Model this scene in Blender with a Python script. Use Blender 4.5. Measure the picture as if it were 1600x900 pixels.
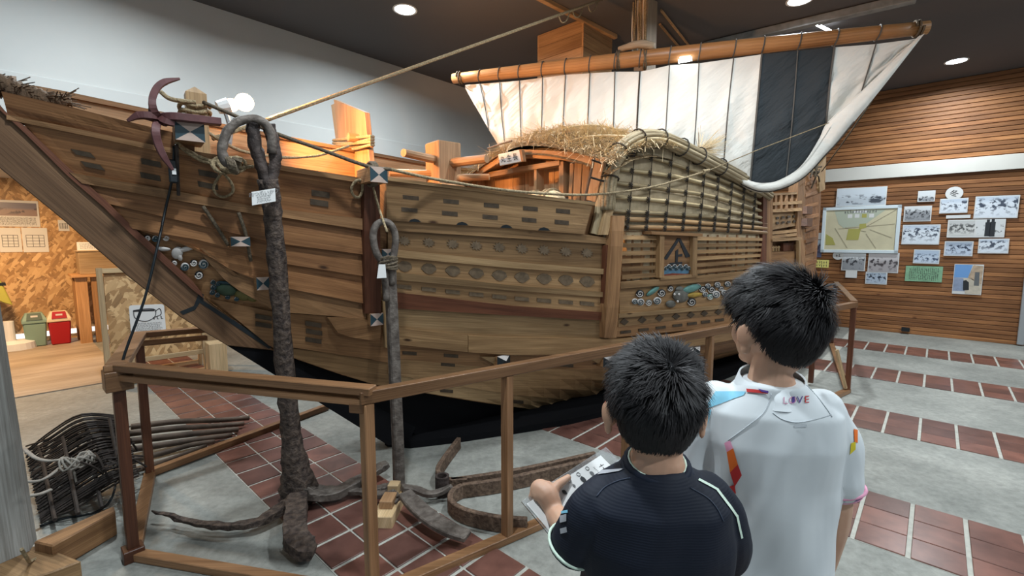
import bpy, bmesh, math, random
import numpy as np
from mathutils import Vector, Matrix
random.seed(7); rng = np.random.default_rng(7)
scene = bpy.context.scene
for o in list(bpy.data.objects): bpy.data.objects.remove(o)

# ------------------------------------------------------------------ camera
FPX, CAMH = 725.0, 1.5
PITCH = math.atan(75.0/FPX)
cam_d = bpy.data.cameras.new('camera'); cam = bpy.data.objects.new('camera', cam_d)
scene.collection.objects.link(cam); scene.camera = cam
cam_d.sensor_width = 36.0; cam_d.lens = 36.0*FPX/1600.0; cam_d.clip_start = 0.05
cam.location = (0, 0, CAMH); cam.rotation_euler = (math.pi/2-PITCH, 0, 0)

# ------------------------------------------------------------------ world, exposure
w = bpy.data.worlds.new('world'); scene.world = w; w.use_nodes = True
bg = w.node_tree.nodes['Background']; bg.inputs[0].default_value = (0.72, 0.88, 1.0, 1); bg.inputs[1].default_value = 0.33
vs = scene.view_settings
vs.view_transform = 'Standard'; vs.look = 'None'; vs.gamma = 1.0; vs.use_curve_mapping = False; vs.exposure = 0.0

# ------------------------------------------------------------------ frames and pixel rays
cp, sp = math.cos(PITCH), math.sin(PITCH)
ORG = np.array([0, 0, CAMH])
def ray(x, y):
    a = (x-800.0)/FPX; b = (450.0-y)/FPX
    return np.array([a, cp+b*sp, -sp+b*cp])
def hitpl(x, y, n, d):
    r = ray(x, y); return ORG + (d-n@ORG)/(n@r)*r
aU = math.atan2(665.0, FPX/cp); U = np.array([math.sin(aU), math.cos(aU), 0]); V = np.array([U[1], -U[0], 0])   # room axes
aS = math.radians(51.0); S = np.array([math.sin(aS), math.cos(aS), 0]); T = np.array([S[1], -S[0], 0])       # ship axes
ZU = np.array([0, 0, 1.0])
def fl(x, y, h=0.0): return hitpl(x, y, ZU, h)
K0 = fl(607, 696)
def R(u, v, z): return U*u+V*v+ZU*z                     # room frame
def P(s, w_, z): return K0+S*s+T*w_+ZU*z                # ship frame
def SW(p): d = p-K0; return d@S, d@T, p[2]
def ptw(x, y, w_): return hitpl(x, y, T, K0@T+w_)       # pixel on a plane along the ship
def psx(x, y, s): return hitpl(x, y, S, K0@S+s)         # pixel on a plane across the ship
def pdep(x, y, d): r = ray(x, y); return ORG+r*(d/r[1])
def pxof(p):
    d = np.asarray(p)-ORG; yy = d[1]*cp-d[2]*sp; zz = d[1]*sp+d[2]*cp
    return 800+FPX*d[0]/yy, 450-FPX*zz/yy

# ------------------------------------------------------------------ materials
MAT = {}
def newmat(name):
    m = bpy.data.materials.new(name); m.use_nodes = True; MAT[name] = m
    nt = m.node_tree; return m, nt, nt.nodes['Principled BSDF']
def nd(nt, t, **k):
    n = nt.nodes.new(t)
    for a, b in k.items(): setattr(n, a, b)
    return n
def ramp(nt, stops):
    r = nd(nt, 'ShaderNodeValToRGB'); e = r.color_ramp.elements
    while len(e) < len(stops): e.new(0.5)
    for i, (p, c) in enumerate(stops): e[i].position = p; e[i].color = (*c, 1)
    return r
def mapping(nt, scale, src='UV'):
    tc = nd(nt, 'ShaderNodeTexCoord'); mp = nd(nt, 'ShaderNodeMapping'); mp.inputs['Scale'].default_value = scale
    oi = nd(nt, 'ShaderNodeObjectInfo'); ml = nd(nt, 'ShaderNodeVectorMath', operation='SCALE'); ml.inputs[0].default_value = (37, 53, 71)
    nt.links.new(oi.outputs['Random'], ml.inputs['Scale'])
    nt.links.new(tc.outputs[src], mp.inputs[0]); nt.links.new(ml.outputs[0], mp.inputs['Location'])
    return mp, oi
def noise(nt, vec, scale, detail=4, rough=0.55):
    n = nd(nt, 'ShaderNodeTexNoise'); n.inputs['Scale'].default_value = scale; n.inputs['Detail'].default_value = detail
    n.inputs['Roughness'].default_value = rough
    nt.links.new(vec, n.inputs['Vector']); return n
def bump(nt, h, bs, strength=0.3, dist=0.01):
    b = nd(nt, 'ShaderNodeBump'); b.inputs['Strength'].default_value = strength; b.inputs['Distance'].default_value = dist
    nt.links.new(h, b.inputs['Height']); nt.links.new(b.outputs[0], bs.inputs['Normal']); return b
def mul(nt, a, b, fac=1.0, mode='MULTIPLY'):
    m = nd(nt, 'ShaderNodeMix', data_type='RGBA', blend_type=mode); m.inputs[0].default_value = fac
    for s, v in ((6, a), (7, b)):
        if hasattr(v, 'is_linked'): nt.links.new(v, m.inputs[s])
        else: m.inputs[s].default_value = (*v, 1)
    return m.outputs[2]
def wood(name, dark, light, rough=0.55, knots=True, gscale=1.0, var=0.35, knotcol=(0.05, 0.02, 0.008)):
    m, nt, bs = newmat(name)
    mp, oi = mapping(nt, (1.3*gscale, 22*gscale, 1))
    n1 = noise(nt, mp.outputs[0], 1.0, 6, 0.65)
    mp2, _ = mapping(nt, (3.0*gscale, 160*gscale, 1)); n2 = noise(nt, mp2.outputs[0], 1.0, 3)
    r = ramp(nt, [(0.28, dark), (0.5, tuple((a+b)/2 for a, b in zip(dark, light))), (0.72, light)])
    nt.links.new(n1.outputs[0], r.inputs[0])
    r2 = ramp(nt, [(0.35, (0.72, 0.70, 0.68)), (0.6, (1, 1, 1))]); nt.links.new(n2.outputs[0], r2.inputs[0])
    c = mul(nt, r.outputs[0], r2.outputs[0])
    vr = ramp(nt, [(0, (1-var, 1-var*1.05, 1-var*1.1)), (1, (1+var*0.5,)*3)]); nt.links.new(oi.outputs['Random'], vr.inputs[0])
    c = mul(nt, c, vr.outputs[0])
    mp4, _ = mapping(nt, (0.9, 2.2, 1)); n4 = noise(nt, mp4.outputs[0], 1.0, 3)
    r4 = ramp(nt, [(0.35, (0.74, 0.72, 0.70)), (0.65, (1.08, 1.08, 1.08))]); nt.links.new(n4.outputs[0], r4.inputs[0])
    c = mul(nt, c, r4.outputs[0])
    if knots:
        mp3, _ = mapping(nt, (2.2, 5.5, 1)); vo = nd(nt, 'ShaderNodeTexVoronoi'); vo.inputs['Scale'].default_value = 1.0
        nt.links.new(mp3.outputs[0], vo.inputs['Vector'])
        rk = ramp(nt, [(0.035, (1, 1, 1)), (0.085, (0, 0, 0))]); nt.links.new(vo.outputs['Distance'], rk.inputs[0])
        mk = nd(nt, 'ShaderNodeMix', data_type='RGBA'); nt.links.new(rk.outputs[0], mk.inputs[0])
        nt.links.new(c, mk.inputs[6]); mk.inputs[7].default_value = (*knotcol, 1); c = mk.outputs[2]
    nt.links.new(c, bs.inputs['Base Color']); bs.inputs['Roughness'].default_value = rough
    bs.inputs['Specular IOR Level'].default_value = 0.35
    bump(nt, n2.outputs[0], bs, 0.25, 0.004)
    return m
def plain(name, col, rough=0.6, metal=0.0, nz=0.0, nscale=8, bmp=0.0, spec=0.4, col2=None, detail=5, src='Object'):
    m, nt, bs = newmat(name)
    bs.inputs['Base Color'].default_value = (*col, 1); bs.inputs['Roughness'].default_value = rough
    bs.inputs['Metallic'].default_value = metal; bs.inputs['Specular IOR Level'].default_value = spec
    if nz or bmp or col2:
        mp, oi = mapping(nt, (1, 1, 1), src); n = noise(nt, mp.outputs[0], nscale, detail)
        c2 = col2 or tuple(c*(1-nz) for c in col)
        r = ramp(nt, [(0.35, c2), (0.65, col)]); nt.links.new(n.outputs[0], r.inputs[0]); nt.links.new(r.outputs[0], bs.inputs['Base Color'])
        if bmp: bump(nt, n.outputs[0], bs, bmp, 0.02)
    return m
def emit(name, col, st):
    m, nt, bs = newmat(name); bs.inputs['Base Color'].default_value = (*col, 1)
    bs.inputs['Emission Color'].default_value = (*col, 1); bs.inputs['Emission Strength'].default_value = st
    return m

wood('hull_red', (0.205, 0.086, 0.033), (0.46, 0.225, 0.094))
wood('hull_brown', (0.225, 0.110, 0.047), (0.50, 0.278, 0.130))
wood('hull_tan', (0.265, 0.150, 0.068), (0.54, 0.338, 0.166))
wood('hull_pale', (0.36, 0.220, 0.104), (0.61, 0.415, 0.218))
wood('hull_dark', (0.085, 0.036, 0.018), (0.17, 0.075, 0.036), knots=False)
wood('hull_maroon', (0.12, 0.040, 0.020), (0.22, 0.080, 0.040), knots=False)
wood('stem_wood', (0.15, 0.076, 0.036), (0.36, 0.205, 0.108), rough=0.5)
wood('deck_pine', (0.40, 0.225, 0.112), (0.60, 0.375, 0.205), knots=True)
wood('rail_wood', (0.20, 0.098, 0.044), (0.37, 0.20, 0.098), rough=0.4, knots=False)
wood('rail_dark', (0.085, 0.030, 0.016), (0.17, 0.062, 0.030), rough=0.4, knots=False)
wood('yard_wood', (0.42, 0.185, 0.065), (0.70, 0.38, 0.16), rough=0.4)
wood('pine_pale', (0.55, 0.38, 0.20), (0.74, 0.56, 0.34), knots=False)
wood('cladding', (0.25, 0.098, 0.036), (0.50, 0.225, 0.085), gscale=0.7, knotcol=(0.10, 0.030, 0.010))
wood('box_pine', (0.40, 0.22, 0.095), (0.60, 0.37, 0.18))
wood('grey_timber', (0.20, 0.195, 0.18), (0.42, 0.42, 0.40), knots=False, rough=0.8)
wood('table_wood', (0.46, 0.24, 0.10), (0.66, 0.38, 0.18), knots=False)
wood('plywood', (0.38, 0.31, 0.24), (0.50, 0.42, 0.33), knots=False, gscale=0.4)
wood('bamboo', (0.32, 0.24, 0.13), (0.60, 0.48, 0.29), knots=False, rough=0.5)
wood('reed', (0.30, 0.23, 0.13), (0.60, 0.50, 0.33), knots=False, rough=0.6)
wood('mast_wood', (0.45, 0.33, 0.22), (0.66, 0.52, 0.37), rough=0.6)
plain('nail_cover', (0.085, 0.058, 0.036), 0.7, nz=0.4, nscale=30)
plain('nail_cover_grey', (0.19, 0.132, 0.080), 0.7, nz=0.4, nscale=30)
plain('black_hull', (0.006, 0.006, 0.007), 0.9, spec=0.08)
plain('black_paint', (0.010, 0.014, 0.017), 0.45)
plain('teal_paint', (0.018, 0.045, 0.058), 0.4)
plain('white_paint', (0.62, 0.58, 0.55), 0.5, nz=0.15, nscale=12)
plain('pink_paint', (0.48, 0.36, 0.30), 0.5, nz=0.15, nscale=12)
plain('green_paint', (0.05, 0.085, 0.05), 0.5, nz=0.3, nscale=25)
plain('olive_paint', (0.16, 0.135, 0.040), 0.5, nz=0.3, nscale=25)
plain('aqua_paint', (0.13, 0.30, 0.27), 0.5, nz=0.3, nscale=25)
plain('yellow_paint', (0.46, 0.29, 0.045), 0.5, nz=0.3, nscale=25)
plain('grey_paint', (0.16, 0.155, 0.135), 0.5, nz=0.35, nscale=25)
plain('blue_paint', (0.10, 0.22, 0.33), 0.5, nz=0.3, nscale=25)
plain('red_paint', (0.24, 0.055, 0.03), 0.5, nz=0.3, nscale=25)
plain('rust', (0.125, 0.090, 0.070), 0.75, 0.25, nscale=34, bmp=1.0, col2=(0.030, 0.021, 0.019), detail=8)
plain('rust_brown', (0.19, 0.125, 0.085), 0.75, 0.2, nscale=45, bmp=0.5, col2=(0.085, 0.052, 0.036), detail=7)
plain('rust_dark', (0.075, 0.055, 0.048), 0.7, 0.3, nscale=14, bmp=1.0, col2=(0.018, 0.013, 0.012))
plain('iron_grey', (0.17, 0.145, 0.125), 0.65, 0.35, nscale=25, bmp=0.5, col2=(0.085, 0.068, 0.058))
plain('iron_maroon', (0.12, 0.045, 0.045), 0.55, 0.1, nz=0.35, nscale=20)
plain('rod_dark', (0.050, 0.038, 0.032), 0.7, 0.3, nz=0.5, nscale=30)
plain('pole_dark', (0.16, 0.115, 0.085), 0.7, nz=0.5, nscale=9, bmp=0.5)
plain('rope', (0.40, 0.31, 0.185), 0.85, nscale=90, bmp=0.6, col2=(0.20, 0.145, 0.08))
plain('rope_dark', (0.15, 0.115, 0.075), 0.85, nscale=90, bmp=0.5, col2=(0.07, 0.052, 0.034))
plain('cord', (0.035, 0.027, 0.020), 0.85)
plain('sail_cord', (0.10, 0.09, 0.08), 0.85)
plain('straw', (0.84, 0.65, 0.40), 0.75, nz=0.45, nscale=60)
plain('straw_base', (0.30, 0.21, 0.11), 0.9, nz=0.5, nscale=40, bmp=0.8)
plain('twig', (0.16, 0.10, 0.06), 0.9, nz=0.5, nscale=30, bmp=0.8)
plain('paper', (0.68, 0.68, 0.67), 0.6)
plain('paper_warm', (0.70, 0.67, 0.62), 0.6)
plain('ink', (0.022, 0.024, 0.028), 0.6)
plain('ink_grey', (0.13, 0.135, 0.14), 0.6)
plain('ceiling_paint', (0.105, 0.096, 0.096), 0.85, nz=0.10, nscale=0.6)
plain('steel', (0.42, 0.43, 0.44), 0.4, 0.6)
plain('beam_grey', (0.24, 0.25, 0.25), 0.6, nz=0.3, nscale=12)
plain('band_white', (0.62, 0.60, 0.55), 0.6, nz=0.05, nscale=3)
plain('mortar', (0.44, 0.43, 0.38), 0.85, nz=0.2, nscale=25)
plain('bin_green', (0.22, 0.33, 0.27), 0.45); plain('bin_green_dark', (0.085, 0.12, 0.09), 0.45)
plain('bin_red', (0.40, 0.012, 0.018), 0.4); plain('bin_cream', (0.74, 0.60, 0.42), 0.5)
plain('yellow_plastic', (0.40, 0.38, 0.07), 0.5); plain('white_plastic', (0.75, 0.75, 0.74), 0.4)
emit('led', (0.88, 0.96, 1.0), 14.0); emit('bulb', (1.0, 0.62, 0.28), 16.0); emit('doorlight', (0.95, 0.97, 1.0), 1.1)

def concrete():
    m, nt, bs = newmat('concrete')
    mp, _ = mapping(nt, (1, 1, 1), 'Object')
    n1 = noise(nt, mp.outputs[0], 1.7, 8, 0.65); n2 = noise(nt, mp.outputs[0], 22, 6, 0.7)
    r = ramp(nt, [(0.30, (0.175, 0.180, 0.162)), (0.52, (0.262, 0.264, 0.238)), (0.74, (0.35, 0.348, 0.312))]); nt.links.new(n1.outputs[0], r.inputs[0])
    r2 = ramp(nt, [(0.3, (0.72, 0.72, 0.72)), (0.62, (1.08, 1.08, 1.08))]); nt.links.new(n2.outputs[0], r2.inputs[0])
    nt.links.new(mul(nt, r.outputs[0], r2.outputs[0]), bs.inputs['Base Color']); bs.inputs['Roughness'].default_value = 0.6
    bump(nt, n2.outputs[0], bs, 0.2, 0.01)
concrete()
def tilemat():
    m, nt, bs = newmat('tile_clay')
    mp, oi = mapping(nt, (1, 1, 1), 'Object'); n = noise(nt, mp.outputs[0], 9, 5)
    r = ramp(nt, [(0.3, (0.105, 0.048, 0.038)), (0.7, (0.180, 0.085, 0.066))]); nt.links.new(n.outputs[0], r.inputs[0])
    vr = ramp(nt, [(0, (0.72, 0.72, 0.74)), (1, (1.3, 1.18, 1.12))]); nt.links.new(oi.outputs['Random'], vr.inputs[0])
    nt.links.new(mul(nt, r.outputs[0], vr.outputs[0]), bs.inputs['Base Color'])
    bs.inputs['Roughness'].default_value = 0.30
tilemat()
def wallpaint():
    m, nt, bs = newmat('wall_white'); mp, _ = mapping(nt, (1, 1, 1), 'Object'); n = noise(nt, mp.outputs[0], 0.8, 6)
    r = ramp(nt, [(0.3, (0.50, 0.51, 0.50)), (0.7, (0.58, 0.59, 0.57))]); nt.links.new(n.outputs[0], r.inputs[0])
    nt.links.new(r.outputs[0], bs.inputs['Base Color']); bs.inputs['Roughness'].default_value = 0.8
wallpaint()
def osb(name, a, b):
    m, nt, bs = newmat(name); cols = []
    for ang_, off in ((0.6, 0.0), (-0.6, 3.3), (1.6, 7.1)):
        mp0, _ = mapping(nt, (1, 1, 1)); mp0.inputs['Rotation'].default_value = (0, 0, ang_); mp = nd(nt, 'ShaderNodeMapping'); mp.inputs['Scale'].default_value = (30, 9, 1); mp.inputs['Location'].default_value = (off, off, 0); nt.links.new(mp0.outputs[0], mp.inputs[0])
        wn = noise(nt, mp.outputs[0], 0.9, 2); dm = nd(nt, 'ShaderNodeVectorMath', operation='MULTIPLY_ADD'); dm.inputs[1].default_value = (0.9, 0.9, 0.9)
        nt.links.new(wn.outputs['Color'], dm.inputs[0]); nt.links.new(mp.outputs[0], dm.inputs[2])
        vo = nd(nt, 'ShaderNodeTexVoronoi'); vo.inputs['Scale'].default_value = 1.0; nt.links.new(dm.outputs[0], vo.inputs['Vector'])
        sep = nd(nt, 'ShaderNodeSeparateColor'); nt.links.new(vo.outputs['Color'], sep.inputs[0]); cols.append(sep)
    g = nd(nt, 'ShaderNodeMath', operation='GREATER_THAN'); g.inputs[1].default_value = 0.5; nt.links.new(cols[0].outputs[1], g.inputs[0])
    g2 = nd(nt, 'ShaderNodeMath', operation='GREATER_THAN'); g2.inputs[1].default_value = 0.5; nt.links.new(cols[1].outputs[1], g2.inputs[0])
    m1 = nd(nt, 'ShaderNodeMix'); nt.links.new(g2.outputs[0], m1.inputs[0]); nt.links.new(cols[2].outputs[0], m1.inputs[2]); nt.links.new(cols[1].outputs[0], m1.inputs[3])
    m2 = nd(nt, 'ShaderNodeMix'); nt.links.new(g.outputs[0], m2.inputs[0]); nt.links.new(m1.outputs[0], m2.inputs[2]); nt.links.new(cols[0].outputs[0], m2.inputs[3])
    r = ramp(nt, [(0.0, tuple(c*0.62 for c in a)), (0.45, a), (1.0, b)]); nt.links.new(m2.outputs[0], r.inputs[0])
    nt.links.new(r.outputs[0], bs.inputs['Base Color']); bs.inputs['Roughness'].default_value = 0.5
osb('osb', (0.44, 0.25, 0.105), (0.72, 0.48, 0.24))
def weave():
    m, nt, bs = newmat('weave'); mp, _ = mapping(nt, (1, 1, 1))
    wv = nd(nt, 'ShaderNodeTexWave', wave_type='BANDS', bands_direction='Y'); wv.inputs['Scale'].default_value = 60; wv.inputs['Distortion'].default_value = 1.5
    wh = nd(nt, 'ShaderNodeTexWave', wave_type='BANDS', bands_direction='X'); wh.inputs['Scale'].default_value = 22; wh.inputs['Distortion'].default_value = 2.0
    nt.links.new(mp.outputs[0], wv.inputs[0]); nt.links.new(mp.outputs[0], wh.inputs[0])
    n = noise(nt, mp.outputs[0], 14, 4)
    r = ramp(nt, [(0.2, (0.56, 0.43, 0.26)), (0.8, (0.92, 0.77, 0.53))]); nt.links.new(n.outputs[0], r.inputs[0])
    r2 = ramp(nt, [(0, (0.62, 0.60, 0.58)), (1, (1, 1, 1))]); nt.links.new(wv.outputs[0], r2.inputs[0])
    r3 = ramp(nt, [(0, (0.78, 0.76, 0.74)), (1, (1, 1, 1))]); nt.links.new(wh.outputs[0], r3.inputs[0])
    nt.links.new(mul(nt, mul(nt, r.outputs[0], r2.outputs[0]), r3.outputs[0]), bs.inputs['Base Color']); bs.inputs['Roughness'].default_value = 0.8
    bump(nt, wv.outputs[0], bs, 0.5, 0.004)
weave()
def cloth(name, col, fold=0.6, trans=0.0):
    m, nt, bs = newmat(name); mp0, _ = mapping(nt, (1, 1, 1)); mp0.inputs['Rotation'].default_value = (0, 0, 0.75); mp = nd(nt, 'ShaderNodeMapping'); mp.inputs['Scale'].default_value = (2.2, 9.0, 1); nt.links.new(mp0.outputs[0], mp.inputs[0])
    n = noise(nt, mp.outputs[0], 1.5, 4, 0.55); mp2, _ = mapping(nt, (1, 1, 1)); n2 = noise(nt, mp2.outputs[0], 420, 2)
    r = ramp(nt, [(0.3, tuple(c*0.92 for c in col)), (0.7, col)]); nt.links.new(n.outputs[0], r.inputs[0])
    nt.links.new(r.outputs[0], bs.inputs['Base Color']); bs.inputs['Roughness'].default_value = 0.8; bs.inputs['Specular IOR Level'].default_value = 0.2
    bump(nt, n.outputs[0], bs, fold, 0.035)
cloth('sail_white', (0.74, 0.71, 0.65), 0.55); cloth('sail_black', (0.040, 0.046, 0.051), 1.0); cloth('sail_hem', (0.74, 0.71, 0.65), 0.3)
def photo(name, seed, sky, mid, dark, horizon=0.6, thr=0.5, sc=7):
    sc = sc*0.55
    m, nt, bs = newmat(name); tc = nd(nt, 'ShaderNodeTexCoord'); sep = nd(nt, 'ShaderNodeSeparateXYZ'); nt.links.new(tc.outputs['UV'], sep.inputs[0])
    mp = nd(nt, 'ShaderNodeMapping'); mp.inputs['Location'].default_value = (seed*3.7, seed*1.9, 0); mp.inputs['Scale'].default_value = (sc*1.4, sc, 1); nt.links.new(tc.outputs['UV'], mp.inputs[0])
    n = noise(nt, mp.outputs[0], 1.0, 5, 0.6)
    g = ramp(nt, [(0.0, mid), (max(0.02, horizon-0.12), mid), (horizon+0.05, sky), (1.0, sky)]); nt.links.new(sep.outputs[1], g.inputs[0])
    band = ramp(nt, [(0.05, (0, 0, 0)), (max(0.08, horizon-0.3), (1, 1, 1)), (horizon, (1, 1, 1)), (min(0.97, horizon+0.15), (0, 0, 0))]); nt.links.new(sep.outputs[1], band.inputs[0])
    t = ramp(nt, [(thr, (0, 0, 0)), (thr+0.06, (1, 1, 1))]); nt.links.new(n.outputs[0], t.inputs[0])
    msk = mul(nt, t.outputs[0], band.outputs[0]); mx = nd(nt, 'ShaderNodeMix', data_type='RGBA')
    nt.links.new(msk, mx.inputs[0]); nt.links.new(g.outputs[0], mx.inputs[6]); mx.inputs[7].default_value = (*dark, 1)
    nt.links.new(mx.outputs[2], bs.inputs['Base Color']); bs.inputs['Roughness'].default_value = 0.35
    return m

# ------------------------------------------------------------------ mesh builder
COL = scene.collection
WLOC = {}
def link(o, parent, origin):
    COL.objects.link(o)
    if parent is not None: o.parent = parent; o.location = Vector(origin)-WLOC[parent.name]
    else: o.location = Vector(origin)
    WLOC[o.name] = Vector(origin)
def tag(o, label=None, cat=None, group=None, kind=None):
    if label: o['label'] = label
    if cat: o['category'] = cat
    if group: o['group'] = group
    if kind: o['kind'] = kind
    return o
def thing(name, label, cat, loc, group=None):
    o = bpy.data.objects.new(name, None); o.empty_display_size = 0.1; link(o, None, loc); return tag(o, label, cat, group)
class MB:
    def __init__(s): s.v = []; s.f = []; s.m = []; s.uv = None
    def add(s, vs, fs, mi=0):
        b = len(s.v); s.v += [tuple(map(float, p)) for p in vs]
        for f in fs: s.f.append(tuple(i+b for i in f)); s.m.append(mi)
        return s
    def box(s, c, ax, ay, az, mi=0):
        c, ax, ay, az = map(np.asarray, (c, ax, ay, az))
        vs = [c+i*ax+j*ay+k*az for i in (-1, 1) for j in (-1, 1) for k in (-1, 1)]
        return s.add(vs, [(0, 1, 3, 2), (4, 6, 7, 5), (0, 4, 5, 1), (2, 3, 7, 6), (0, 2, 6, 4), (1, 5, 7, 3)], mi)
    def bar(s, a, b, wx, wz, up=(0, 0, 1), mi=0):                # rectangular bar from a to b
        a, b = np.asarray(a, float), np.asarray(b, float); d = b-a; L = np.linalg.norm(d); d = d/L
        x = np.cross(d, up); x /= np.linalg.norm(x); z = np.cross(x, d)
        return s.box((a+b)/2, x*wx/2, d*L/2, z*wz/2, mi)
    def prism(s, pts, ext, mi=0):                                   # polygon extruded by vector ext
        n = len(pts); pts = [np.asarray(p, float) for p in pts]; ext = np.asarray(ext, float)
        vs = pts+[p+ext for p in pts]
        return s.add(vs, [tuple(range(n))[::-1], tuple(range(n, 2*n))]+[(i, (i+1) % n, n+(i+1) % n, n+i) for i in range(n)], mi)
    def tube(s, path, rad, n=8, mi=0, caps=True, flat=1.0, up=None):
        path = [np.asarray(p, float) for p in path]; k = len(path)
        if not hasattr(rad, '__len__'): rad = [rad]*k
        ref = np.array(up if up is not None else (0.13, 0.21, 0.97), float); vs = []; prev = None
        for i, p in enumerate(path):
            d = path[min(i+1, k-1)]-path[max(i-1, 0)]; d = d/(np.linalg.norm(d)+1e-9)
            if up is not None or prev is None:
                x = np.cross(d, ref)
                if np.linalg.norm(x) < 1e-3: x = np.cross(d, (1, 0, 0.1))
            else: x = prev-d*(prev@d)
            x /= np.linalg.norm(x)+1e-9; prev = x; y = np.cross(d, x)
            for j in range(n):
                a = 2*math.pi*j/n; vs.append(p+rad[i]*(x*math.cos(a)+y*math.sin(a)*flat))
        fs = [(i*n+j, i*n+(j+1) % n, (i+1)*n+(j+1) % n, (i+1)*n+j) for i in range(k-1) for j in range(n)]
        if caps: fs += [tuple(range(n))[::-1], tuple(range((k-1)*n, k*n))]
        return s.add(vs, fs, mi)
    def grid(s, rows, mi=0, close=False):
        n = len(rows[0]); vs = [p for r in rows for p in r]; m = n if close else n-1
        return s.add(vs, [(i*n+j, i*n+(j+1) % n, (i+1)*n+(j+1) % n, (i+1)*n+j) for i in range(len(rows)-1) for j in range(m)], mi)
    def build(s, name, mats, parent=None, grain=None, smooth=False, bevel=0.0, label=None, cat=None, group=None, kind=None, origin=None, weld=False, recalc=True):
        a = np.array(s.v); o0 = np.array([a[:, 0].mean(), a[:, 1].mean(), a[:, 2].min()]) if origin is None else np.asarray(origin)
        me = bpy.data.meshes.new(name); me.from_pydata([tuple(p) for p in (a-o0)], [], s.f)
        if not isinstance(mats, (list, tuple)): mats = [mats]
        for m in mats: me.materials.append(MAT[m] if isinstance(m, str) else m)
        me.polygons.foreach_set('material_index', s.m)
        if recalc or weld or bevel:
            bm = bmesh.new(); bm.from_mesh(me)
            if weld: bmesh.ops.remove_doubles(bm, verts=bm.verts, dist=1e-5)
            if recalc: bmesh.ops.recalc_face_normals(bm, faces=bm.faces)
            if bevel: bmesh.ops.bevel(bm, geom=bm.edges[:], offset=bevel, segments=1, affect='EDGES', clamp_overlap=True)
            bm.to_mesh(me); bm.free()
        setuv(me, o0, grain, s.uv)
        if smooth: me.polygons.foreach_set('use_smooth', [True]*len(me.polygons))
        me.update()
        o = bpy.data.objects.new(name, me); link(o, parent, o0)
        return tag(o, label, cat, group, kind)
def setuv(me, o0, grain, fixed=None):
    uvl = me.uv_layers.new(name='uv'); nl = len(me.loops)
    vi = np.zeros(nl, int); me.loops.foreach_get('vertex_index', vi)
    co = np.zeros(len(me.vertices)*3); me.vertices.foreach_get('co', co); co = co.reshape(-1, 3)+o0
    npoly = len(me.polygons); no = np.zeros(npoly*3); me.polygons.foreach_get('normal', no); no = no.reshape(-1, 3)
    tot = np.zeros(npoly, int); me.polygons.foreach_get('loop_total', tot); ln = np.repeat(no, tot, axis=0)
    if fixed is not None:
        o_, ex, ey = fixed; p = co[vi]-o_; uv = np.stack([p@ex/(ex@ex), p@ey/(ey@ey)], 1)
    else:
        if grain is None:
            e = co.max(0)-co.min(0); grain = np.eye(3)[int(np.argmax(e))]
        g = np.asarray(grain, float); g = g/np.linalg.norm(g); c = np.cross(ln, g); k = np.linalg.norm(c, axis=1, keepdims=True)
        alt = np.cross(g, (0.3, 0.5, 0.81)); c = np.where(k > 0.2, c/np.maximum(k, 1e-6), alt/np.linalg.norm(alt))
        p = co[vi]-co.mean(0); uv = np.stack([(p*g).sum(1), (p*c).sum(1)], 1)
    uvl.data.foreach_set('uv', uv.ravel())
def share(name, src, origin, parent=None, rotz=0.0, label=None, cat=None, group=None):
    o = bpy.data.objects.new(name, src.data); link(o, parent, origin); o.rotation_euler[2] = rotz
    return tag(o, label, cat, group)
def smoothpath(pts, n=8):                                            # Catmull-Rom
    p = [np.asarray(q, float) for q in pts]; p = [2*p[0]-p[1]]+p+[2*p[-1]-p[-2]]; out = []
    for i in range(1, len(p)-2):
        for k in range(n):
            t = k/n; a, b, c, d = p[i-1:i+3]
            out.append(0.5*((2*b)+(-a+c)*t+(2*a-5*b+4*c-d)*t*t+(-a+3*b-3*c+d)*t**3))
    out.append(p[-2]); return out
def text(body, name, center, xd, yd, height, mat, parent, label=None, squeeze=1.0, depth=0.0006):
    cu = bpy.data.curves.new(name, 'FONT'); cu.body = body; cu.size = 1.0; cu.align_x = 'CENTER'; cu.align_y = 'CENTER'
    to = bpy.data.objects.new('tmp_text', cu); COL.objects.link(to); bpy.context.view_layer.update()
    me = bpy.data.meshes.new_from_object(to.evaluated_get(bpy.context.evaluated_depsgraph_get())); bpy.data.objects.remove(to)
    if len(me.vertices) == 0: return None
    co = np.array([v.co[:] for v in me.vertices]); c = (co.max(0)+co.min(0))/2; h = max(1e-4, co[:, 1].max()-co[:, 1].min()); sc = height/h
    xd = np.asarray(xd, float)/np.linalg.norm(xd); yd = np.asarray(yd, float)/np.linalg.norm(yd); nz = np.cross(xd, yd)
    vs = [np.asarray(center)+xd*(p[0]-c[0])*sc*squeeze+yd*(p[1]-c[1])*sc+nz*depth for p in co]
    mb = MB(); mb.add(vs, [tuple(p.vertices) for p in me.polygons])
    return mb.build(name, mat, parent, label=label, recalc=False)

def scribble(name, center, xd, yd, width, height, n, mat, parent, seed=0):   # a line of print too small to read: n stroke clusters
    g = np.random.default_rng(seed+17); xd = np.asarray(xd, float)/np.linalg.norm(xd); yd = np.asarray(yd, float)/np.linalg.norm(yd); mb = MB(); cw = width/n
    for i in range(n):
        c = np.asarray(center)+xd*(-width/2+cw*(i+.5))
        for k in range(3):
            o = c+xd*g.uniform(-.2, .2)*cw+yd*g.uniform(-.35, .35)*height
            if k % 2: a, b = xd*cw*.32, yd*height*.08
            else: a, b = xd*cw*.07, yd*height*.40
            mb.add([o-a-b, o+a-b, o+a+b, o-a+b], [(0, 1, 2, 3)])
    return mb.build(name, mat, parent, recalc=False)
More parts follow.
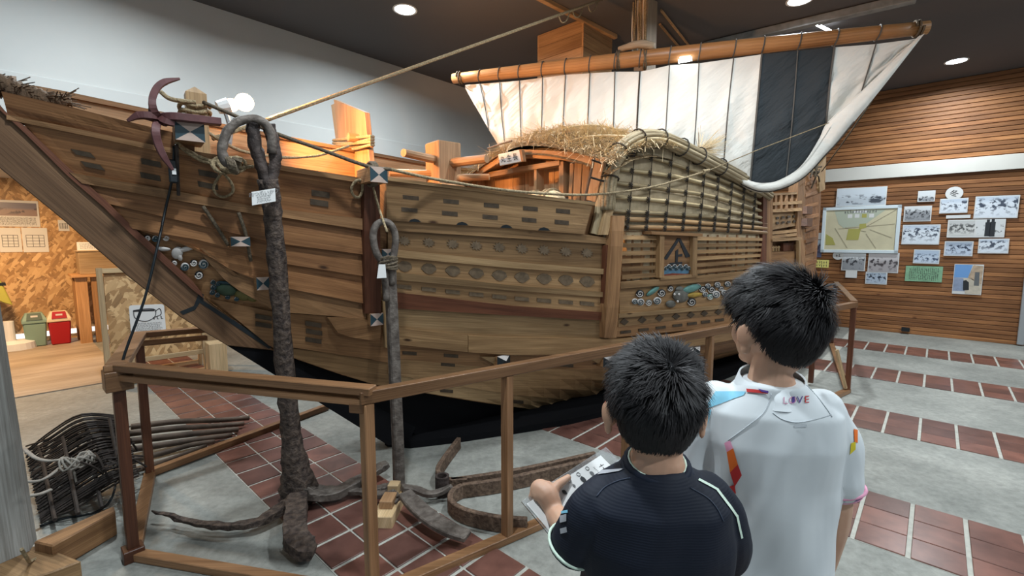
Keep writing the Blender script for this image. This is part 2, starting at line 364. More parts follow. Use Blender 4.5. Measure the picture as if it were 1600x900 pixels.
# ================================================================== LIGHTS OF THE ROOM (downlights with their fixtures)
ZC = 3.88
def arealight(name, loc, power, size, col, rot=(0, 0, 0), spread=math.pi):
    d = bpy.data.lights.new(name, 'AREA'); d.shape = 'DISK'; d.size = size; d.energy = power; d.color = col; d.spread = spread
    o = bpy.data.objects.new(name, d); COL.objects.link(o); o.location = loc; o.rotation_euler = rot; return o
DOWN = [((3.01, -4.25), 'round LED downlight in the dark ceiling beside the white wall'),
        ((8.79, 0.02), 'round LED downlight in the dark ceiling near the timber-clad wall'),
        ((5.55, -1.18), 'round LED downlight in the dark ceiling above the black striped sail'),
        ((0.60, -1.2), 'round LED downlight in the dark ceiling above the barrier corner'), ((3.05, -1.2), 'unseen round LED downlight added above the thatched deckhouse to light the sail'),  # deckhouse one is unseen, added to brighten the sail front
        ((0.55, -4.2), 'round LED downlight in the dark ceiling above the ship bow'), ((3.05, 1.8), 'round LED downlight in the dark ceiling beside the taller boy'), ((0.55, 1.8), 'round LED downlight in the dark ceiling over the empty floor before the barrier'),
        ((5.55, 1.8), 'round LED downlight in the dark ceiling above the open striped floor'), ((8.8, 3.4), 'round LED downlight in the dark ceiling at the far end of the clad wall')]
for i, ((u, v), lab) in enumerate(DOWN):
    c = R(u, v, ZC); sfx = '' if i < 3 else '_offscreen'                 # the same fittings go on beyond the frame, one added for the sail
    t = thing('downlight'+sfx, lab or 'round LED downlight in the dark ceiling, beyond the ship and sail', 'ceiling light', c, 'recessed ceiling downlights')
    mb = MB(); n = 24
    for (r0, r1, z0, z1) in ((0.105, 0.125, -0.006, -0.001),):
        rows = [[c+np.array([r*math.cos(2*math.pi*k/n), r*math.sin(2*math.pi*k/n), z]) for k in range(n)] for r, z in ((r0, -0.001), (r0, z0), (r1, z0), (r1, z1))]
        mb.grid(rows, close=True)
    mb.build('trim_ring', 'white_plastic', t)
    mb = MB(); mb.add([c+np.array([0.104*math.cos(2*math.pi*k/n), 0.104*math.sin(2*math.pi*k/n), -0.004]) for k in range(n)], [tuple(range(n))]); mb.build('lens'+sfx, 'led', t)
    arealight('downlight_lamp'+sfx, tuple(c-ZU*0.02), 66, 0.16, (0.86, 0.95, 1.0), spread=math.radians(165))

# ================================================================== ROOM SHELL
mb = MB(); mb.box(R(3.4, -2.7, -0.05), U*6.4, V*7.2, ZU*0.05); floor = mb.build('floor', 'concrete', kind='structure')
STR = [(0.90, 1.52, -40, -5), (2.78, 3.39, -9, 5), (4.53, 5.12, -6, 9), (6.27, 6.84, -7, 11), (7.89, 8.50, -6, 11)]
pitch = 0.2145; first = None; rest = MB()
for (u0, u1, k0, k1) in STR:
    mb = MB(); mb.box(R((u0+u1)/2, -2.7, 0.0005), U*(u1-u0)/2, V*7.15, ZU*0.0015); mb.build('mortar_bed', 'mortar', floor, grain=V)
    du = (u1-u0)/3
    for k in range(-44, 20):
        for j in range(3):
            c = R(u0+du*(j+0.5), (k+0.5)*pitch, 0.004)
            if k0 <= k < k1:
                if first is None:
                    mb = MB(); mb.box((0, 0, 0), (0.098, 0, 0), (0, 0.097, 0), (0, 0, 0.004)); first = mb.build('tile', 'tile_clay', floor, bevel=0.002, origin=(0, 0, 0)); first.location = Vector(c)-WLOC[floor.name]; first.rotation_euler[2] = math.pi/2-aU
                else: share('tile', first, c, floor, math.pi/2-aU)
            else: rest.box(c, U*0.098, V*0.097, ZU*0.004)
rest.build('tile_field', 'tile_clay', floor, kind='stuff')
for v in (-0.93, 1.35):
    mb = MB(); mb.box(R(6.2, v, 0.0006), U*3.4, V*0.045, ZU*0.0008); mb.build('joint_strip', 'mortar', floor, grain=U)
mb = MB(); mb.box(R(-0.75, -8.0, 0.006), U*1.55, V*1.62, ZU*0.005); mb.build('plywood_sheet', 'plywood', floor, grain=U)

mb = MB(); mb.box(R(3.4, -2.7, ZC+0.06), U*6.5, V*7.3, ZU*0.06); ceil = mb.build('ceiling', 'ceiling_paint', kind='structure')
a, b = fl(1100, 73, 3.83), fl(1432, -4, 3.83)
mb = MB(); mb.bar(a, b, 0.10, 0.08); mb.build('ceiling_rail', 'beam_grey', ceil, bevel=0.006)
a, b = fl(838, -6, 3.855), fl(962, 58, 3.855)
mb = MB(); mb.bar(a, b, 0.05, 0.045); mb.build('ceiling_batten', 'box_pine', ceil, bevel=0.004)
# white bulkhead wall: upper part, thicker lower band with a ledge, annex beyond it
VW = -5.66
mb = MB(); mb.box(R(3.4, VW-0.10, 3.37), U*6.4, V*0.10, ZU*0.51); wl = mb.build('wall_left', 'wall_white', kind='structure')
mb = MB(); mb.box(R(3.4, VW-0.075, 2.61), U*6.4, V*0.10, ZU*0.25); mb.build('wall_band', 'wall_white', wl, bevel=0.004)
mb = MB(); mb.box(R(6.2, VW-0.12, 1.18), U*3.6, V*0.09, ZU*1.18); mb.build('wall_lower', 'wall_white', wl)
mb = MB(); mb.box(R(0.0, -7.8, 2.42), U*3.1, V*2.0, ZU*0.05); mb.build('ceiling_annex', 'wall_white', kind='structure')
mb = MB(); mb.box(R(0.0, -9.83, 1.2), U*3.1, V*0.08, ZU*1.2); wb = mb.build('wall_back', 'osb', kind='structure', grain=U)
mb = MB(); mb.box(R(1.1, -9.73, 0.11), U*1.3, V*0.012, ZU*0.035); mb.build('floor_window', 'doorlight', wb)
arealight('annex_lamp_offscreen', tuple(R(-0.2, -8.0, 2.34)), 105, 0.25, (1.0, 0.64, 0.33))
t = thing('annex_lamp_fitting_offscreen', 'warm ceiling lamp of the side room behind the bow', 'ceiling light', R(-0.2, -8.0, 2.37))
mb = MB(); mb.tube([R(-0.2, -8.0, 2.37), R(-0.2, -8.0, 2.352)], [0.13, 0.12], 20); mb.build('shade_offscreen', 'bulb', t)
# clad wall on the right: every board a part
mb = MB(); mb.box(R(9.78, -0.6, 1.94), U*0.05, V*5.2, ZU*1.94); wr = mb.build('wall_right', 'cladding', kind='structure', grain=V)
bp = 0.0647; src = None
for k in range(60):
    c = R(9.715, -0.6, 0.002+bp*k)
    if src is None:
        mb = MB(); mb.prism([R(9.73, -5.8, 0), R(9.73, 4.6, 0), R(9.73, 4.6, 0.0560), R(9.73, -5.8, 0.0560)], -U*0.022); src = mb.build('board', 'cladding', wr, grain=V, bevel=0.003, origin=R(9.715, -0.6, 0.0)); src.location = Vector(c)-WLOC[wr.name]
    else: share('board', src, c, wr)
mb = MB(); mb.box(R(9.67, -0.6, 2.595), U*0.022, V*5.2, ZU*0.105); mb.build('trim_1', 'band_white', bevel=0.003, kind='structure')
mb = MB(); mb.box(R(9.665, 0.97, 0.62), U*0.025, V*0.035, ZU*0.60); mb.build('trim_2', 'steel', kind='structure', bevel=0.004)
mb = MB(); mb.box(R(9.66, -0.28, 0.075), U*0.03, V*0.05, ZU*0.03); mb.build('floor_vent', 'black_paint', wr)

# timber box hung from the ceiling
t = thing('ceiling_box', 'knotty pine board box hanging from the ceiling behind the yard', 'box', R(4.70, -3.3, 3.0))
for side in range(4):
    for k in range(6):
        z0 = 3.02+k*0.143; hh = 0.0695
        if side == 0: c, a, b = R(4.42, -3.30, z0+0.07), U*0.011, V*0.30
        elif side == 1: c, a, b = R(4.71, -2.99, z0+0.07), U*0.30, V*0.011
        elif side == 2: c, a, b = R(5.00, -3.30, z0+0.07), U*0.011, V*0.30
        else: c, a, b = R(4.71, -3.61, z0+0.07), U*0.30, V*0.011
        mb = MB(); mb.box(c, a, b, ZU*hh); mb.build('board', 'box_pine', t, grain=(V if side % 2 == 0 else U), bevel=0.002)
mb = MB(); mb.box(R(4.71, -3.3, 3.015), U*0.28, V*0.29, ZU*0.008); mb.build('bottom_panel', 'box_pine', t)

# ------------------------------------------------------------------ photographs on the clad wall
UW = 9.688
def wallrect(name, box, mat, label, cat, tilt=0.0, border=None, group=None, off=0.0, parent=None):
    x0, y0, x1, y1 = box; c = hitpl((x0+x1)/2, (y0+y1)/2, U, UW)
    hw = np.linalg.norm(hitpl(x1, (y0+y1)/2, U, UW)-hitpl(x0, (y0+y1)/2, U, UW))/2; hh = np.linalg.norm(hitpl((x0+x1)/2, y0, U, UW)-hitpl((x0+x1)/2, y1, U, UW))/2
    ct, st = math.cos(tilt), math.sin(tilt); ex = V*ct+ZU*st; ey = -V*st+ZU*ct; c = c-U*off
    if parent is None:
        if border:
            root = thing(name, label, cat, c-ey*hh, group)
            mb = MB(); mb.box(c, ex*hw, ey*hh, U*0.003); mb.build('print_border', 'paper', root)
            mb = MB(); mb.box(c-U*0.0035, ex*(hw-border), ey*(hh-border), U*0.0012); mb.uv = (c-ex*hw-ey*hh, ex*2*hw, ey*2*hh); mb.build('image', mat, root)
            return root, c, ex, ey, hw, hh
        mb = MB(); mb.box(c, ex*hw, ey*hh, U*0.003); mb.uv = (c-ex*hw-ey*hh, ex*2*hw, ey*2*hh)
        o = mb.build(name, mat, label=label, cat=cat, group=group); return o, c, ex, ey, hw, hh
    mb = MB(); mb.box(c, ex*hw, ey*hh, U*0.002); mb.uv = (c-ex*hw-ey*hh, ex*2*hw, ey*2*hh); return mb.build(name, mat, parent), c, ex, ey, hw, hh
BW = dict(sky=(0.62, 0.68, 0.74), mid=(0.50, 0.55, 0.60), dark=(0.045, 0.055, 0.075))
SNOW = dict(sky=(0.55, 0.62, 0.72), mid=(0.72, 0.77, 0.84), dark=(0.06, 0.075, 0.11))
GREY = dict(sky=(0.66, 0.68, 0.70), mid=(0.30, 0.31, 0.33), dark=(0.04, 0.042, 0.05))
PH = [((1306, 293, 1384, 322), BW, 0.5, 'wide photo print of a row of houses and a tall tree, above the map'),
      ((1434, 298, 1461, 315), GREY, 0.4, 'smallest photo print, beside the winter disc on the clad wall'),
      ((1412, 322, 1455, 346), GREY, 0.7, 'photo print of a house wall and a snow bank'),
      ((1468, 310, 1512, 333), SNOW, 0.75, 'photo print of snowed-in houses just below the winter disc'),
      ((1522, 306, 1591, 341), SNOW, 0.85, 'large photo print of men working on a heap of snow'),
      ((1409, 351, 1468, 382), SNOW, 0.9, 'photo print of a crowd scattered over snow'),
      ((1475, 377, 1520, 400), dict(sky=(0.36, 0.42, 0.52), mid=(0.55, 0.62, 0.74), dark=(0.03, 0.045, 0.085)), 0.7, 'photo print of a line of people below a dark hill'),
      ((1528, 373, 1576, 396), SNOW, 0.8, 'photo print of people on snow with one crouching in front'),
      ((1427, 390, 1468, 412), dict(sky=(0.46, 0.55, 0.68), mid=(0.58, 0.66, 0.78), dark=(0.06, 0.09, 0.16)), 0.6, 'bluish photo print of a snowy yard, above the green card'),
      ((1315, 395, 1352, 423), GREY, 0.65, 'grey street photo print with parked carts, under the map'),
      ((1356, 395, 1404, 426), dict(sky=(0.60, 0.57, 0.58), mid=(0.40, 0.37, 0.38), dark=(0.06, 0.05, 0.055)), 0.65, 'street photo print with a crowd and bare trees, under the map'),
      ((1352, 425, 1386, 444), dict(sky=(0.40, 0.47, 0.56), mid=(0.45, 0.52, 0.62), dark=(0.02, 0.03, 0.05)), 0.8, 'dark bluish photo print, lowest below the map')]
for i, (bx, tone, hz, lab) in enumerate(PH):
    m = photo('photo_%d' % i, i+1.3, tone['sky'], tone['mid'], tone['dark'], min(0.8, hz), 0.50, 6+2*(i % 3))
    wallrect('photo_print', bx, m, lab, 'photo', tilt=-0.012+0.006*(i % 4), border=0.012, group='photo prints on the clad wall')
m0 = photo('photo_pair_a', 21, (0.55, 0.55, 0.54), (0.62, 0.62, 0.60), (0.10, 0.10, 0.10), 0.7, 0.47, 10); m1 = photo('photo_pair_b', 23, (0.66, 0.67, 0.67), (0.68, 0.69, 0.69), (0.05, 0.05, 0.055), 0.6, 0.58, 6)
o, c, ex, ey, hw, hh = wallrect('photo_pair', (1479, 343, 1569, 371), 'paper', 'sheet with two photo prints side by side, rubble and two standing men', 'photo')
for sx, m in ((-1, m0), (1, m1)):
    cc = c+ex*sx*hw*0.49+ey*hh*0.06-U*0.004; mb = MB(); mb.box(cc, ex*hw*0.46, ey*hh*0.84, U*0.001); mb.uv = (cc-ex*hw*0.46-ey*hh*0.84, ex*hw*0.92, ey*hh*1.68); mb.build('image', m, o)
for dx, hgt in ((0.42, 0.10), (0.58, 0.105)):
    mb = MB(); q = c+ex*hw*dx-ey*hh*0.1-U*0.0055; mb.box(q, ex*0.028, ey*hgt, U*0.0004); mb.tube([q+ey*hgt, q+ey*(hgt+0.04)], 0.016, 8, flat=0.05, up=U); mb.build('printed_figure', 'ink', o)
# colour photo: sky, sea, street, person
o, c, ex, ey, hw, hh = wallrect('photo_print', (1489, 413, 1535, 460), 'paper', 'colour photo print of a sunny harbour street with a crouching figure', 'photo')
def printpoly(o, c, ex, ey, hw, hh, pts, mat, name='printed_area', off=0.004):
    mb = MB(); mb.prism([c+ex*hw*x+ey*hh*y-U*off for x, y in pts], -U*0.0005); return mb.build(name, mat, o)
plain('print_sky', (0.16, 0.34, 0.66), 0.5); plain('print_sea', (0.30, 0.36, 0.50), 0.5, nz=0.2, nscale=20); plain('print_sand', (0.62, 0.55, 0.45), 0.5, nz=0.2, nscale=20); plain('print_house', (0.56, 0.42, 0.30), 0.5, nz=0.3, nscale=20)
printpoly(o, c, ex, ey, hw, hh, [(-.96, .1), (0, .1), (.25, .96), (-.96, .96)], 'print_sky'); printpoly(o, c, ex, ey, hw, hh, [(-.96, -.8), (-.1, -.8), (-.3, .05), (-.96, .1)], 'print_sea')
printpoly(o, c, ex, ey, hw, hh, [(-.1, -.96), (.96, -.96), (.96, -.3), (.2, .1), (-.3, .05)], 'print_sand'); printpoly(o, c, ex, ey, hw, hh, [(0, .1), (.96, -.3), (.96, .9), (.3, .96)], 'print_house')
printpoly(o, c, ex, ey, hw, hh, [(-.25, -.75), (.15, -.7), (.1, -.2), (-.1, -.05), (-.3, -.1)], 'ink', off=0.005); printpoly(o, c, ex, ey, hw, hh, [(.45, -.4), (.8, -.4), (.75, .5), (.45, .5)], 'ink_grey', off=0.005)
# map board
plain('map_base', (0.62, 0.56, 0.38), 0.5, nz=0.12, nscale=5); plain('map_sea', (0.44, 0.48, 0.38), 0.5); plain('map_green', (0.40, 0.37, 0.10), 0.5); plain('frame_white', (0.66, 0.74, 0.78), 0.4); plain('map_line', (0.36, 0.32, 0.22), 0.5)
o, c, ex, ey, hw, hh = wallrect('map_board', (1287, 327, 1398, 391), 'map_base', 'large beige town map in a white frame on the clad wall', 'map', off=0.012)
printpoly(o, c, ex, ey, hw, hh, [(-.75, .95), (.7, .95), (.2, .3), (-.1, .15), (-.45, .1), (-.6, .3)], 'map_sea'); printpoly(o, c, ex, ey, hw, hh, [(-.35, -.5), (0, -.5), (.05, .05), (-.3, .05)], 'map_green', off=0.005)
printpoly(o, c, ex, ey, hw, hh, [(0, .0), (.2, .1), (.18, .3), (0, .28)], 'map_green', off=0.005); printpoly(o, c, ex, ey, hw, hh, [(-.95, -.75), (-.65, -.75), (-.75, -.4), (-.95, -.2)], 'map_green', off=0.005)
printpoly(o, c, ex, ey, hw, hh, [(-.2, .82), (.2, .82), (.2, .93), (-.2, .93)], 'paper', off=0.005); scribble('title_lettering', c+ey*hh*.875-U*.0062, V, ZU, .45, .05, 12, 'ink_grey', o)
for x in (-.35, -.15, .05, .25): printpoly(o, c, ex, ey, hw, hh, [(x, .58), (x+.13, .58), (x+.13, .76), (x, .76)], 'paper' if x != .05 else 'map_green', off=0.005)
for p0, p1 in (((-.7, .1), (-.3, -.9)), ((.1, .05), (.95, .9)), ((-.6, .05), (.95, .25)), ((.2, -.2), (.5, -.9)), ((-.4, .1), (.2, -.1)), ((.3, .0), (.9, -.4))):
    mb = MB(); mb.bar(c+ex*hw*p0[0]+ey*hh*p0[1]-U*.0048, c+ex*hw*p1[0]+ey*hh*p1[1]-U*.0048, 0.0006, 0.012, up=np.cross(U, p1[0]*ex-p0[0]*ex+ey*(p1[1]-p0[1]))); mb.build('printed_road', 'map_line', o)
for sx, sy in ((-1, 0), (1, 0), (0, -1), (0, 1)):
    mb = MB(); mb.box(c+ex*sx*(hw+.02)+ey*sy*(hh+.02)-U*.006, ex*(0.025 if sx else hw+.045), ey*(0.025 if sy else hh+.045), U*0.012); mb.build('frame_bar', 'frame_white', o, bevel=0.003)
# small cards and discs
plain('card_green', (0.27, 0.50, 0.31), 0.5, nz=0.25, nscale=14); plain('card_yellow', (0.74, 0.66, 0.20), 0.5)
for bx, m, lab, txt in (((1414, 416, 1472, 440), 'card_green', 'green printed card with handwriting on the clad wall', '~~~~~'), ((1273, 406, 1295, 418), 'card_yellow', 'small yellow notice card beside the ship stern', '■■■'),
                   ((1478, 336, 1516, 341), 'paper', 'narrow white caption strip between the winter photos', None), ((1321, 423, 1339, 434), 'paper', 'small white caption card below the grey street photo', None),
                   ((1289, 391, 1306, 393.5), 'paper', 'thin white caption strip under the map frame', None), ((1277, 364, 1284, 374), 'paper', 'white caption card right by the ship stern', None)):
    o, c, ex, ey, hw, hh = wallrect('notice_card', bx, m, lab, 'card')
    if bx[0] == 1414:
        for q in range(5): scribble('handwriting', c+ey*hh*(0.62-0.3*q)-U*.0036, V, ZU, hw*1.6, .05, 16, 'bin_green_dark', o, q)
    if bx[0] == 1273:
        for q in (0.4, -0.4): scribble('lettering', c+ey*hh*q-U*.0036, V, ZU, hw*1.6, hh*.6, 5, 'ink', o, 3)
wallrect('photo_print', (1276.5, 375, 1284, 402), photo('photo_strip', 31, (0.45, 0.52, 0.60), (0.12, 0.13, 0.22), (0.03, 0.03, 0.06), 0.7, 0.45, 6), 'narrow dark blue photo print half hidden by the ship stern', 'photo')
for (x, y, r, ch, lab) in ((1491, 302, 8.5, '冬', 'round white disc with the character for winter'), (1309.5, 399, 6.5, None, 'round white disc beside the grey street photo under the map')):
    c = hitpl(x, y, U, UW); rr = r*np.linalg.norm(c-ORG)/FPX*0.86
    t = thing('title_disc', lab, 'sign', c-ZU*rr)
    mb = MB(); mb.prism([c+V*rr*math.cos(2*math.pi*k/28)+ZU*rr*math.sin(2*math.pi*k/28) for k in range(28)], -U*0.004); mb.build('disc', 'paper', t)
    if ch: text(ch, 'lettering', c-U*0.0055, V, ZU, rr*1.0, 'ink', t)
    else: scribble('lettering', c-U*0.0055, V, ZU, rr*1.0, rr*.7, 2, 'ink_grey', t)

# ------------------------------------------------------------------ annex: papers, bins, table, board stand
VB = -9.745
def backrect(name, box, mat, label, cat):
    x0, y0, x1, y1 = box; a = hitpl(x0, (y0+y1)/2, V, VB); b = hitpl(x1, (y0+y1)/2, V, VB); c = (a+b)/2; c2 = hitpl((x0+x1)/2, y0, V, VB); c3 = hitpl((x0+x1)/2, y1, V, VB)
    hw = abs((b-a)@U)/2; hh = abs(c2[2]-c3[2])/2; c[2] = (c2[2]+c3[2])/2
    mb = MB(); mb.box(c, U*hw, ZU*hh, V*0.004); mb.uv = (c-U*hw-ZU*hh, U*2*hw, ZU*2*hh); return mb.build(name, mat, label=label, cat=cat), c, hw, hh
o, c, hw, hh = backrect('wall_poster', (-14, 313, 61, 354), 'paper', 'poster with a dusky landscape photo and text lines on the OSB wall', 'poster')
cc = c+ZU*hh*.32+V*.005; mb = MB(); mb.box(cc, U*hw*.92, ZU*hh*.5, V*.001); mb.uv = (cc-U*hw-ZU*hh*.5, U*2*hw, ZU*hh); mb.build('image', photo('photo_dusk', 9, (0.16, 0.15, 0.20), (0.28, 0.20, 0.18), (0.10, 0.08, 0.09), 0.55, 0.5, 5), o)
for q in range(4): scribble('text_line', c-ZU*hh*(.36+.15*q)+V*.006, U, ZU, hw*1.7, 0.03, 30, 'ink_grey', o, q)
for bx, lab in (((-2, 356, 33.5, 394), 'sheet with a ruled table, the one beside the corner under the poster'), ((35, 356, 75, 394), 'sheet with a ruled table, the one nearer the ship stem under the poster'), ((91, 344, 108, 361), 'small sheet half hidden by the ship stem on the OSB wall')):
    o, c, hw, hh = backrect('paper_sheet', bx, 'paper', lab, 'paper')
    for q in range(5):
        mb = MB(); mb.box(c+ZU*hh*(.4-.24*q)+V*.005, U*hw*.7, ZU*.003, V*.0005); mb.build('ruled_line', 'ink_grey', o)
    for q in (-.7, -.2, .3, .7):
        mb = MB(); mb.box(c-ZU*hh*.08+U*hw*q+V*.005, U*.003, ZU*hh*.48, V*.0005); mb.build('ruled_line', 'ink_grey', o)
    if hw > 0.2: scribble('heading', c+ZU*hh*.72+V*.005, U, ZU, hw*1.1, 0.04, 8, 'ink_grey', o)
def ringbox(mb, c, a, b, h0, h1, k=1.0, mi=0):                      # tapered bin body
    vs = []
    for h, q in ((h0, 0.84), (h1, 1.0)):
        vs += [c+U*a*sx*q+V*b*sy*q+ZU*h for sx, sy in ((-1, -1), (1, -1), (1, 1), (-1, 1))]
    mb.add(vs, [(0, 1, 2, 3), (4, 5, 6, 7), (0, 1, 5, 4), (1, 2, 6, 5), (2, 3, 7, 6), (3, 0, 4, 7)], mi)
for (x, y, nm, lab, mbd, mld, mfl) in ((59, 545, 'waste_bin', 'sage green plastic bin with a swing lid beside the red bin', 'bin_green', 'bin_green', 'bin_green_dark'), (98, 541, 'waste_bin', 'red plastic bin with a cream lid and red flap', 'bin_red', 'bin_cream', 'bin_red')):
    c = fl(x, y)+V*-0.22; c[2] = 0.011; t = thing(nm, lab, 'bin', c)
    mb = MB(); ringbox(mb, c, 0.118, 0.112, 0, 0.33); mb.build('bin_body', mbd, t, bevel=0.015, smooth=False)
    mb = MB(); vs = []
    for h, q in ((0.33, 1.08), (0.37, 1.08), (0.47, 0.72)): vs += [c+U*0.118*sx*q+V*0.112*sy*q+ZU*h for sx, sy in ((-1, -1), (1, -1), (1, 1), (-1, 1))]
    mb.add(vs, [(0, 1, 2, 3)]+[(i*4+j, i*4+(j+1) % 4, i*4+4+(j+1) % 4, i*4+4+j) for i in (0, 1) for j in range(4)]+[(8, 9, 10, 11)]); mb.build('lid', mld, t, bevel=0.008)
    mb = MB(); mb.add([c+U*.08*sx+V*(.112*q)+ZU*h for sx, q, h in ((-1, 1.06, .375), (1, 1.06, .375), (.84, .78, .47), (-.84, .78, .47))], [(0, 1, 2, 3)]); mb.v = [tuple(np.array(p)+V*.008+ZU*.004) for p in mb.v]; mb.build('flap', mfl, t)
    mb = MB(); mb.box(c+V*.110+ZU*.43, U*.035, ZU*.012, V*.004); mb.build('flap_handle', 'paper_warm', t)
# wooden table with shelf box and tent card
c = fl(130, 541)+V*-0.42+U*.06; c[2] = 0; tu = c@U; tv = c@V
t = thing('side_table', 'orange brown wooden table against the OSB wall', 'table', c)
mb = MB(); mb.box(R(tu+.52, tv, .985), U*.62, V*.30, ZU*.018); mb.build('tabletop', 'table_wood', t, bevel=0.004, grain=U)
for du_, dv_ in ((0, .2), (0.17, .2), (.95, .2), (0, -.2), (.95, -.2)):
    mb = MB(); mb.box(R(tu+du_, tv+dv_, .484), U*.065, V*.05, ZU*.484); mb.build('leg', 'table_wood', t, bevel=0.005, grain=ZU)
t = thing('display_box', 'pale orange wooden box standing on the side table', 'box', R(tu+.5, tv, 1.004))
mb = MB(); mb.box(R(tu+.5, tv, 1.17), U*.50, V*.2, ZU*.165); mb.build('box_body', 'pine_pale', t, bevel=0.004, grain=U)
mb = MB(); mb.box(R(tu+.5, tv, 1.343), U*.52, V*.215, ZU*.007); mb.build('box_top', 'pine_pale', t, grain=U)
t = thing('tent_card', 'small white tent card with a cut-out emblem on the display box', 'sign', R(tu+.13, tv+.1, 1.351))
mb = MB(); mb.prism([R(tu+.0, tv+.16, 1.351), R(tu+.0, tv+.06, 1.351), R(tu+.0, tv+.10, 1.47)], U*.27); mb.build('card', 'paper', t)
for q in range(3): scribble('text_line', R(tu+.135, tv+.152-.014*q, 1.385+.028*q), U, ZU, .22, .014, 12, 'ink_grey', t, q)
mb = MB(); cc = R(tu+.17, tv+.10, 1.50)
for k in range(7):
    a = math.pi*k/6; mb.bar(cc, cc+U*.09*math.cos(a)+ZU*.05*math.sin(a), .012, .02)
mb.build('emblem', 'paper', t)
# white plastic base and yellow hood at the left edge
c = fl(26, 548)+V*-.1; c[2] = 0; t = thing('floor_fan', 'white plastic floor device with round base beside the green bin', 'appliance', c)
mb = MB(); mb.tube([c+ZU*.011, c+ZU*.10, c+ZU*.13], [.20, .19, .10], 20); mb.build('base', 'white_plastic', t, smooth=False)
mb = MB(); mb.tube([c+ZU*.12-U*.05, c+ZU*.40-U*.05], [.06, .055], 14); mb.build('column', 'white_plastic', t)
c = fl(6, 552)+V*-.3; c[2] = 0; t = thing('yellow_cover', 'yellow plastic hood with a black band on a wire stand', 'cover', c)
mb = MB(); mb.prism([c+U*-.25+ZU*1.12, c+U*.02+ZU*1.05, c+U*.13+ZU*.62, c+U*.05+ZU*.66, c+U*-.25+ZU*.9], V*.2); mb.build('hood', 'yellow_plastic', t, bevel=0.01)
mb = MB(); mb.prism([c+U*-.26+ZU*.95, c+U*.085+ZU*.93, c+U*.09+ZU*.89, c+U*-.26+ZU*.91], V*.205-U*0); mb.v = [tuple(np.array(p)-V*.0025) for p in mb.v]; mb.build('band', 'black_paint', t)
mb = MB(); mb.tube([c+U*-.1+V*.1, c+U*-.1+V*.1+ZU*.9], .02, 8); mb.build('stand', 'steel', t)
# OSB board on a pale timber easel
fa, fb = fl(172, 606), fl(324, 581); ex = (fb-fa)/np.linalg.norm(fb-fa); ey = np.cross(ZU, ex); ey = ey if ey@V < 0 else -ey; Lx = np.linalg.norm(fb-fa)
lean = 0.10; upd = ZU+ey*lean
def q3(a, h, d=0.0): return fa+ex*a+upd*h-ey*d
htop = 0
for h in np.linspace(.5, 2.5, 400):
    if pxof(q3(0, h))[1] < 419: htop = h; break
t = thing('board_stand', 'pale timber easel holding an OSB panel behind the barrier', 'stand', fa)
for a in (0.0, Lx): mb = MB(); mb.bar(q3(a, 0), q3(a, htop), .05, .06, up=ey); mb.build('upright', 'pine_pale', t, bevel=0.003)
for h in (htop-.03, .24, .03): mb = MB(); mb.bar(q3(.02, h), q3(Lx-.02, h), .03, .05); mb.build('crossbar', 'pine_pale', t, bevel=0.003)
mb = MB(); mb.prism([q3(.03, .26, -.02), q3(Lx-.03, .26, -.02), q3(Lx-.03, htop-.05, -.02), q3(.03, htop-.05, -.02)], ey*.012); mb.build('osb_panel', 'osb', t, grain=ex)
for a in (0.0, Lx): mb = MB(); mb.bar(q3(a, htop*.86, -.04), fa+ex*a+ey*.42+ZU*0.0, .03, .04, up=ex); mb.build('rear_leg', 'pine_pale', t, bevel=0.003)
mb = MB(); mb.bar(fa+ex*.02+ey*.40+ZU*.05, fa+ex*(Lx-.02)+ey*.40+ZU*.05, .03, .04); mb.build('rear_crossbar', 'pine_pale', t)
def onp(x, y, d=0.025):
    n = np.cross(ex, upd); n /= np.linalg.norm(n); p = hitpl(x, y, n, n@(fa)); return p-ey*0.006
t = thing('info_sheet', 'white rounded sheet with a tea bowl drawing and text, taped to the OSB panel', 'sign', onp(228, 520))
pa, pb, pc = onp(201, 477), onp(256, 475), onp(205, 526)
sx, sy = pb-pa, pc-pa; mb = MB(); pl_ = []
for cx_, cy_, a0 in ((.92, .08, -90), (.92, .92, 0), (.08, .92, 90), (.08, .08, 180)):
    for k in range(5): a = math.radians(a0+22.5*k); pl_.append(pa+sx*(cx_+.08*math.cos(a))+sy*(cy_+.08*math.sin(a)))
mb.prism(pl_, -ey*.003); mb.build('sheet', 'paper', t)
xd, yd = sx/np.linalg.norm(sx), -sy/np.linalg.norm(sy); hh = np.linalg.norm(sy)
for q in range(6): scribble('text_line', pa+sx*(.50+.02*(q%2))+sy*(.60+.055*q)-ey*.005, xd, yd, np.linalg.norm(sx)*(.78-.06*(q%3)), .016, 18-2*(q%3), 'ink_grey', t, q)
scribble('heading', pa+sx*.78+sy*.44-ey*.005, xd, yd, .10, .032, 3, 'ink', t)
mb = MB(); cc = pa+sx*.42+sy*.32-ey*.006
mb.tube(smoothpath([cc+xd*x*.1+yd*y*.1 for x, y in ((-.9, .5), (-.8, -.3), (0, -.7), (.8, -.3), (.9, .5), (0, .62), (-.9, .5))], 5), .0035, 5)
mb.bar(cc+xd*-.085+yd*.045, cc+xd*.085+yd*.045, .003, .016, up=yd); mb.tube(smoothpath([cc+xd*.09+yd*.03, cc+xd*.13+yd*.06, cc+xd*.14-yd*.0, cc+xd*.085-yd*.03], 4), .0035, 5); mb.build('bowl_drawing', 'ink', t)
mb = MB(); c = fl(340, 583); mb.box(c+ZU*.18, ex*.085, ey*.11, ZU*.18); mb.build('timber_block', 'pine_pale', label='pale timber block standing on end beside the easel foot', cat='block', bevel=0.004, grain=ZU)
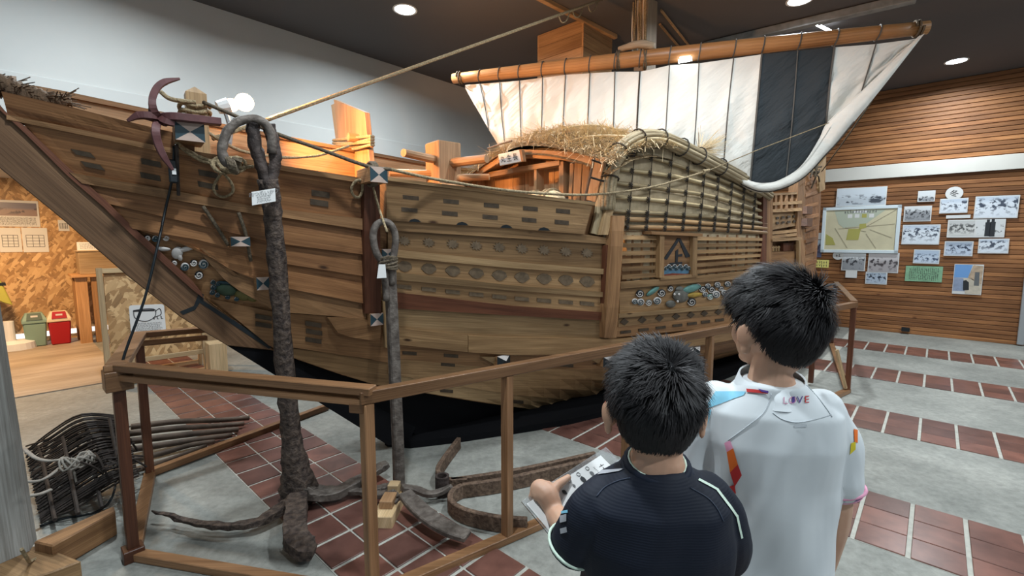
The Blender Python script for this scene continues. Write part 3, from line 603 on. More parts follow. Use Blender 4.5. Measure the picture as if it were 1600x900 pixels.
# ================================================================== THE SHIP
SR = np.array([(0.0, 0.25), (0.84, -0.739), (1.18, -1.065), (1.26, -1.127), (1.557, -1.36), (1.73, -1.457), (1.826, -1.57), (2.02, -1.69), (2.046, -1.74), (2.6, -2.05)])
PHI = np.array([(-9, .085), (0, .09), (.44, .27), (.93, .43), (1.4, .57), (2.2, .80), (3.0, .98), (4.2, 1.12), (5.5, 1.12), (7.2, .95)])
BZ = np.array([(0, .12), (.12, .45), (.25, .68), (.4, .82), (.6, .93), (1.0, 1.0), (3, 1.0)])
def F(s, z):
    d = s-np.interp(z, SR[:, 0], SR[:, 1]); b = np.interp(d, PHI[:, 0], PHI[:, 1])
    wv = .09+(b-.09)*np.interp(z, BZ[:, 0], BZ[:, 1])
    if s > 1.0 and z > 1.5: wv -= (z-1.5)*0.16*min(1.0, (s-1.0)/.3)
    return wv
def HU(x, y, off=0.0):                                             # pixel -> point on the near hull side, lifted by off
    r = ray(x, y); f0 = None; t0 = 0.8
    for t in np.arange(0.8, 9.0, 0.1):
        s, wv, z = SW(ORG+r*t); f = wv-F(s, z)-off
        if f0 is not None and f <= 0 < f0:
            a, b = t0, t
            for _ in range(30):
                m = (a+b)/2; s, wv, z = SW(ORG+r*m)
                if wv-F(s, z)-off > 0: a = m
                else: b = m
            return ORG+r*b
        f0, t0 = f, t
    return ptw(x, y, 0.09+off)
ship = thing('wooden_ship', 'large wooden sailing cargo ship replica with thatched deckhouse behind the barrier', 'ship', P(1.5, 0, 0))
ip = lambda poly, x: np.interp(x, [p[0] for p in poly], [p[1] for p in poly])
def plank(name, top, bot, x0, x1, mat, pt=.012, pb=.022, n=14, th=.035, xb0=None, xb1=None, parent=None, rows=3, label=None):
    xb0 = x0 if xb0 is None else xb0; xb1 = x1 if xb1 is None else xb1
    O_, I_ = [], []
    for j in range(rows+1):
        g = j/rows; ro, ri = [], []
        for i in range(n+1):
            k = i/n; xt = x0+(x1-x0)*k; xb = xb0+(xb1-xb0)*k
            yt, yb = ip(top, xt), ip(bot, xb); p = HU(xt+(xb-xt)*g, yt+(yb-yt)*g, pt+(pb-pt)*g); ro.append(p); ri.append(p-T*(th+pt))
        O_.append(ro); I_.append(ri)
    mb = MB(); m = n+1; q = (rows+1)*m
    mb.add([p for r in O_ for p in r]+[p for r in I_ for p in r], [])
    for j in range(rows):
        for i in range(n):
            a = j*m+i; mb.f += [(a, a+m, a+m+1, a+1), (q+a, q+a+1, q+a+m+1, q+a+m)]
    for i in range(n): a = rows*m+i; mb.f += [(i, i+1, q+i+1, q+i), (a, q+a, q+a+1, a+1)]
    for j in range(rows): a = j*m; b = a+n; mb.f += [(a, q+a, q+a+m, a+m), (b, b+m, q+b+m, q+b)]
    mb.m = [0]*len(mb.f)
    g = O_[0][-1]-O_[0][0]
    o = mb.build(name, mat, parent or ship, grain=g, label=label); return o
def patch(parent, x, y, w_, h, slope, off, mat='nail_cover', skew=0.0, name='nail_cover'):
    q = [HU(x+dx*w_/2+dy*skew, y+dx*w_/2*slope+dy*h/2, off) for dx, dy in ((-1, -1), (1, -1), (1, 1), (-1, 1))]
    mb = MB(); mb.prism(q, -T*.008); return mb.build(name, mat, parent)
def hullpoly(parent, name, pts, off, mat, th=.01):
    mb = MB(); mb.prism([HU(x, y, off) for x, y in pts], -T*th); return mb.build(name, mat, parent)

# --- strake lines read off the photograph: section A (stem to rubbing post), B (post to cabin post), C (cabin)
A_top = [(-40, 133), (0, 142), (110, 167), (200, 190), (268, 206), (305, 215)]
A_cap = [(-40, 168), (8, 178), (130, 203), (238, 226), (300, 236), (396, 250), (432, 257), (572, 279)]
A_cap2 = [(x, y+8) for x, y in A_cap]
A_w0 = [(80, 264), (107, 269), (262, 296), (400, 323), (430, 326), (572, 342)]
A_w1 = [(110, 283), (132, 287), (265, 311), (400, 335), (432, 338), (572, 360)]
A_5 = [(150, 314), (168, 318), (312, 352), (432, 380), (572, 398)]
A_6 = [(190, 354), (205, 357), (312, 375), (432, 410), (572, 432)]
A_7 = [(290, 378), (320, 396), (365, 424), (432, 447), (572, 475)]
A_8 = [(330, 420), (370, 452), (432, 487), (572, 498)]
A_9t = [(318, 464), (421, 486), (440, 489), (572, 498)]
A_9b = [(330, 472), (427, 545), (457, 543), (572, 560), (612, 568)]
WOODB = [(380, 530), (427, 546), (462, 560), (525, 582), (590, 602), (660, 613), (785, 633), (870, 645), (957, 645), (1050, 627), (1110, 607), (1167, 587), (1300, 540)]
def stemx(y): return ip([(178, 8), (190, 40), (265, 107), (300, 160), (357, 205), (445, 300), (467, 323), (548, 430)], y)
edge = [(8, 178), (40, 190), (107, 265), (160, 300), (205, 357), (300, 445), (323, 467), (430, 548)]
up = plank('bulwark_plank', A_top, A_cap, 2, 304, 'hull_red', .006, .012, 16, xb0=12)
mst = plank('upper_strake', A_cap2, A_w0, 36, 572, 'hull_red', .012, .014, 22, xb0=110)
plank('cap_rail', A_cap, A_cap2, 10, 572, 'hull_brown', .03, .03, 22, rows=1)
plank('wale', A_w0, A_w1, 108, 572, 'hull_brown', .032, .034, 20, xb0=128, rows=1)
for (t_, b_, x0, xb0, mt) in ((A_w1, A_5, 138, 172, 'hull_red'), (A_5, A_6, 172, 207, 'hull_red'), (A_6, A_7, 208, 300, 'hull_red'), (A_7, A_8, 306, 350, 'hull_brown')):
    plank('strake', t_, b_, x0, 572, mt, .008, .030, 18, xb0=xb0)
p9 = plank('strake', A_9t, A_9b, 330, 606, 'hull_brown', .010, .022, 18, xb0=420)
plank('bottom_strake', [(455, 544), (520, 552), (612, 567)], WOODB, 448, 624, 'hull_tan', .010, .016, 12)
for x, y in ((130, 240), (145, 259), (236, 254.5), (235, 276), (326, 272), (325, 290)): patch(mst, x, y, 31, 9, .2, .018, skew=4 if x < 200 else 1)
for x, y in ((501, 303), (499, 317)): patch(mst, x, y, 28, 9, .16, .019)
for x, y in ((490, 507), (491, 519), (490, 532), (412, 496), (412, 508)): patch(p9, x, y, 25, 7, .16, .024)
# section B
B = dict(boxb=[(605, 344), (619, 345), (800, 357), (912, 366), (965, 374)], r1=[(605, 359), (612, 360), (800, 372), (965, 382)], r2=[(605, 388), (619, 390), (800, 409), (965, 422)],
         w1=[(605, 400), (621, 402), (800, 419), (965, 430)], r3=[(605, 424), (617, 425), (800, 446), (965, 458)], w2=[(605, 436), (617, 437), (800, 454), (965, 466)],
         r4=[(605, 455), (621, 457), (800, 478), (965, 490)], w3=[(605, 481), (620, 482), (800, 493), (965, 502)], r5=[(605, 510), (622, 512), (730, 524), (800, 527), (965, 530), (1050, 523), (1140, 507), (1300, 470)],
         w4=[(605, 537), (624, 539), (730, 550), (800, 555), (965, 553), (1050, 547), (1140, 532), (1300, 498)], r7=[(605, 558), (625, 561), (750, 573), (800, 576), (957, 577), (1050, 568), (1110, 555), (1300, 515)],
         r8=[(605, 583), (660, 594), (802, 617), (957, 630), (1050, 612), (1110, 592), (1167, 572), (1300, 530)])
plank('rail_plank', B['boxb'], B['r1'], 606, 960, 'hull_tan', .026, .026, 14, rows=1)
r2 = plank('strake', B['r1'], B['r2'], 606, 956, 'hull_tan', .006, .010); plank('wale', B['r2'], B['w1'], 606, 954, 'hull_pale', .032, .030, rows=1)
r3 = plank('strake', B['w1'], B['r3'], 606, 954, 'hull_tan', .006, .010); plank('wale', B['r3'], B['w2'], 606, 953, 'hull_pale', .032, .030, rows=1)
r4 = plank('strake', B['w2'], B['r4'], 606, 952, 'hull_tan', .006, .010); plank('wale', B['r4'], B['w3'], 606, 950, 'hull_maroon', .028, .026, rows=1)
plank('strake', B['w3'], B['r5'], 606, 950, 'hull_pale', .010, .020)
plank('wale', B['r5'], B['w4'], 606, 731, 'hull_tan', .038, .034, 8, rows=2); plank('wale', B['r5'], B['w4'], 732, 1290, 'hull_tan', .038, .034, 24, rows=2)
r7 = plank('strake', B['w4'], B['r7'], 606, 1290, 'hull_brown', .004, .010, 28)
plank('strake', B['r7'], B['r8'], 606, 1290, 'hull_tan', .010, .020, 28)
r9 = plank('bottom_strake', B['r8'], WOODB, 612, 1290, 'hull_pale', .014, .024, 28)
for k in range(9):                                                     # flower covers, fan covers, plain covers
    x = 632+k*38.5-k*k*.35; y = ip(B['r1'], x)+15+k*.15
    pts = []
    for j in range(20):
        a = 2*math.pi*j/20; rr = (1.0 if j % 2 else .62); pts.append((x+10*rr*math.cos(a), y+8*rr*math.sin(a)+.1*10*math.cos(a)))
    hullpoly(r2, 'flower_cover', pts, .013, 'nail_cover_grey')
    y = ip(B['w1'], x)+12; hullpoly(r3, 'fan_cover', [(x-12, y+1), (x-9, y-4), (x-3, y-7), (x+4, y-6.5), (x+10, y-3), (x+12, y+3), (x+5, y+9), (x, y+10), (x-5, y+8)], .013, 'nail_cover_grey')
    y = (ip(B['w2'], x)+ip(B['r4'], x))/2; patch(r4, x, y, 22, 6, .1, .013, 'nail_cover_grey')
for x, y in ((700, 570), (640, 552), (705, 556), (885, 571)): patch(r7, x, y, 22, 5, .08, .011)
for x, y in ((698, 611), (808, 628), (894, 636), (1143, 592)): patch(r9, x, y, 20, 5, .08 if x < 950 else -.3, .024)
# raised side box on the rail
btop = [(600, 279), (612, 281), (925, 319)]; bbot = [(600, 343), (619, 345), (800, 357), (914, 366)]
bx = plank('side_box', btop, bbot, 604, 926, 'hull_tan', .045, .045, 14, th=.05, xb1=913)
plank('box_cap', [(600, 276), (612, 278), (930, 316)], [(600, 281), (612, 283), (930, 321)], 604, 930, 'hull_pale', .055, .055, 10, rows=1)
for k, (x, y) in enumerate(((642, 309), (705, 315), (768, 321), (829, 326), (880, 330))):
    patch(bx, x, y, 25-k*.8, 6.5, .09, .048); patch(bx, x-2, y+19-k*.4, 25-k*.8, 6.5, .09, .048)
for x, y in ((648, 345.5), (722, 350.5), (791, 355), (850, 359)): hullpoly(bx, 'scupper_shade', [(x-9, y+1), (x-6, y-2.5), (x, y-4), (x+6, y-2), (x+10, y+1.5)], .047, 'black_paint')  # flat black pieces stand in for the shade inside the drain holes
# posts
def hbar(name, pa, pb, wpx, off, th, mat, parent=ship, bev=.006):
    (x0, y0), (x1, y1) = pa, pb; n = 8; L_, R_ = [], []
    for i in range(n+1):
        k = i/n; x = x0+(x1-x0)*k; y = y0+(y1-y0)*k; L_.append(HU(x-wpx/2, y, off)); R_.append(HU(x+wpx/2, y, off))
    mb = MB(); rows = [L_, R_, [p-T*th for p in R_], [p-T*th for p in L_]]
    rr = [[r[i] for r in rows] for i in range(n+1)]; mb.grid(rr, close=True); mb.f += [(0, 1, 2, 3), (n*4, n*4+1, n*4+2, n*4+3)]; mb.m += [0, 0]
    return mb.build(name, mat, parent, grain=pb and (L_[-1]-L_[0]), label=None)
hbar('rubbing_post', (581, 283), (583, 490), 25, .06, .10, 'hull_maroon')
hbar('cabin_post', (967, 337), (954, 528), 19, .07, .11, 'hull_brown')
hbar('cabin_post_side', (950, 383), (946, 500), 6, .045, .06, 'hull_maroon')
hbar('cabin_post_cap', (953, 328), (944, 367), 12, .05, .07, 'hull_pale')
# section C
Ct = dict(s0=[(970, 441), (1033, 436), (1143, 427), (1260, 412)], s1=[(970, 451), (1143, 437), (1260, 423)], o=[(967, 491), (1134, 476), (1260, 455)], o1=[(967, 497), (1134, 482), (1260, 460)], d=[(966, 511), (1134, 491), (1260, 468)], e=[(964, 527), (1134, 510), (1260, 482)])
plank('sill_wale', Ct['s0'], Ct['s1'], 970, 1255, 'hull_tan', .035, .035, 12, rows=1)
orn = plank('carved_plank', Ct['s1'], Ct['o'], 968, 1255, 'hull_tan', .004, .008, 12); plank('bead', Ct['o'], Ct['o1'], 967, 1255, 'hull_pale', .026, .026, 12, rows=1)
dia = plank('diamond_strake', Ct['o1'], Ct['d'], 966, 1255, 'hull_tan', .010, .016, 12); rec = plank('strake', Ct['d'], Ct['e'], 964, 1255, 'hull_brown', .012, .022, 12)
for k, x in enumerate((976, 1004, 1031, 1057, 1080, 1101, 1123)):
    y = (ip(Ct['o1'], x)+ip(Ct['d'], x))/2; r_ = 6.8-k*.2; hullpoly(dia, 'diamond_cover', [(x-r_, y+.5), (x, y-r_*.8), (x+r_, y-.5), (x, y+r_*.8)], .020, 'nail_cover')
    patch(rec, x+2, ip(Ct['d'], x)+9-k*.2, 16-k*.5, 4, -.12, .024)
# lattice slats with the woven mat behind
def surf(name, poly_top, poly_bot, x0, x1, off, mat, n=20, rows=6, parent=ship, th=.012):
    return plank(name, poly_top, poly_bot, x0, x1, mat, off, off, n, th, rows=rows, parent=parent)
surf('mat_backing', [(970, 362), (1200, 366)], Ct['s0'], 972, 1197, -.055, 'weave')
for (xa, xb) in ((972, 1031), (1089, 1196)):
    for k in range(6):
        g0 = (k+.12)/6; g1 = (k+.66)/6; tp = [(x, ip([(970, 366), (1200, 371)], x)) for x in (970, 1035, 1090, 1200)]
        t_ = [(x, y+(ip(Ct['s0'], x)-y)*g0) for x, y in tp]; b_ = [(x, y+(ip(Ct['s0'], x)-y)*g1) for x, y in tp]
        plank('slat', t_, b_, xa, xb, 'hull_tan', .016, .016, 6, rows=1, th=.014)
    n = 4 if xa < 1000 else 7
    for k in range(1, n):
        x = xa+(xb-xa)*k/n; hbar('slat_batten', (x+2, 367), (x, ip(Ct['s0'], x)), 3.2, -.01, .02, 'hull_brown')
wf = hbar('crest_frame', (1035, 365), (1034, 434), 7, .05, .08, 'hull_tan'); hbar('crest_frame', (1086.5, 367), (1085.5, 431), 7, .05, .08, 'hull_tan')
cr = surf('crest_panel', [(1036, 367), (1086, 369)], [(1036, 433), (1086, 429)], 1037, 1085, .02, 'hull_brown')
plank('crest_lintel', [(1015, 361), (1098, 365)], [(1015, 366), (1098, 369.5)], 1018, 1098, 'hull_brown', .075, .07, 6, rows=1); plank('crest_sill', [(1030, 432), (1092, 428)], [(1030, 438), (1092, 433)], 1032, 1090, 'hull_tan', .045, .045, 6, rows=1)
hullpoly(cr, 'crest_stroke', [(1037.5, 404.5), (1059, 372), (1062.5, 374), (1042.5, 405.5)], .026, 'ink'); hullpoly(cr, 'crest_stroke', [(1060, 373), (1063, 372), (1079, 401), (1072, 402.5)], .026, 'ink')
for qq in ([(1056, 392), (1060, 389.5), (1059, 411), (1055.5, 411.5)], [(1059.5, 398), (1066.5, 396.5), (1066, 400.5), (1059.5, 401)], [(1047, 411), (1066, 409), (1066, 412.5), (1048, 414.5)]): hullpoly(cr, 'crest_stroke', qq, .026, 'ink')
def blob(parent, x, y, rx, ry, off, mat, h=.012, name='carved_relief', rot=0.0):
    n = 14; c0 = HU(x, y, off+h); ca, sa = math.cos(rot), math.sin(rot)
    ring = lambda q, o_: [HU(x+rx*q*math.cos(2*math.pi*k/n)*ca-ry*q*math.sin(2*math.pi*k/n)*sa, y+rx*q*math.cos(2*math.pi*k/n)*sa+ry*q*math.sin(2*math.pi*k/n)*ca, o_) for k in range(n)]
    mb = MB(); mb.grid([ring(1, off-.004), ring(.95, off+h*.4), ring(.6, off+h*.85)], close=True); b = len(mb.v); mb.v.append(tuple(c0)); mb.f += [(2*n+k, 2*n+(k+1) % n, b) for k in range(n)]; mb.m += [0]*n
    return mb.build(name, mat, parent, smooth=True)
def swirl(parent, x, y, r, off, mat):
    blob(parent, x, y, r, r*.95, off, mat, .008, 'wave_curl'); mb = MB(); pth = []
    for k in range(16): a = k*.62; q = r*(.15+.05*k); pth.append(HU(x+q*math.cos(a), y+q*math.sin(a)*.95, off+.009))
    mb.tube(pth, .004, 5); mb.build('wave_curl_line', 'teal_paint' if mat == 'white_paint' else 'white_paint', parent)
for k in range(9): swirl(cr, 1041+k*4.4, 419-(k % 2)*3, 3.4, .026, 'white_paint')
hullpoly(cr, 'painted_sea', [(1037.5, 421), (1060, 418), (1077, 420), (1076, 427), (1060, 430), (1037.5, 430)], .027, 'blue_paint'); hullpoly(cr, 'painted_shore', [(1037.5, 429), (1050, 427), (1077, 428), (1077, 430.5), (1037.5, 433)], .028, 'red_paint')
for x, y, r_, m in ((992, 471, 5, 'white_paint'), (1001, 472, 6, 'white_paint'), (1000, 459, 6.5, 'black_paint'), (1014, 473, 5.5, 'grey_paint'), (1027, 470, 6.5, 'white_paint'), (1034, 458, 6.5, 'black_paint'), (1048, 451, 5, 'black_paint'), (1081, 472, 7, 'black_paint'), (1090, 447, 4.5, 'white_paint'),
                    (1098, 452, 5.5, 'black_paint'), (1106, 447, 4.5, 'white_paint'), (1102, 460, 4.5, 'white_paint'), (1112, 453, 6, 'black_paint'), (1119, 460, 6.5, 'white_paint'), (1121, 445, 5, 'white_paint'), (1127, 451, 4.5, 'black_paint'), (1132, 458, 5.5, 'white_paint'), (1137, 444, 5, 'white_paint'), (1110, 464, 5, 'aqua_paint')): swirl(orn, x, y, r_, .010, m)
for x, y, rx, ry, m, ro in ((1020, 455, 12, 4, 'aqua_paint', -.6), (1080, 451, 16, 6, 'aqua_paint', -.3), (1064, 462, 13, 11, 'grey_paint', 0), (1048, 475, 8, 6, 'grey_paint', 0), (1085, 461, 13, 4, 'yellow_paint', -.1), (1062, 452, 7, 5, 'grey_paint', 0)): blob(orn, x, y, rx, ry, .010, m, .022, 'carved_beast', ro)
for x, y in ((1054, 460), (1061, 460), (1059, 471)): blob(orn, x, y, 1.8, 1.8, .034, 'white_paint', .004, 'carved_eye')
# bow carvings on the shell behind the stem
for x, y, rx, ry, m, ro in ((253, 389, 14, 3.5, 'white_paint', .05), (277, 395, 9, 10, 'white_paint', .6), (291, 389, 15, 4, 'white_paint', -.25), (281, 402, 4, 6, 'white_paint', -.4)): blob(ship, x, y, rx, ry, .004, m, .014, 'carved_crane', ro)
for x, y, rx, ry, m, ro in ((354, 453, 17, 10, 'green_paint', .15), (380, 461, 14, 9, 'olive_paint', .2), (392, 466, 10, 5, 'olive_paint', .3), (352, 442, 14, 3, 'teal_paint', .1)): blob(ship, x, y, rx, ry, .004, m, .02, 'carved_turtle', ro)
for x, y, r_, m in ((230, 372, 5.5, 'black_paint'), (243, 373, 5.5, 'white_paint'), (260, 372, 5, 'black_paint'), (272, 411, 5, 'black_paint'), (289, 417, 7, 'white_paint'), (303, 411, 6, 'black_paint'), (318, 413, 8, 'white_paint'), (311, 430, 7, 'black_paint'), (333, 441, 4, 'white_paint'), (334, 449, 5, 'white_paint'), (332, 457, 4.5, 'white_paint'), (340, 461, 4, 'white_paint'), (356, 464, 4, 'white_paint'), (370, 467, 4, 'white_paint'), (341, 443, 4, 'white_paint')): swirl(ship, x, y, r_, .004, m)
hullpoly(ship, 'panel_edge', [(312, 388), (318, 388), (372, 430), (366, 431)], .022, 'hull_brown', .03)
# --- inner shell: wooden core, black bottom, keel plank, far side, deck
zb_s, zb_z = zip(*sorted((SW(HU(x, y))[0], SW(HU(x, y))[2]) for x, y in WOODB))
zbot = lambda s: float(np.interp(s, zb_s, zb_z))
ztop = lambda s: float(np.interp(s, (-1.75, -1.2, -.8, -.3, -.15, .3, 1.2, 5), (1.98, 1.84, 1.78, 1.74, 1.52, 1.44, 1.38, 1.38)))
ss = np.concatenate([np.linspace(-1.72, 0, 24), np.linspace(.08, 5.0, 40)])
def shell(name, za, zbf, side, off, mat, rows=8, slist=ss):
    rr = []
    for s in slist:
        a, b = za(s), zbf(s); rr.append([P(s, side*(F(s, a+(b-a)*k/rows)+off), a+(b-a)*k/rows) for k in range(rows+1)])
    mb = MB(); mb.grid(rr); return mb.build(name, mat, ship, grain=S, smooth=True)
zfr = lambda s: float(np.interp(s, SR[::-1, 1], SR[::-1, 0]))
shell('hull_core', lambda s: min(max(zbot(s)-.005, zfr(s)), ztop(s)-.02), ztop, 1, -.012, 'hull_brown')
shell('hull_core', lambda s: max(zbot(s), zfr(s)), lambda s: max(1.5, zfr(s)+.02), -1, -.0, 'hull_brown')
zlo = lambda s: min(max(.05, zfr(s)), zbot(s))
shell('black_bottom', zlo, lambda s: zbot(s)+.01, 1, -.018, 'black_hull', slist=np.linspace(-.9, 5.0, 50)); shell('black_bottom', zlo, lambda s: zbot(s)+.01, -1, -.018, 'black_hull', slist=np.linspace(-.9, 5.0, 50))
far = [P(s, -(F(s, 1.9)-.0), 1.40) for s in ss if s < 1.9]; 
mb = MB(); sl = [s for s in ss if s < 1.9]
zl_ = lambda s: min(2.1, max(1.38, zfr(s)+.02))
mb.grid([[P(s, -F(s, 1.9), zl_(s)), P(s, -F(s, 1.9), 2.19), P(s, -F(s, 1.9)+.035, 2.19), P(s, -F(s, 1.9)+.035, zl_(s))] for s in sl]); mb.build('far_bulwark', 'deck_pine', ship, grain=S)
mb = MB(); mb.grid([[P(s, -F(s, 1.9)-.02, 2.19), P(s, -F(s, 1.9)-.02, 2.215), P(s, -F(s, 1.9)+.055, 2.215), P(s, -F(s, 1.9)+.055, 2.19)] for s in sl], close=True); mb.build('far_cap_rail', 'hull_brown', ship, grain=S)
mb = MB(); mb.grid([[P(s, -F(s, 1.4)+.02, 1.385), P(s, 0, 1.40), P(s, F(s, 1.4)-.03, 1.385)] for s in ss if s > -1.4]); mb.build('deck', 'deck_pine', ship, grain=S)
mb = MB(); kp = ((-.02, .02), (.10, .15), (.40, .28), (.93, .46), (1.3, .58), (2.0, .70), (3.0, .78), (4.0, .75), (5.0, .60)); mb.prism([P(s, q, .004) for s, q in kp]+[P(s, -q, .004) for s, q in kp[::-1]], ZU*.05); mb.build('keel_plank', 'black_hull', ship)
mb = MB(); mb.prism([P(5.0, -F(5, 1.4), 1.38), P(5, F(5, 1.4), 1.38), P(5, F(5, .9)*.95, .9), P(5, .3, .3), P(5, -.3, .3), P(5, -F(5, .9)*.95, .9)], S*.05); mb.build('transom', 'hull_brown', ship, grain=T)
# --- stem
def slabw(name, px, w0, th, mat, parent=ship, bev=0.0, label=None):
    mb = MB(); mb.prism([ptw(x, y, w0) for x, y in px], -T*th); return mb.build(name, mat, parent, grain=P(-1.8, 0, 1.9)-P(-1, 0, .9), bevel=bev, label=label)
mb = MB(); stem_px = [(355, 540), (318, 518), (280, 494), (200, 432), (100, 345), (0, 263), (-60, 215), (-60, 120), (0, 168), (40, 205), (107, 272), (160, 318), (205, 362), (300, 448), (323, 469), (430, 548)]
stem = slabw('stem', stem_px, .10, .20, 'stem_wood', bev=.004)
slabw('stem_rabbet', [(-20, 140), (6, 172), (40, 198), (107, 262), (160, 308), (205, 352), (300, 438), (315, 457), (318, 466), (300, 452), (205, 366), (160, 322), (107, 276), (40, 209), (0, 172), (-20, 155)], .118, .05, 'hull_maroon')
slabw('stem_joint', [(281, 487), (303, 478), (311, 457), (318, 460), (318, 470), (428, 541), (420, 545), (312, 473), (305, 484), (286, 492)], .103, .02, 'black_paint', stem)
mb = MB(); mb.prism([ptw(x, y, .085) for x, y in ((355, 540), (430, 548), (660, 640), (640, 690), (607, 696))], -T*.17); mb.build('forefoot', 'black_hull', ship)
mb = MB(); mb.prism([P(-1.70, -.09, 2.0), P(-1.25, -.25, 2.0), P(-1.25, .2, 1.95), P(-1.7, .09, 2.0)], ZU*-.03); mb.build('bow_deck', 'hull_brown', ship)
# --- painted beam ends
def beamend(x, y, wpx, hpx, out, style, off=.02, tilt=0.0, name='beam_end'):
    c = HU(x, y, off+out); ex_ = S; q0 = np.array(pxof(c)); hw = .5*wpx/(abs(pxof(c+S*.05)[0]-q0[0])/.05); hh = .5*hpx/(abs(pxof(c+ZU*.05)[1]-q0[1])/.05); b = MB()
    bx_ = [c+ex_*hw*i+ZU*hh*j for i, j in ((-1, -1), (1, -1), (1, 1), (-1, 1))]; b.prism(bx_, -T*(out+.06)); o = b.build(name, 'hull_brown' if style != 'dark' else 'black_paint', ship, bevel=.004)
    m = [p+T*.0015 for p in bx_]; cc = c+T*(.0015 if style != 'pyr' else .03); q = MB(); mats = ['teal_paint', 'pink_paint'] if style != 'pyr' else ['black_paint', 'white_paint']
    for i in range(4): q.add([m[i], m[(i+1) % 4], cc], [(0, 1, 2)], (1 if i in (0, 2) else 0) if style != 'pyr' else (1 if i == 2 else 0))
    q.build('painted_end', mats, o, recalc=False); return c
beamend(297, 206, 46, 29, .10, 'x', .03); beamend(592, 273, 27, 24, .13, 'x', .05)
for x, y, w_, h in ((376, 377.5, 30, 15), (411, 443, 20, 20), (589, 499, 20, 19), (606, 397, 18, 16)): beamend(x, y, w_, h, .055, 'x', .02)
for x, y, w_, h in ((787, 563, 20, 16), (951, 564, 17, 16), (1078, 549, 14, 14), (1089, 548, 10, 14)): beamend(x, y, w_, h, .03, 'pyr', .012)
hullpoly(ship, 'fender_block', [(512, 496), (566, 497), (596, 508), (594, 534), (548, 527), (528, 520)], .045, 'hull_brown', .06)
hullpoly(ship, 'fender_block', [(598, 470), (606, 470), (608, 545), (602, 543)], .05, 'hull_pale', .06)
for x0, x1 in ((752, 778), (918, 942)): hullpoly(ship, 'beam_wedge', [(x0, 558), (x1, 558), (x1+1, 571), (x1-4, 570)], .03, 'hull_pale', .03)

# --- woven side screen with bamboo lattice and reed rim
RIM = [(948, 328), (950, 292), (956, 262), (968, 237), (988, 221), (1012, 215), (1036, 218), (1060, 228), (1080, 238), (1100, 248), (1125, 261), (1165, 283), (1200, 306)]
rx = smoothpath([(x, y, 0) for x, y in RIM], 4)
topc = [(946, 326)]+[(p[0], p[1]) for p in rx if p[0] > 950]
topc = sorted(topc); 
surf('woven_mat', topc, [(944, 362), (975, 361), (1200, 367)], 950, 1198, -.02, 'weave', 26, 8)
ROWS = [[(994, 241), (1024, 248), (1052, 256), (1078, 265), (1120, 279), (1197, 312)], [(964, 263), (1020, 271), (1052, 275), (1098, 286), (1120, 292), (1197, 322)], [(957, 285), (1018, 293), (1048, 297), (1098, 304), (1120, 309), (1197, 332)], [(953, 307), (1016, 312), (1044, 315), (1098, 322), (1197, 342)],
        [(955, 330), (1012, 333), (1098, 338), (1197, 350)], [(978, 343), (1040, 344), (1197, 357)], [(978, 355), (1116, 358), (1197, 364)]]
scr = ship
for k, row in enumerate(ROWS):
    for q in (0,):
        pth = [HU(x, ip(row, x), .012) for x in np.linspace(row[0][0], row[-1][0], 14)]; mb = MB(); mb.tube(pth, .016 if k < 5 else .019, 6); mb.build('bamboo_rail', 'bamboo' if k < 5 else 'hull_tan', ship, grain=S, smooth=True)
COLT = [993, 1021, 1052, 1078, 1103, 1125, 1146, 1165, 1182]; COLB = [981, 1011, 1040, 1068, 1094, 1117, 1139, 1159, 1177]
for xt, xb in zip(COLT, COLB):
    yt = ip(topc, xt)+4; cx = lambda y: xt+(xb-xt)*(y-yt)/(361-yt)
    mb = MB(); mb.tube([HU(cx(y), y, .004) for y in np.linspace(yt, 360, 8)], .0042, 5); mb.build('lattice_cord', 'rope_dark', ship)
    for row in ROWS:
        y = None
        for yy in np.arange(yt, 362, .5):
            if yy >= ip(row, cx(yy)) and cx(yy) > row[0][0]-6: y = yy; break
        if y is None: continue
        mb = MB(); x = cx(y); c = HU(x, y, .036)
        for a in (.5, 1.2, 2.2, 2.8): d = (S*math.cos(a)+ZU*math.sin(a))*.026; mb.tube([c-d-T*.012, c, c+d-T*.008], .0042, 4)
        mb.build('lattice_knot', 'cord', ship)
rp = smoothpath([HU(x, y, .03) for x, y in RIM], 5)
for k in range(11):
    a = 2*math.pi*k/10; rr = .040 if k < 10 else 0.0; pth = []
    for i, p in enumerate(rp):
        d = rp[min(i+1, len(rp)-1)]-rp[max(0, i-1)]; d /= np.linalg.norm(d); nn = np.cross(d, T); nn /= np.linalg.norm(nn); pth.append(p+nn*rr*math.cos(a)*1.15+T*rr*math.sin(a))
    mb = MB(); mb.tube(pth, .018, 6); mb.build('rim_reed', 'reed', ship, smooth=True, grain=S)
for i in (7, 15, 22, 29, 36, 43, 50, 56):
    if i < len(rp)-1:
        d = rp[i+1]-rp[i-1]; d /= np.linalg.norm(d); nn = np.cross(d, T); mb = MB(); mb.tube([rp[i]+(nn*math.cos(a)*1.15+T*math.sin(a))*.064+d*.01*math.sin(a) for a in np.linspace(0, 2*math.pi, 14)], .006, 5); mb.build('rim_binding', 'cord', ship)
for k in range(7):
    mb = MB(); dx = -6+k*2.6; mb.tube([HU(948+dx*.6, 372, .0+.006*(k % 2)), HU(950+dx*.6, 345, .0), HU(951+dx*.5, 318, 0)], .012, 5); mb.build('corner_reed', 'reed', ship, grain=ZU)
mb = MB(); mb.tube([HU(927, 366, 0), HU(934, 338, 0), HU(944, 262, -.02)], .03, 8); mb.build('corner_pole', 'bamboo', ship, grain=ZU); mb = MB(); mb.tube([HU(938, 366, .02), HU(942, 345, .02), HU(942, 338, .0)], .022, 8); mb.build('corner_pole', 'bamboo', ship, grain=ZU)
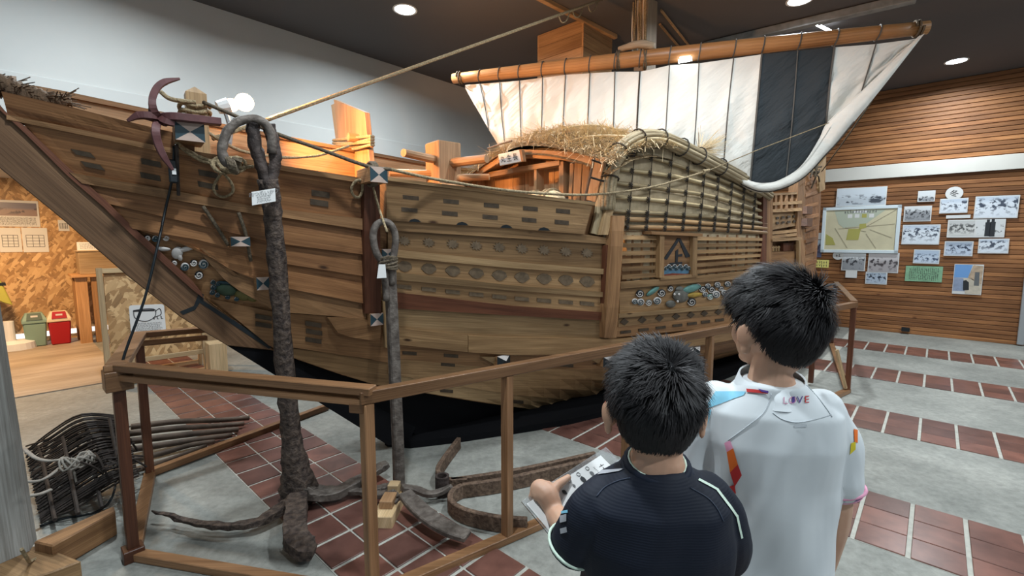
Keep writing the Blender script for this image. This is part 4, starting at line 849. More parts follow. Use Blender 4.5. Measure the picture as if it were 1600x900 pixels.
for (a, b) in (((925, 250), (966, 262)), ((922, 277), (958, 286))):
    mb = MB(); mb.tube([HU(*a, .0), HU((a[0]+b[0])/2, (a[1]+b[1])/2+1, .03), HU(*b, .06)], .008, 5); mb.build('lashing', 'cord', ship)

hullpoly(ship, 'corner_panel', [(908, 318), (950, 318), (950, 374), (902, 368)], -.04, 'hull_brown', .02)
# --- deckhouse front, thatched roof
SG = 1.26
dh = bpy.data.objects.new('deckhouse', None); link(dh, ship, P(1.4, 0, 1.4))
def gab(name, px, s, th, mat, bev=.003, grain=None):
    mb = MB(); mb.prism([psx(x, y, s) for x, y in px], S*th); return mb.build(name, mat, dh, bevel=bev, grain=grain if grain is not None else (psx(*px[1], s)-psx(*px[0], s)))
gab('rafter', [(714, 285), (776, 243), (812, 233), (815, 246), (778, 255), (724, 290)], SG, .10, 'deck_pine'); gab('rafter', [(812, 233), (880, 236), (945, 246), (942, 256), (926, 259), (878, 250), (815, 246)], SG, .10, 'deck_pine')
gab('lintel', [(742, 272), (874, 250), (874, 258), (742, 281)], SG+.02, .08, 'deck_pine')
for px in ([(740, 276), (746, 276), (746, 292), (740, 292)], [(834, 258), (838, 257), (838, 305), (834, 305)], [(873, 252), (880, 252), (880, 308), (873, 308)]): gab('post', px, SG+.03, .09, 'deck_pine', grain=ZU)
gab('post', [(880, 254), (891, 254), (889, 308), (880, 308)], SG+.10, .04, 'deck_pine', grain=ZU)
xs = [746, 754, 772, 801, 820, 845, 866, 874]
for a, b in zip(xs[:-1], xs[1:]): gab('wall_board', [(a+.4, ip([(742, 277), (874, 254)], a)), (b-.4, ip([(742, 277), (874, 254)], b)), (b-.4, 312), (a+.4, 312)], SG+.16, .02, 'deck_pine', grain=ZU)
xs = [746, 775, 800, 830, 865]
for a, b in zip(xs[:-1], xs[1:]): gab('gable_board', [(a+.3, ip([(742, 268), (815, 240), (872, 246)], a)), (b-.3, ip([(742, 268), (815, 240), (872, 246)], b)), (b-.3, ip([(742, 278), (874, 256)], b)), (a+.3, ip([(742, 278), (874, 256)], a))], SG+.13, .02, 'hull_red', grain=ZU)
xs = [890, 897, 910, 922]
for a, b in zip(xs[:-1], xs[1:]): gab('wall_board', [(a+.4, 254), (b-.4, 256), (b-.8-4, 314), (a+.4-3, 314)], SG+.06, .02, 'deck_pine', grain=ZU)
gab('corner_board', [(926, 246), (945, 249), (930, 316), (914, 312)], SG-.03, .03, 'deck_pine', grain=ZU); mb = MB(); mb.tube([psx(913, 316, SG-.03), psx(930, 240, SG-.03)], .012, 6); mb.build('corner_stick', 'pole_dark', dh)
# roof body and thatch
def zth(s, w_): return np.interp(s, (1.2, 1.45, 1.75, 2.1), (2.27, 2.40, 2.47, 2.46))-.25*(abs(w_)/.9)**1.6*(.9 if w_ < 0 else .9)
rows_ = []
for s in np.linspace(1.23, 2.05, 8): rows_.append([P(s, w_, zth(s, w_)) for w_ in np.linspace(-1.0-.0, 1.0, 21)])
mb = MB(); mb.grid(rows_); b0 = [[P(s, w_, zth(s, w_)-.07) for w_ in np.linspace(-1.0, 1.0, 21)] for s in np.linspace(1.23, 2.05, 8)]; mb.grid(b0); mb.build('roof_base', 'straw_base', dh, recalc=False)
mb = MB()
for k in range(7500):
    s = rng.uniform(1.17, 2.05); wv = rng.uniform(-1.03, 1.05); p = P(s, wv, zth(s, wv)+.012+rng.uniform(0, .05))
    sd = np.sign(wv) if abs(wv) > .1 else rng.choice([-1, 1]); d = T*sd*rng.uniform(-.2, 1)+S*rng.normal(-.25, .8)+ZU*rng.normal(-.06, .16); d /= np.linalg.norm(d); L = rng.uniform(.05, .17)
    e = p+d*L; s2, w2, z2 = SW(e); e[2] = max(e[2], zth(s2, w2)+.006) if 1.2 < s2 < 2.05 and abs(w2) < 1 else e[2]-.01
    sdv = np.cross(d, ZU); sdv /= np.linalg.norm(sdv); hw = rng.uniform(.0016, .0032)
    mb.add([p-sdv*hw, p+sdv*hw, e+sdv*hw*.5, e-sdv*hw*.5], [(0, 1, 2, 3)])
for k in range(170):                                                   # tuft sticking out past the reed rim
    p = HU(1092, 236, -.02); d = T*rng.normal(.3, .3)+S*rng.normal(.5, .3)+ZU*rng.normal(.25, .22); d /= np.linalg.norm(d); e = p+d*rng.uniform(.1, .26); q = np.cross(d, ORG-p); q /= np.linalg.norm(q); mb.add([p-q*.002, p+q*.002, e+q*.001, e-q*.001], [(0, 1, 2, 3)])
mb.build('thatch', 'straw', dh, kind='stuff', recalc=False)
for pth in ([(842, 216, 1.3), (870, 205, 1.42), (900, 197, 1.55), (935, 196, 1.68), (962, 202, 1.75), (982, 212, 1.8)], [(878, 224, 1.28), (910, 215, 1.35), (940, 212, 1.42), (985, 213, 1.5)], [(762, 232, 1.2), (786, 224, 1.24), (800, 220, 1.27)]):
    mb = MB(); q = [psx(x, y, s) for x, y, s in pth]; q = [p+ZU*0 for p in q]; mb.tube(smoothpath(q, 4), .008, 6); mb.build('roof_stick', 'reed' if pth[0][0] != 762 else 'pole_dark', dh)
# name board: reads right to left
q = [psx(x, y, SG-.10) for x, y in ((778, 241), (811, 234), (815, 252), (781, 259))]
mb = MB(); mb.prism(q, S*.02); nb = mb.build('name_board', 'paper', dh, bevel=.002, label='white ship name board with three black characters')
mb = MB(); mb.prism([psx(x, y, SG-.105) for x, y in ((811, 234), (814.5, 233.5), (818, 252), (814.5, 252.5))], S*.03); mb.build('board_edge', 'hull_brown', nb)
xd = q[1]-q[0]; yd = q[0]-q[3]
for k, ch in enumerate('丸生長'): text(ch, 'board_character', q[0]+xd*(.21+.29*k)-yd*.5-S*.003, xd, yd, np.linalg.norm(yd)*.56, 'ink', nb, squeeze=1.0)

# --- stern gallery
def stb(name, pts_, off, mat, th=.05): return hullpoly(ship, name, pts_, off, mat, th)
stb('stern_post', [(1193, 300), (1199, 300), (1197, 440), (1190, 440)], .05, 'hull_maroon', .10); stb('stern_post', [(1199, 298), (1208, 298), (1206, 440), (1197, 440)], .05, 'hull_brown', .10); stb('stern_post', [(1247, 276), (1258, 275), (1258, 440), (1246, 440)], .05, 'hull_brown', .10)
stb('gallery_back', [(1207, 330), (1248, 326), (1248, 440), (1206, 440)], -.07, 'hull_brown', .03)
stb('quarter_panel', [(1258, 276), (1284, 262), (1282, 330), (1273, 440), (1258, 440)], .0, 'hull_red', .05)
for y0, h in ((301, 3.5), (315, 5), (326, 5), (372, 4.5)): stb('gallery_rail', [(1207, y0+1), (1253, y0-1.5), (1253, y0-1.5+h), (1207, y0+1+h)], .03, 'hull_tan', .06)
for k in range(5): x = 1211+k*8.4; stb('baluster', [(x, 303-k*.2), (x+3.4, 303-k*.2), (x+3.4, 327-k*.2), (x, 327-k*.2)], .015, 'hull_brown', .03)
stb('gallery_panel', [(1207, 333), (1248, 329), (1248, 352), (1207, 359)], -.02, 'hull_tan', .03)
for k in range(4):
    for j in range(2): x = 1213+k*9; y = 339+j*8-k*1.0; stb('panel_cover', [(x, y), (x+4.5, y-.4), (x+4.5, y+3.2), (x, y+3.6)], -.018, 'nail_cover', .006)
for y0 in (360, 366): stb('gallery_slat', [(1207, y0+2), (1245, y0-2), (1245, y0+2.5), (1207, y0+6.5)], -.01, 'hull_tan', .03)
stb('gallery_door', [(1224, 380), (1246, 378), (1246, 440), (1224, 440)], -.04, 'hull_maroon', .03); stb('gallery_post', [(1248.5, 376), (1251, 376), (1251, 440), (1248.5, 440)], .035, 'hull_pale', .03)
for k in range(3): x = 1208+k*4.2; stb('window_bar', [(x, 384), (x+1.6, 384), (x+1.6, 412), (x, 412)], -.045, 'hull_pale', .012)
for k in range(4): y = 386+k*7; stb('window_bar', [(1206, y), (1219, y-.5), (1219, y+1), (1206, y+1.5)], -.045, 'hull_pale', .012)
for y in (322, 341): stb('rail_tenon', [(1261, y), (1270, y), (1269, y+13), (1261, y+12)], .06, 'hull_dark', .08)
for k in range(8): y = 285+k*18; stb('quarter_slat', [(1259, y), (1282-k*.8, y-6), (1282-k*.8, y-1), (1259, y+5)], .012, 'hull_red', .02)
stb('stern_board', [(1278, 262), (1291, 244), (1289, 296), (1281, 300)], .04, 'hull_pale', .06)
mb = MB()
for k in range(14): p = HU(1270+rng.uniform(-8, 8), 268+rng.uniform(-8, 10), .08); d = (S*rng.normal()+T*rng.normal()*.5+ZU*rng.normal())*.05; mb.tube([p-d, p+T*.02, p+d], .010, 5)
mb.build('stern_lashing', 'rope_dark', ship)
# --- deck fittings: windlass post with pegs, upright boards
wl_ = bpy.data.objects.new('windlass', None); link(wl_, ship, ptw(690, 290, -.05))
mb = MB(); c = ptw(692, 224, -.05); k = np.linalg.norm(c-ORG)/FPX; a0 = .10; bse = np.array([c[0], c[1], 1.40]); mb.box((c+bse)/2, S*a0, T*a0, ZU*(c[2]-1.40)/2); mb.build('post', 'deck_pine', wl_, bevel=.008, grain=ZU)
cx0 = c.copy()
for (dz, dirv, L0, L1, r_) in ((-.135, -S+T*.35, .06, .42, .032), (-.235, -S-T*.4, .06, .40, .032), (-.155, T+S*.30, .06, .42, .036), (-.26, T*1.0+S*.9, .06, .36, .028)):
    d = dirv/np.linalg.norm(dirv); mb = MB(); p = cx0+ZU*dz; mb.tube([p, p+d*L0, p+d*L1], [r_, r_, r_*.85], 10); mb.build('peg', 'deck_pine', wl_, grain=d)
mb = MB(); mb.box(cx0+ZU*-.36+T*.12-S*.05, S*.10, T*.10, ZU*.03); mb.build('cheek_block', 'deck_pine', wl_, bevel=.006); mb = MB(); mb.box(cx0+ZU*-.46+T*.12-S*.05, S*.06, T*.06, ZU*.07); mb.build('cheek_block', 'deck_pine', wl_, bevel=.006)
ub = bpy.data.objects.new('upright_boards', None); link(ub, ship, P(.1, -.1, 1.4))
def upb(px, s, th, name='upright_board'): mb = MB(); q = [psx(x, y, s) for x, y in px]; mb.prism(q, S*th); return mb.build(name, 'deck_pine', ub, bevel=.004, grain=ZU)
upb([(521, 155), (569, 175), (581, 290), (538, 292)], .05, .045); upb([(517, 164), (525, 160), (545, 292), (534, 292)], .12, .04)
mb = MB(); p = psx(560, 216, .05); mb.tube([p+S*.05, p-S*.08], .032, 10); mb.build('board_peg', 'deck_pine', ub)
for k in range(4):
    y = 213+k*4.5; mb = MB(); mb.tube(smoothpath([psx(524, y+7, .20), psx(522, y+6, .02), psx(550, y+3+(k % 2)*4, .028), psx(579, y, .03), psx(580, y+2, .16), psx(550, y+6, .20), psx(524, y+7, .20)], 4), .011, 6); mb.build('board_lashing', 'rope', ub)
# bow bitt
tp = ptw(305, 148, .16); bb = tp*[1, 1, 0]+ZU*1.80; mb = MB(); mb.box((bb+tp)/2, S*.045, T*.045, ZU*(tp[2]-bb[2])/2)
q = [tp+ZU*.0+S*.045*i+T*.045*j for i, j in ((-1, -1), (1, -1), (1, 1), (-1, 1))]; mb.add(q+[tp+ZU*.04], [(0, 1, 4), (1, 2, 4), (2, 3, 4), (3, 0, 4)]); mb.build('bow_bitt', 'hull_pale', ship, grain=ZU)
# mast
MS, MW = 2.80, .13
mt = MB(); mt.box(P(MS, MW, (1.40+ZC)/2), S*.085, T*.075, ZU*(ZC-1.40)/2); mast = mt.build('mast', 'mast_wood', ship, grain=ZU, bevel=.006)
for k in range(9):
    mb = MB(); x0 = -.075+.019*k; ph = rng.uniform(0, 6); mb.tube([P(MS-.10-.012*(k % 3), MW+x0*(1+.3*(z-3.2))+.008*math.sin(ph+z*9), z) for z in np.linspace(3.35, ZC-.01, 10)], .009, 5); mb.build('halyard', 'rope' if k % 3 else 'paper_warm', ship)
# straw bales in front of the deckhouse
for (x0, x1, y, lab) in ((774, 822, 297, 'straw-wrapped cargo bale lying beside the name board end of the deckhouse front'), (822, 878, 297, 'straw-wrapped cargo bale with rope lashing near the deckhouse corner post')):
    pa, pb = psx(x0, y, 1.08), psx(x1, y, 1.08); t = thing('straw_bale', lab, 'bale', (pa+pb)/2*[1, 1, 0]+ZU*1.4, 'straw bales on deck')
    pa[2] = pb[2] = 1.86-.10; mb = MB(); n = 9; path = [pa+(pb-pa)*i/n for i in range(n+1)]; mb.tube(path, [.055, .095, .11, .112, .106, .106, .112, .11, .095, .055], 14); mb.build('bale_body', 'straw', t, smooth=True)
    for k in (2, 3, 6, 7):
        c = path[k]; d = (pb-pa)/np.linalg.norm(pb-pa); nn = np.cross(d, ZU); mb = MB(); mb.tube([c+(nn*math.cos(a)+ZU*math.sin(a))*.116 for a in np.linspace(0, 2*math.pi, 16)], .009, 5); mb.build('bale_rope', 'rope', t)
    mb = MB(); mb.box((pa+pb)/2*[1, 1, 0]+ZU*1.515, (pb-pa)*.42, np.cross((pb-pa)/np.linalg.norm(pb-pa), ZU)*.09, ZU*.125); mb.build('bale_crate', 'hull_brown', t)
# ================================================================== YARD AND SAIL
ang = math.radians(-73.6); YD = np.array([-math.sin(ang), -math.cos(ang), 0]); YD = np.array([math.cos(math.radians(16.4)), -math.sin(math.radians(16.4)), 0])
YN = np.array([-YD[1], YD[0], 0]); YN = YN if YN[1] < 0 else -YN            # towards the viewer
yc = P(MS, MW, 0)+YN*.22
def yp(x, y, d=0.0): return hitpl(x, y, YN, YN@yc+d)
yl, yr = yp(708, 123), yp(1450, 43)
t = thing('yard', 'long round pine yard carrying the sail, lashed in front of the mast', 'spar', (yl+yr)/2)
mb = MB(); ks = np.linspace(0, 1, 15); mb.tube([yl+(yr-yl)*k for k in ks], [.052+.022*math.sin(math.pi*k) for k in ks], 16); mb.build('spar', 'yard_wood', t, smooth=True, grain=yr-yl)
for k, c in ((0.0, yl), (1.0, yr)): 
    mb = MB(); d = (yr-yl)/np.linalg.norm(yr-yl); c = c+d*(.06 if k == 0 else -.10); nn = np.cross(d, ZU); mb.tube([c+(nn*math.cos(a)+ZU*math.sin(a))*.062+d*.004*a for a in np.linspace(0, 4*math.pi, 26)], .009, 5); mb.build('end_lashing', 'rope_dark', t)
XT = [727, 750, 781, 812, 848, 884, 922, 961, 1000, 1046, 1092, 1146, 1190, 1246, 1303, 1368, 1436]
def ytop(x): return ip([(725, 133), (812, 126), (884, 117), (961, 112), (1000, 112), (1020, 108), (1046, 102), (1092, 99), (1190, 85), (1303, 74), (1368, 69), (1436, 60)], x)
for x in XT[1:-1]:
    k = (yp(x, 100)-yl)@YD/((yr-yl)@YD); c = yl+(yr-yl)*k; d = (yr-yl)/np.linalg.norm(yr-yl); nn = np.cross(d, ZU); r_ = .056+.022*math.sin(math.pi*k)
    mb = MB(); mb.tube([c+(nn*math.cos(a)+ZU*math.sin(a))*r_+d*.01*math.sin(a) for a in np.linspace(0, 2*math.pi, 16)], .006, 5); mb.build('sail_lashing', 'sail_cord', t)
mb = MB(); mb.tube(smoothpath([yp(967, 78, .02), yp(985, 72, .05), yp(1002, 69, .06), yp(1022, 73, .02)], 4), [.03]*4+[.035]*4+[.04]*4+[.035], 8); mb.build('yard_saddle', 'mast_wood', t, smooth=True, grain=YD)
for x0 in (966, 1008): mb = MB(); c = yp(x0, 94); mb.tube([c+(YN*math.cos(a)+ZU*math.sin(a))*.085+YD*.012*math.sin(a*1.5) for a in np.linspace(0, 6*math.pi, 40)], .008, 5); mb.build('saddle_lashing', 'rope_dark', t)
lt = thing('yard_lamp', 'small bright LED lamp fixed under the yard', 'lamp', yp(1070, 96, .05))
mb = MB(); mb.tube([yp(1060, 96, .07), yp(1081, 92, .07)], .018, 10); mb.build('tube', 'led', lt); mb = MB(); mb.box(yp(1070, 90, .03), YD*.05, YN*.03, ZU*.01); mb.build('clip', 'steel', lt)
# sail panels: top on the yard, lower edge hanging in a curve
LOW = [(725, 135), (765, 205), (805, 268), (850, 300), (950, 305), (1050, 290), (1110, 272), (1130, 264), (1150, 273), (1180, 286), (1210, 285), (1240, 270), (1260, 250), (1281, 216), (1295, 190), (1350, 140), (1436, 57)]
XB = [727, 764, 792, 816, 842, 878, 914, 953, 993, 1035, 1080, 1130, 1172, 1228, 1290, 1345, 1436]
sail = thing('sail', 'white canvas sail with one black stripe hanging from the yard', 'sail', yp(1050, 240, .05))
def sailpt(c, k):                                                     # c: column coordinate, k: 0 top .. 1 bottom
    xt = np.interp(c, range(len(XT)), XT); xb = np.interp(c, range(len(XT)), XB); yb = ip(LOW, xb); yt = ytop(xt)
    yb = max(yb, yt+2); x = xt+(xb-xt)*k; y = yt+(yb-yt)*k
    x += 1.5*math.sin(k*math.pi)*math.sin(c*2.1)
    d = .02+.22*math.sin(math.pi*min(1, k*.75))*math.sin(math.pi*c/16)+.010*math.sin(c*7.3+k*6.0)*math.sin(math.pi*k*.9)+.018*math.sin(2*math.pi*c+1.2)*k*(1-k)
    d += .010*math.sin(c*3.1+k*11)+.008*math.sin(c*9.7-k*17)*k+.006*math.sin(c*5.0+k*23)
    return yp(x, y, d)
for i in range(16):
    m = 'sail_black' if i in (12, 13) else 'sail_white'; mb = MB(); n = 10
    mb.grid([[sailpt(i+j/n, k/16) for j in range(n+1)] for k in range(17)]); mb.build('sail_panel', m, sail, grain=YD, smooth=True, recalc=False)
for i in range(1, 16):
    mb = MB(); mb.tube([sailpt(i, k/14)+YN*.012 for k in range(15)], .0055 if i not in (8, 12, 14) else .008, 5); mb.build('sail_cord', 'sail_cord' if i != 8 else 'cord', sail)
INN = [(1436, 57), (1350, 140), (1295, 190), (1281, 216), (1260, 250), (1240, 270), (1210, 285), (1180, 286), (1150, 273), (1130, 264)]; OUT = [(1441, 57), (1381, 134), (1335, 190), (1307, 224), (1290, 242), (1260, 274), (1228, 293), (1192, 300), (1160, 289), (1132, 267)]
mb = MB(); ri, ro, rm = [], [], []
for (a, b) in zip(smoothpath([(x, y, 0) for x, y in INN], 4), smoothpath([(x, y, 0) for x, y in OUT], 4)):
    p = yp(a[0], a[1], .13); q = yp(b[0], b[1], .16); ri.append(p+YN*.01); rm.append((p+q)/2+YN*.06); ro.append(q)
mb.grid([ri, rm, ro, [p-YN*.08 for p in ro]]); mb.build('rolled_hem', 'sail_hem', sail, smooth=True, recalc=False, grain=YD)
mb = MB(); mb.tube(ri, .006, 5); mb.build('hem_cord', 'paper_warm', sail)
mb = MB(); mb.tube([p+YN*.005 for p in ro[8:]], .005, 5); mb.build('hem_cord', 'cord', sail)
# small stuff beyond the yard near the ceiling
t = thing('tube_light', 'short fluorescent tube lamp on a bracket behind the yard', 'lamp', fl(1288, 45, 3.80))
mb = MB(); mb.tube([fl(1276, 38, 3.80), fl(1300, 50, 3.80)], .015, 8); mb.build('tube', 'led', t); mb = MB(); mb.bar(fl(1282, 40, 3.83), fl(1282, 40, 3.83)+ZU*.05, .02, .02, up=U); mb.build('bracket', 'box_pine', t)
for a, b, lab in (((1033, 16), (1080, 76), 'thin brown pole slung under the ceiling, the longer of two behind the mast'), ((1031, 38), (1064, 77), 'thin brown pole slung under the ceiling, the shorter of two behind the mast')):
    mb = MB(); mb.tube([fl(*a, 3.86), fl(*b, 3.86)], .014, 6); mb.build('ceiling_pole', 'box_pine', label=lab, cat='pole')

# ================================================================== ROPES
def rope(name, path, r, mat, lab, cat='rope', n=6, sm=5):
    mb = MB(); mb.tube(smoothpath(path, sm), r, n); return mb.build(name, mat, label=lab, cat=cat, smooth=True)
pe = fl(941, -1, 3.86); rope('stay_rope', [ptw(332, 217, .05), ptw(418, 187, 0)]+[ptw(418, 187, 0)+(pe-ptw(418, 187, 0))*k for k in (.25, .5, .75, 1)], .013, 'rope', 'long taut stay rope running from the bow up to the ceiling')
mb = MB(); p0, p1 = ptw(418, 187, 0), pe
for k in (.80, .86, .93): c = p0+(p1-p0)*k; mb.tube(smoothpath([c, c-ZU*.05+S*.04, c-ZU*.02+S*.10, c+(p1-p0)*.05], 4), .006, 5)
mb.build('stay_whipping', 'rope', label='pale loose rope end hanging along the stay rope', cat='rope')
rope('side_rope', [ptw(318, 160, .22), ptw(370, 182, .36), HU(430, 208, .10), HU(500, 233, .10), HU(572, 259, .15), HU(612, 265, .16)], .010, 'rope_dark', 'dark rope stretched along the bow rail from the bitt to the beam end')
rope('side_rope', [HU(612, 265, .17), HU(680, 280, .08), HU(780, 296, .07), HU(860, 303, .07), HU(930, 304, .08), HU(1010, 294, .09), HU(1060, 281, .10), HU(1108, 266, .12)], .009, 'rope', 'pale rope stretched along the side box to the sail corner')
rope('side_rope', [HU(1108, 266, .12), HU(1118, 262, .14), yp(1180, 236, .36), yp(1240, 213, .34), yp(1295, 192, .20)], .004, 'rope', 'thin pale cord from the rope end up across the black sail stripe')
mb = MB(); mb.tube([HU(1098, 269, .12), HU(1108, 266, .125)], [.02, .012], 8); mb.build('rope_toggle', 'rope', label='pale spliced toggle at the rope end by the woven screen', cat='toggle')
rope('deck_rope', [ptw(325, 207, .2), ptw(355, 226, .15), ptw(385, 238, .1), ptw(440, 246, .05), ptw(490, 244, .0), ptw(515, 238, -.02), ptw(545, 228, -.05)], .009, 'rope', 'pale rope hanging slack inside the bow rail')
rope('sheet_rope', [yp(1380, 130, .05), yp(1330, 205, -.1), HU(1284, 268, .1)], .006, 'rope_dark', 'thin dark sheet rope from the sail edge down to the stern')
t = thing('bitt_rope', 'rope wound in turns round the bow bitt', 'rope', ptw(305, 180, .16))
mb = MB(); c = ptw(304, 165, .16); mb.tube([c+(S*math.cos(a)+T*math.sin(a))*.066+ZU*(.0-.010*a/2+.008*math.sin(3*a)) for a in np.linspace(0, 5.5*math.pi, 60)], .010, 6); mb.build('turns', 'rope', t, smooth=True)
mb = MB(); mb.tube(smoothpath([c+T*.07, c-S*.10+T*.06, c-S*.14+ZU*.03+T*.05], 4), .011, 6); mb.build('loose_end', 'rope', t, smooth=True)
t = thing('mooring_rope', 'pale knotted rope from the painted bow beam to the big anchor ring', 'rope', HU(345, 270, .04))
for q in range(2): mb = MB(); mb.tube(smoothpath([HU(276, 222, .09), HU(290, 233+q*3, .05), HU(315, 246+q*5, .04), HU(338, 254+q*2, .05), HU(350, 258, .10), HU(375, 262, .09), HU(396, 260, .10)], 4), .008, 6); mb.build('strand', 'rope', t, smooth=True)
for q in range(6): mb = MB(); c = HU(344+q*5, 258+2*math.sin(q*2), .09); mb.tube([c+(S*math.cos(a)*(1+.2*(q % 2))+ZU*math.sin(a))*.034+T*.012*math.sin(2*a) for a in np.linspace(0, 2*math.pi, 14)], .009, 5); mb.build('knot_turn', 'rope', t, smooth=True)
mb = MB(); mb.tube(smoothpath([HU(347, 270, .06), HU(337, 284, .05), HU(334, 296, .05), HU(342, 306, .05), HU(354, 307, .05), HU(364, 299, .05), HU(362, 287, .05), HU(350, 271, .06)], 4), .007, 6); mb.build('loop', 'rope', t, smooth=True)
t = thing('beam_rope', 'brown rope lashed on the side beam end with a loop beside it', 'rope', HU(592, 273, .12))
for q in range(5): mb = MB(); c = HU(578+q*1.6, 272, .11); mb.tube([c+(T*math.cos(a)*.06+ZU*math.sin(a)*.062) for a in np.linspace(0, 2*math.pi, 16)], .008, 5); mb.build('turn', 'rope_dark', t, smooth=True)
mb = MB(); mb.tube(smoothpath([HU(570, 281, .08), HU(556, 283, .05), HU(549, 295, .05), HU(553, 306, .05), HU(561, 308, .05), HU(566, 298, .05), HU(567, 276, .08)], 4), .008, 6); mb.build('loop', 'rope', t, smooth=True)
mb = MB(); mb.tube(smoothpath([HU(583, 292, .11), HU(590, 318, .10), HU(598, 343, .22), HU(605, 362, .30)], 4), .007, 6); mb.build('hanging_strand', 'rope', t, smooth=True)
for pth, lab in (([(317, 322), (336, 350), (357, 384)], 'brown lashing rope running down the bow planks beside the switch'), ([(373, 332), (384, 366), (392, 408)], 'brown lashing rope running down the bow planks past the painted beam end')):
    rope('hull_lashing', [HU(x, y, .045) for x, y in pth], .009, 'rope_dark', lab)
mb = MB(); mb.tube([HU(276, 226, .10), HU(279, 305, .06)], .008, 6); mb.build('hanging_rod', 'rod_dark', label='thin dark rod hanging beside the cable switch under the bow beam', cat='rod')
# black cable with inline switch from the bow lamp to the floor
path = [HU(272, 228, .06), HU(271, 262, .06), HU(267, 290, .05), HU(258, 330, .05), ptw(245, 390, .29), ptw(225, 470, .31), ptw(190, 570, .32), ptw(186, 640, .32), fl(184, 720, .2), fl(176, 775, .05), fl(150, 800, .006), fl(100, 810, .006), fl(62, 822, .006)]
t = thing('black_cable', 'black electric cable with an inline switch hanging from the bow to the floor', 'cable', fl(150, 800))
mb = MB(); mb.tube(smoothpath(path, 5), .006, 5); mb.build('wire', 'black_paint', t, smooth=True); mb = MB(); mb.box(HU(270.5, 268, .075), S*.018, ZU*.055, T*.016); mb.build('switch_body', 'black_paint', t, bevel=.006); mb = MB(); mb.box(HU(272, 268, .093), S*.008, ZU*.014, T*.003); mb.build('switch_key', 'white_plastic', t)

# ================================================================== CLAMP LAMP ON THE BOW
lc = ptw(372, 162, -.05); t = thing('clamp_lamp', 'white clamp spotlight with two glowing bulbs behind the big anchor ring', 'lamp', lc)
def ball(mb, c, r, n=12, m=8, sc=(1, 1, 1)):
    rows = [[np.asarray(c)+np.array([r*math.sin(math.pi*i/m)*math.cos(2*math.pi*j/n)*sc[0], r*math.sin(math.pi*i/m)*math.sin(2*math.pi*j/n)*sc[1], r*math.cos(math.pi*i/m)*sc[2]]) for j in range(n)] for i in range(m+1)]
    mb.grid(rows, close=True); return mb
for x, y, r_ in ((362, 164, .036), (382, 160, .050)):
    mb = MB(); ball(mb, ptw(x, y, -.05), r_); mb.build('bulb', 'bulb', t, smooth=True)
mb = MB(); mb.tube([ptw(340, 168, -.05), ptw(357, 165, -.05)], [.035, .045], 12); mb.build('socket', 'white_plastic', t)
mb = MB(); mb.tube(smoothpath([ptw(350, 170, -.05), ptw(356, 185, -.05), ptw(360, 205, -.05), ptw(358, 228, -.05)], 4), .014, 8); mb.build('arm', 'steel', t)
def pointlamp(name, loc, e, col, r): d = bpy.data.lights.new(name, 'POINT'); d.energy = e; d.color = col; d.shadow_soft_size = r; o = bpy.data.objects.new(name, d); COL.objects.link(o); o.location = loc; return o
def spotlamp(name, loc, dirv, e, col, r, ang_, blend=.6):
    d = bpy.data.lights.new(name, 'SPOT'); d.energy = e; d.color = col; d.shadow_soft_size = r; d.spot_size = ang_; d.spot_blend = blend
    o = bpy.data.objects.new(name, d); COL.objects.link(o); o.location = loc; o.rotation_euler = Vector(dirv).to_track_quat('-Z', 'Y').to_euler(); return o
spotlamp('clamp_lamp_beam', tuple(ptw(392, 160, -.05)), S+ZU*-.12, 560, (1.0, 0.46, 0.16), .05, math.radians(125), .6)

# ================================================================== ANCHORS
def flatbar(mb, path, wd, th, up=ZU):                               # rectangular section along a path; wd along 'up', th sideways
    rows = []; k = len(path); path = [np.asarray(p, float) for p in path]
    if not hasattr(wd, '__len__'): wd = [wd]*k
    if not hasattr(th, '__len__'): th = [th]*k
    for i, p in enumerate(path):
        d = path[min(i+1, k-1)]-path[max(0, i-1)]; d /= np.linalg.norm(d); x = np.cross(d, up); x /= np.linalg.norm(x); z_ = np.cross(x, d)
        rows.append([p+x*th[i]/2+z_*wd[i]/2, p-x*th[i]/2+z_*wd[i]/2, p-x*th[i]/2-z_*wd[i]/2, p+x*th[i]/2-z_*wd[i]/2])
    b = len(mb.v); mb.grid(rows, close=True); mb.f += [(b, b+1, b+2, b+3), tuple(b+(k-1)*4+i for i in range(4))]; mb.m += [0, 0]; return mb
def rough(path, rad, n, seed, amp):
    mb = MB(); g = np.random.default_rng(seed); mb.tube(path, rad, n); a = np.array(mb.v); c = np.repeat(np.array(path), n, axis=0)[:len(a)]; a = a+(a-c)*g.normal(0, amp, (len(a), 1)); mb.v = [tuple(p) for p in a]; return mb
a1 = thing('iron_anchor', 'tall heavily rusted four-fluked anchor leaning on the bow, with a ring on top', 'anchor', fl(470, 785))
wz = lambda y: np.interp(y, (200, 260, 790), (.56, .56, .36))
shaft = smoothpath([ptw(x, y, wz(y)) for x, y in ((468, 778), (462, 735), (455, 680), (449, 610), (442, 530), (436, 450), (430, 380), (424, 320), (418, 280))], 5)
rough(shaft, list(np.interp(np.linspace(0, 1, len(shaft)), (0, .06, .14, .24, .6, 1), (.105, .094, .074, .052, .043, .045))), 10, 3, .09).build('shaft', 'rust', a1, smooth=True)
rough(smoothpath([ptw(x, y, .56) for x, y in ((418, 290), (410, 262), (401, 235), (395, 205), (396, 192))], 4), .030, 8, 4, .12).build('shackle_arm', 'rust_dark', a1, smooth=True)
rough(smoothpath([ptw(x, y, .56) for x, y in ((420, 290), (428, 262), (430, 240), (424, 210), (420, 195))], 4), .030, 8, 5, .12).build('shackle_arm', 'rust_dark', a1, smooth=True)
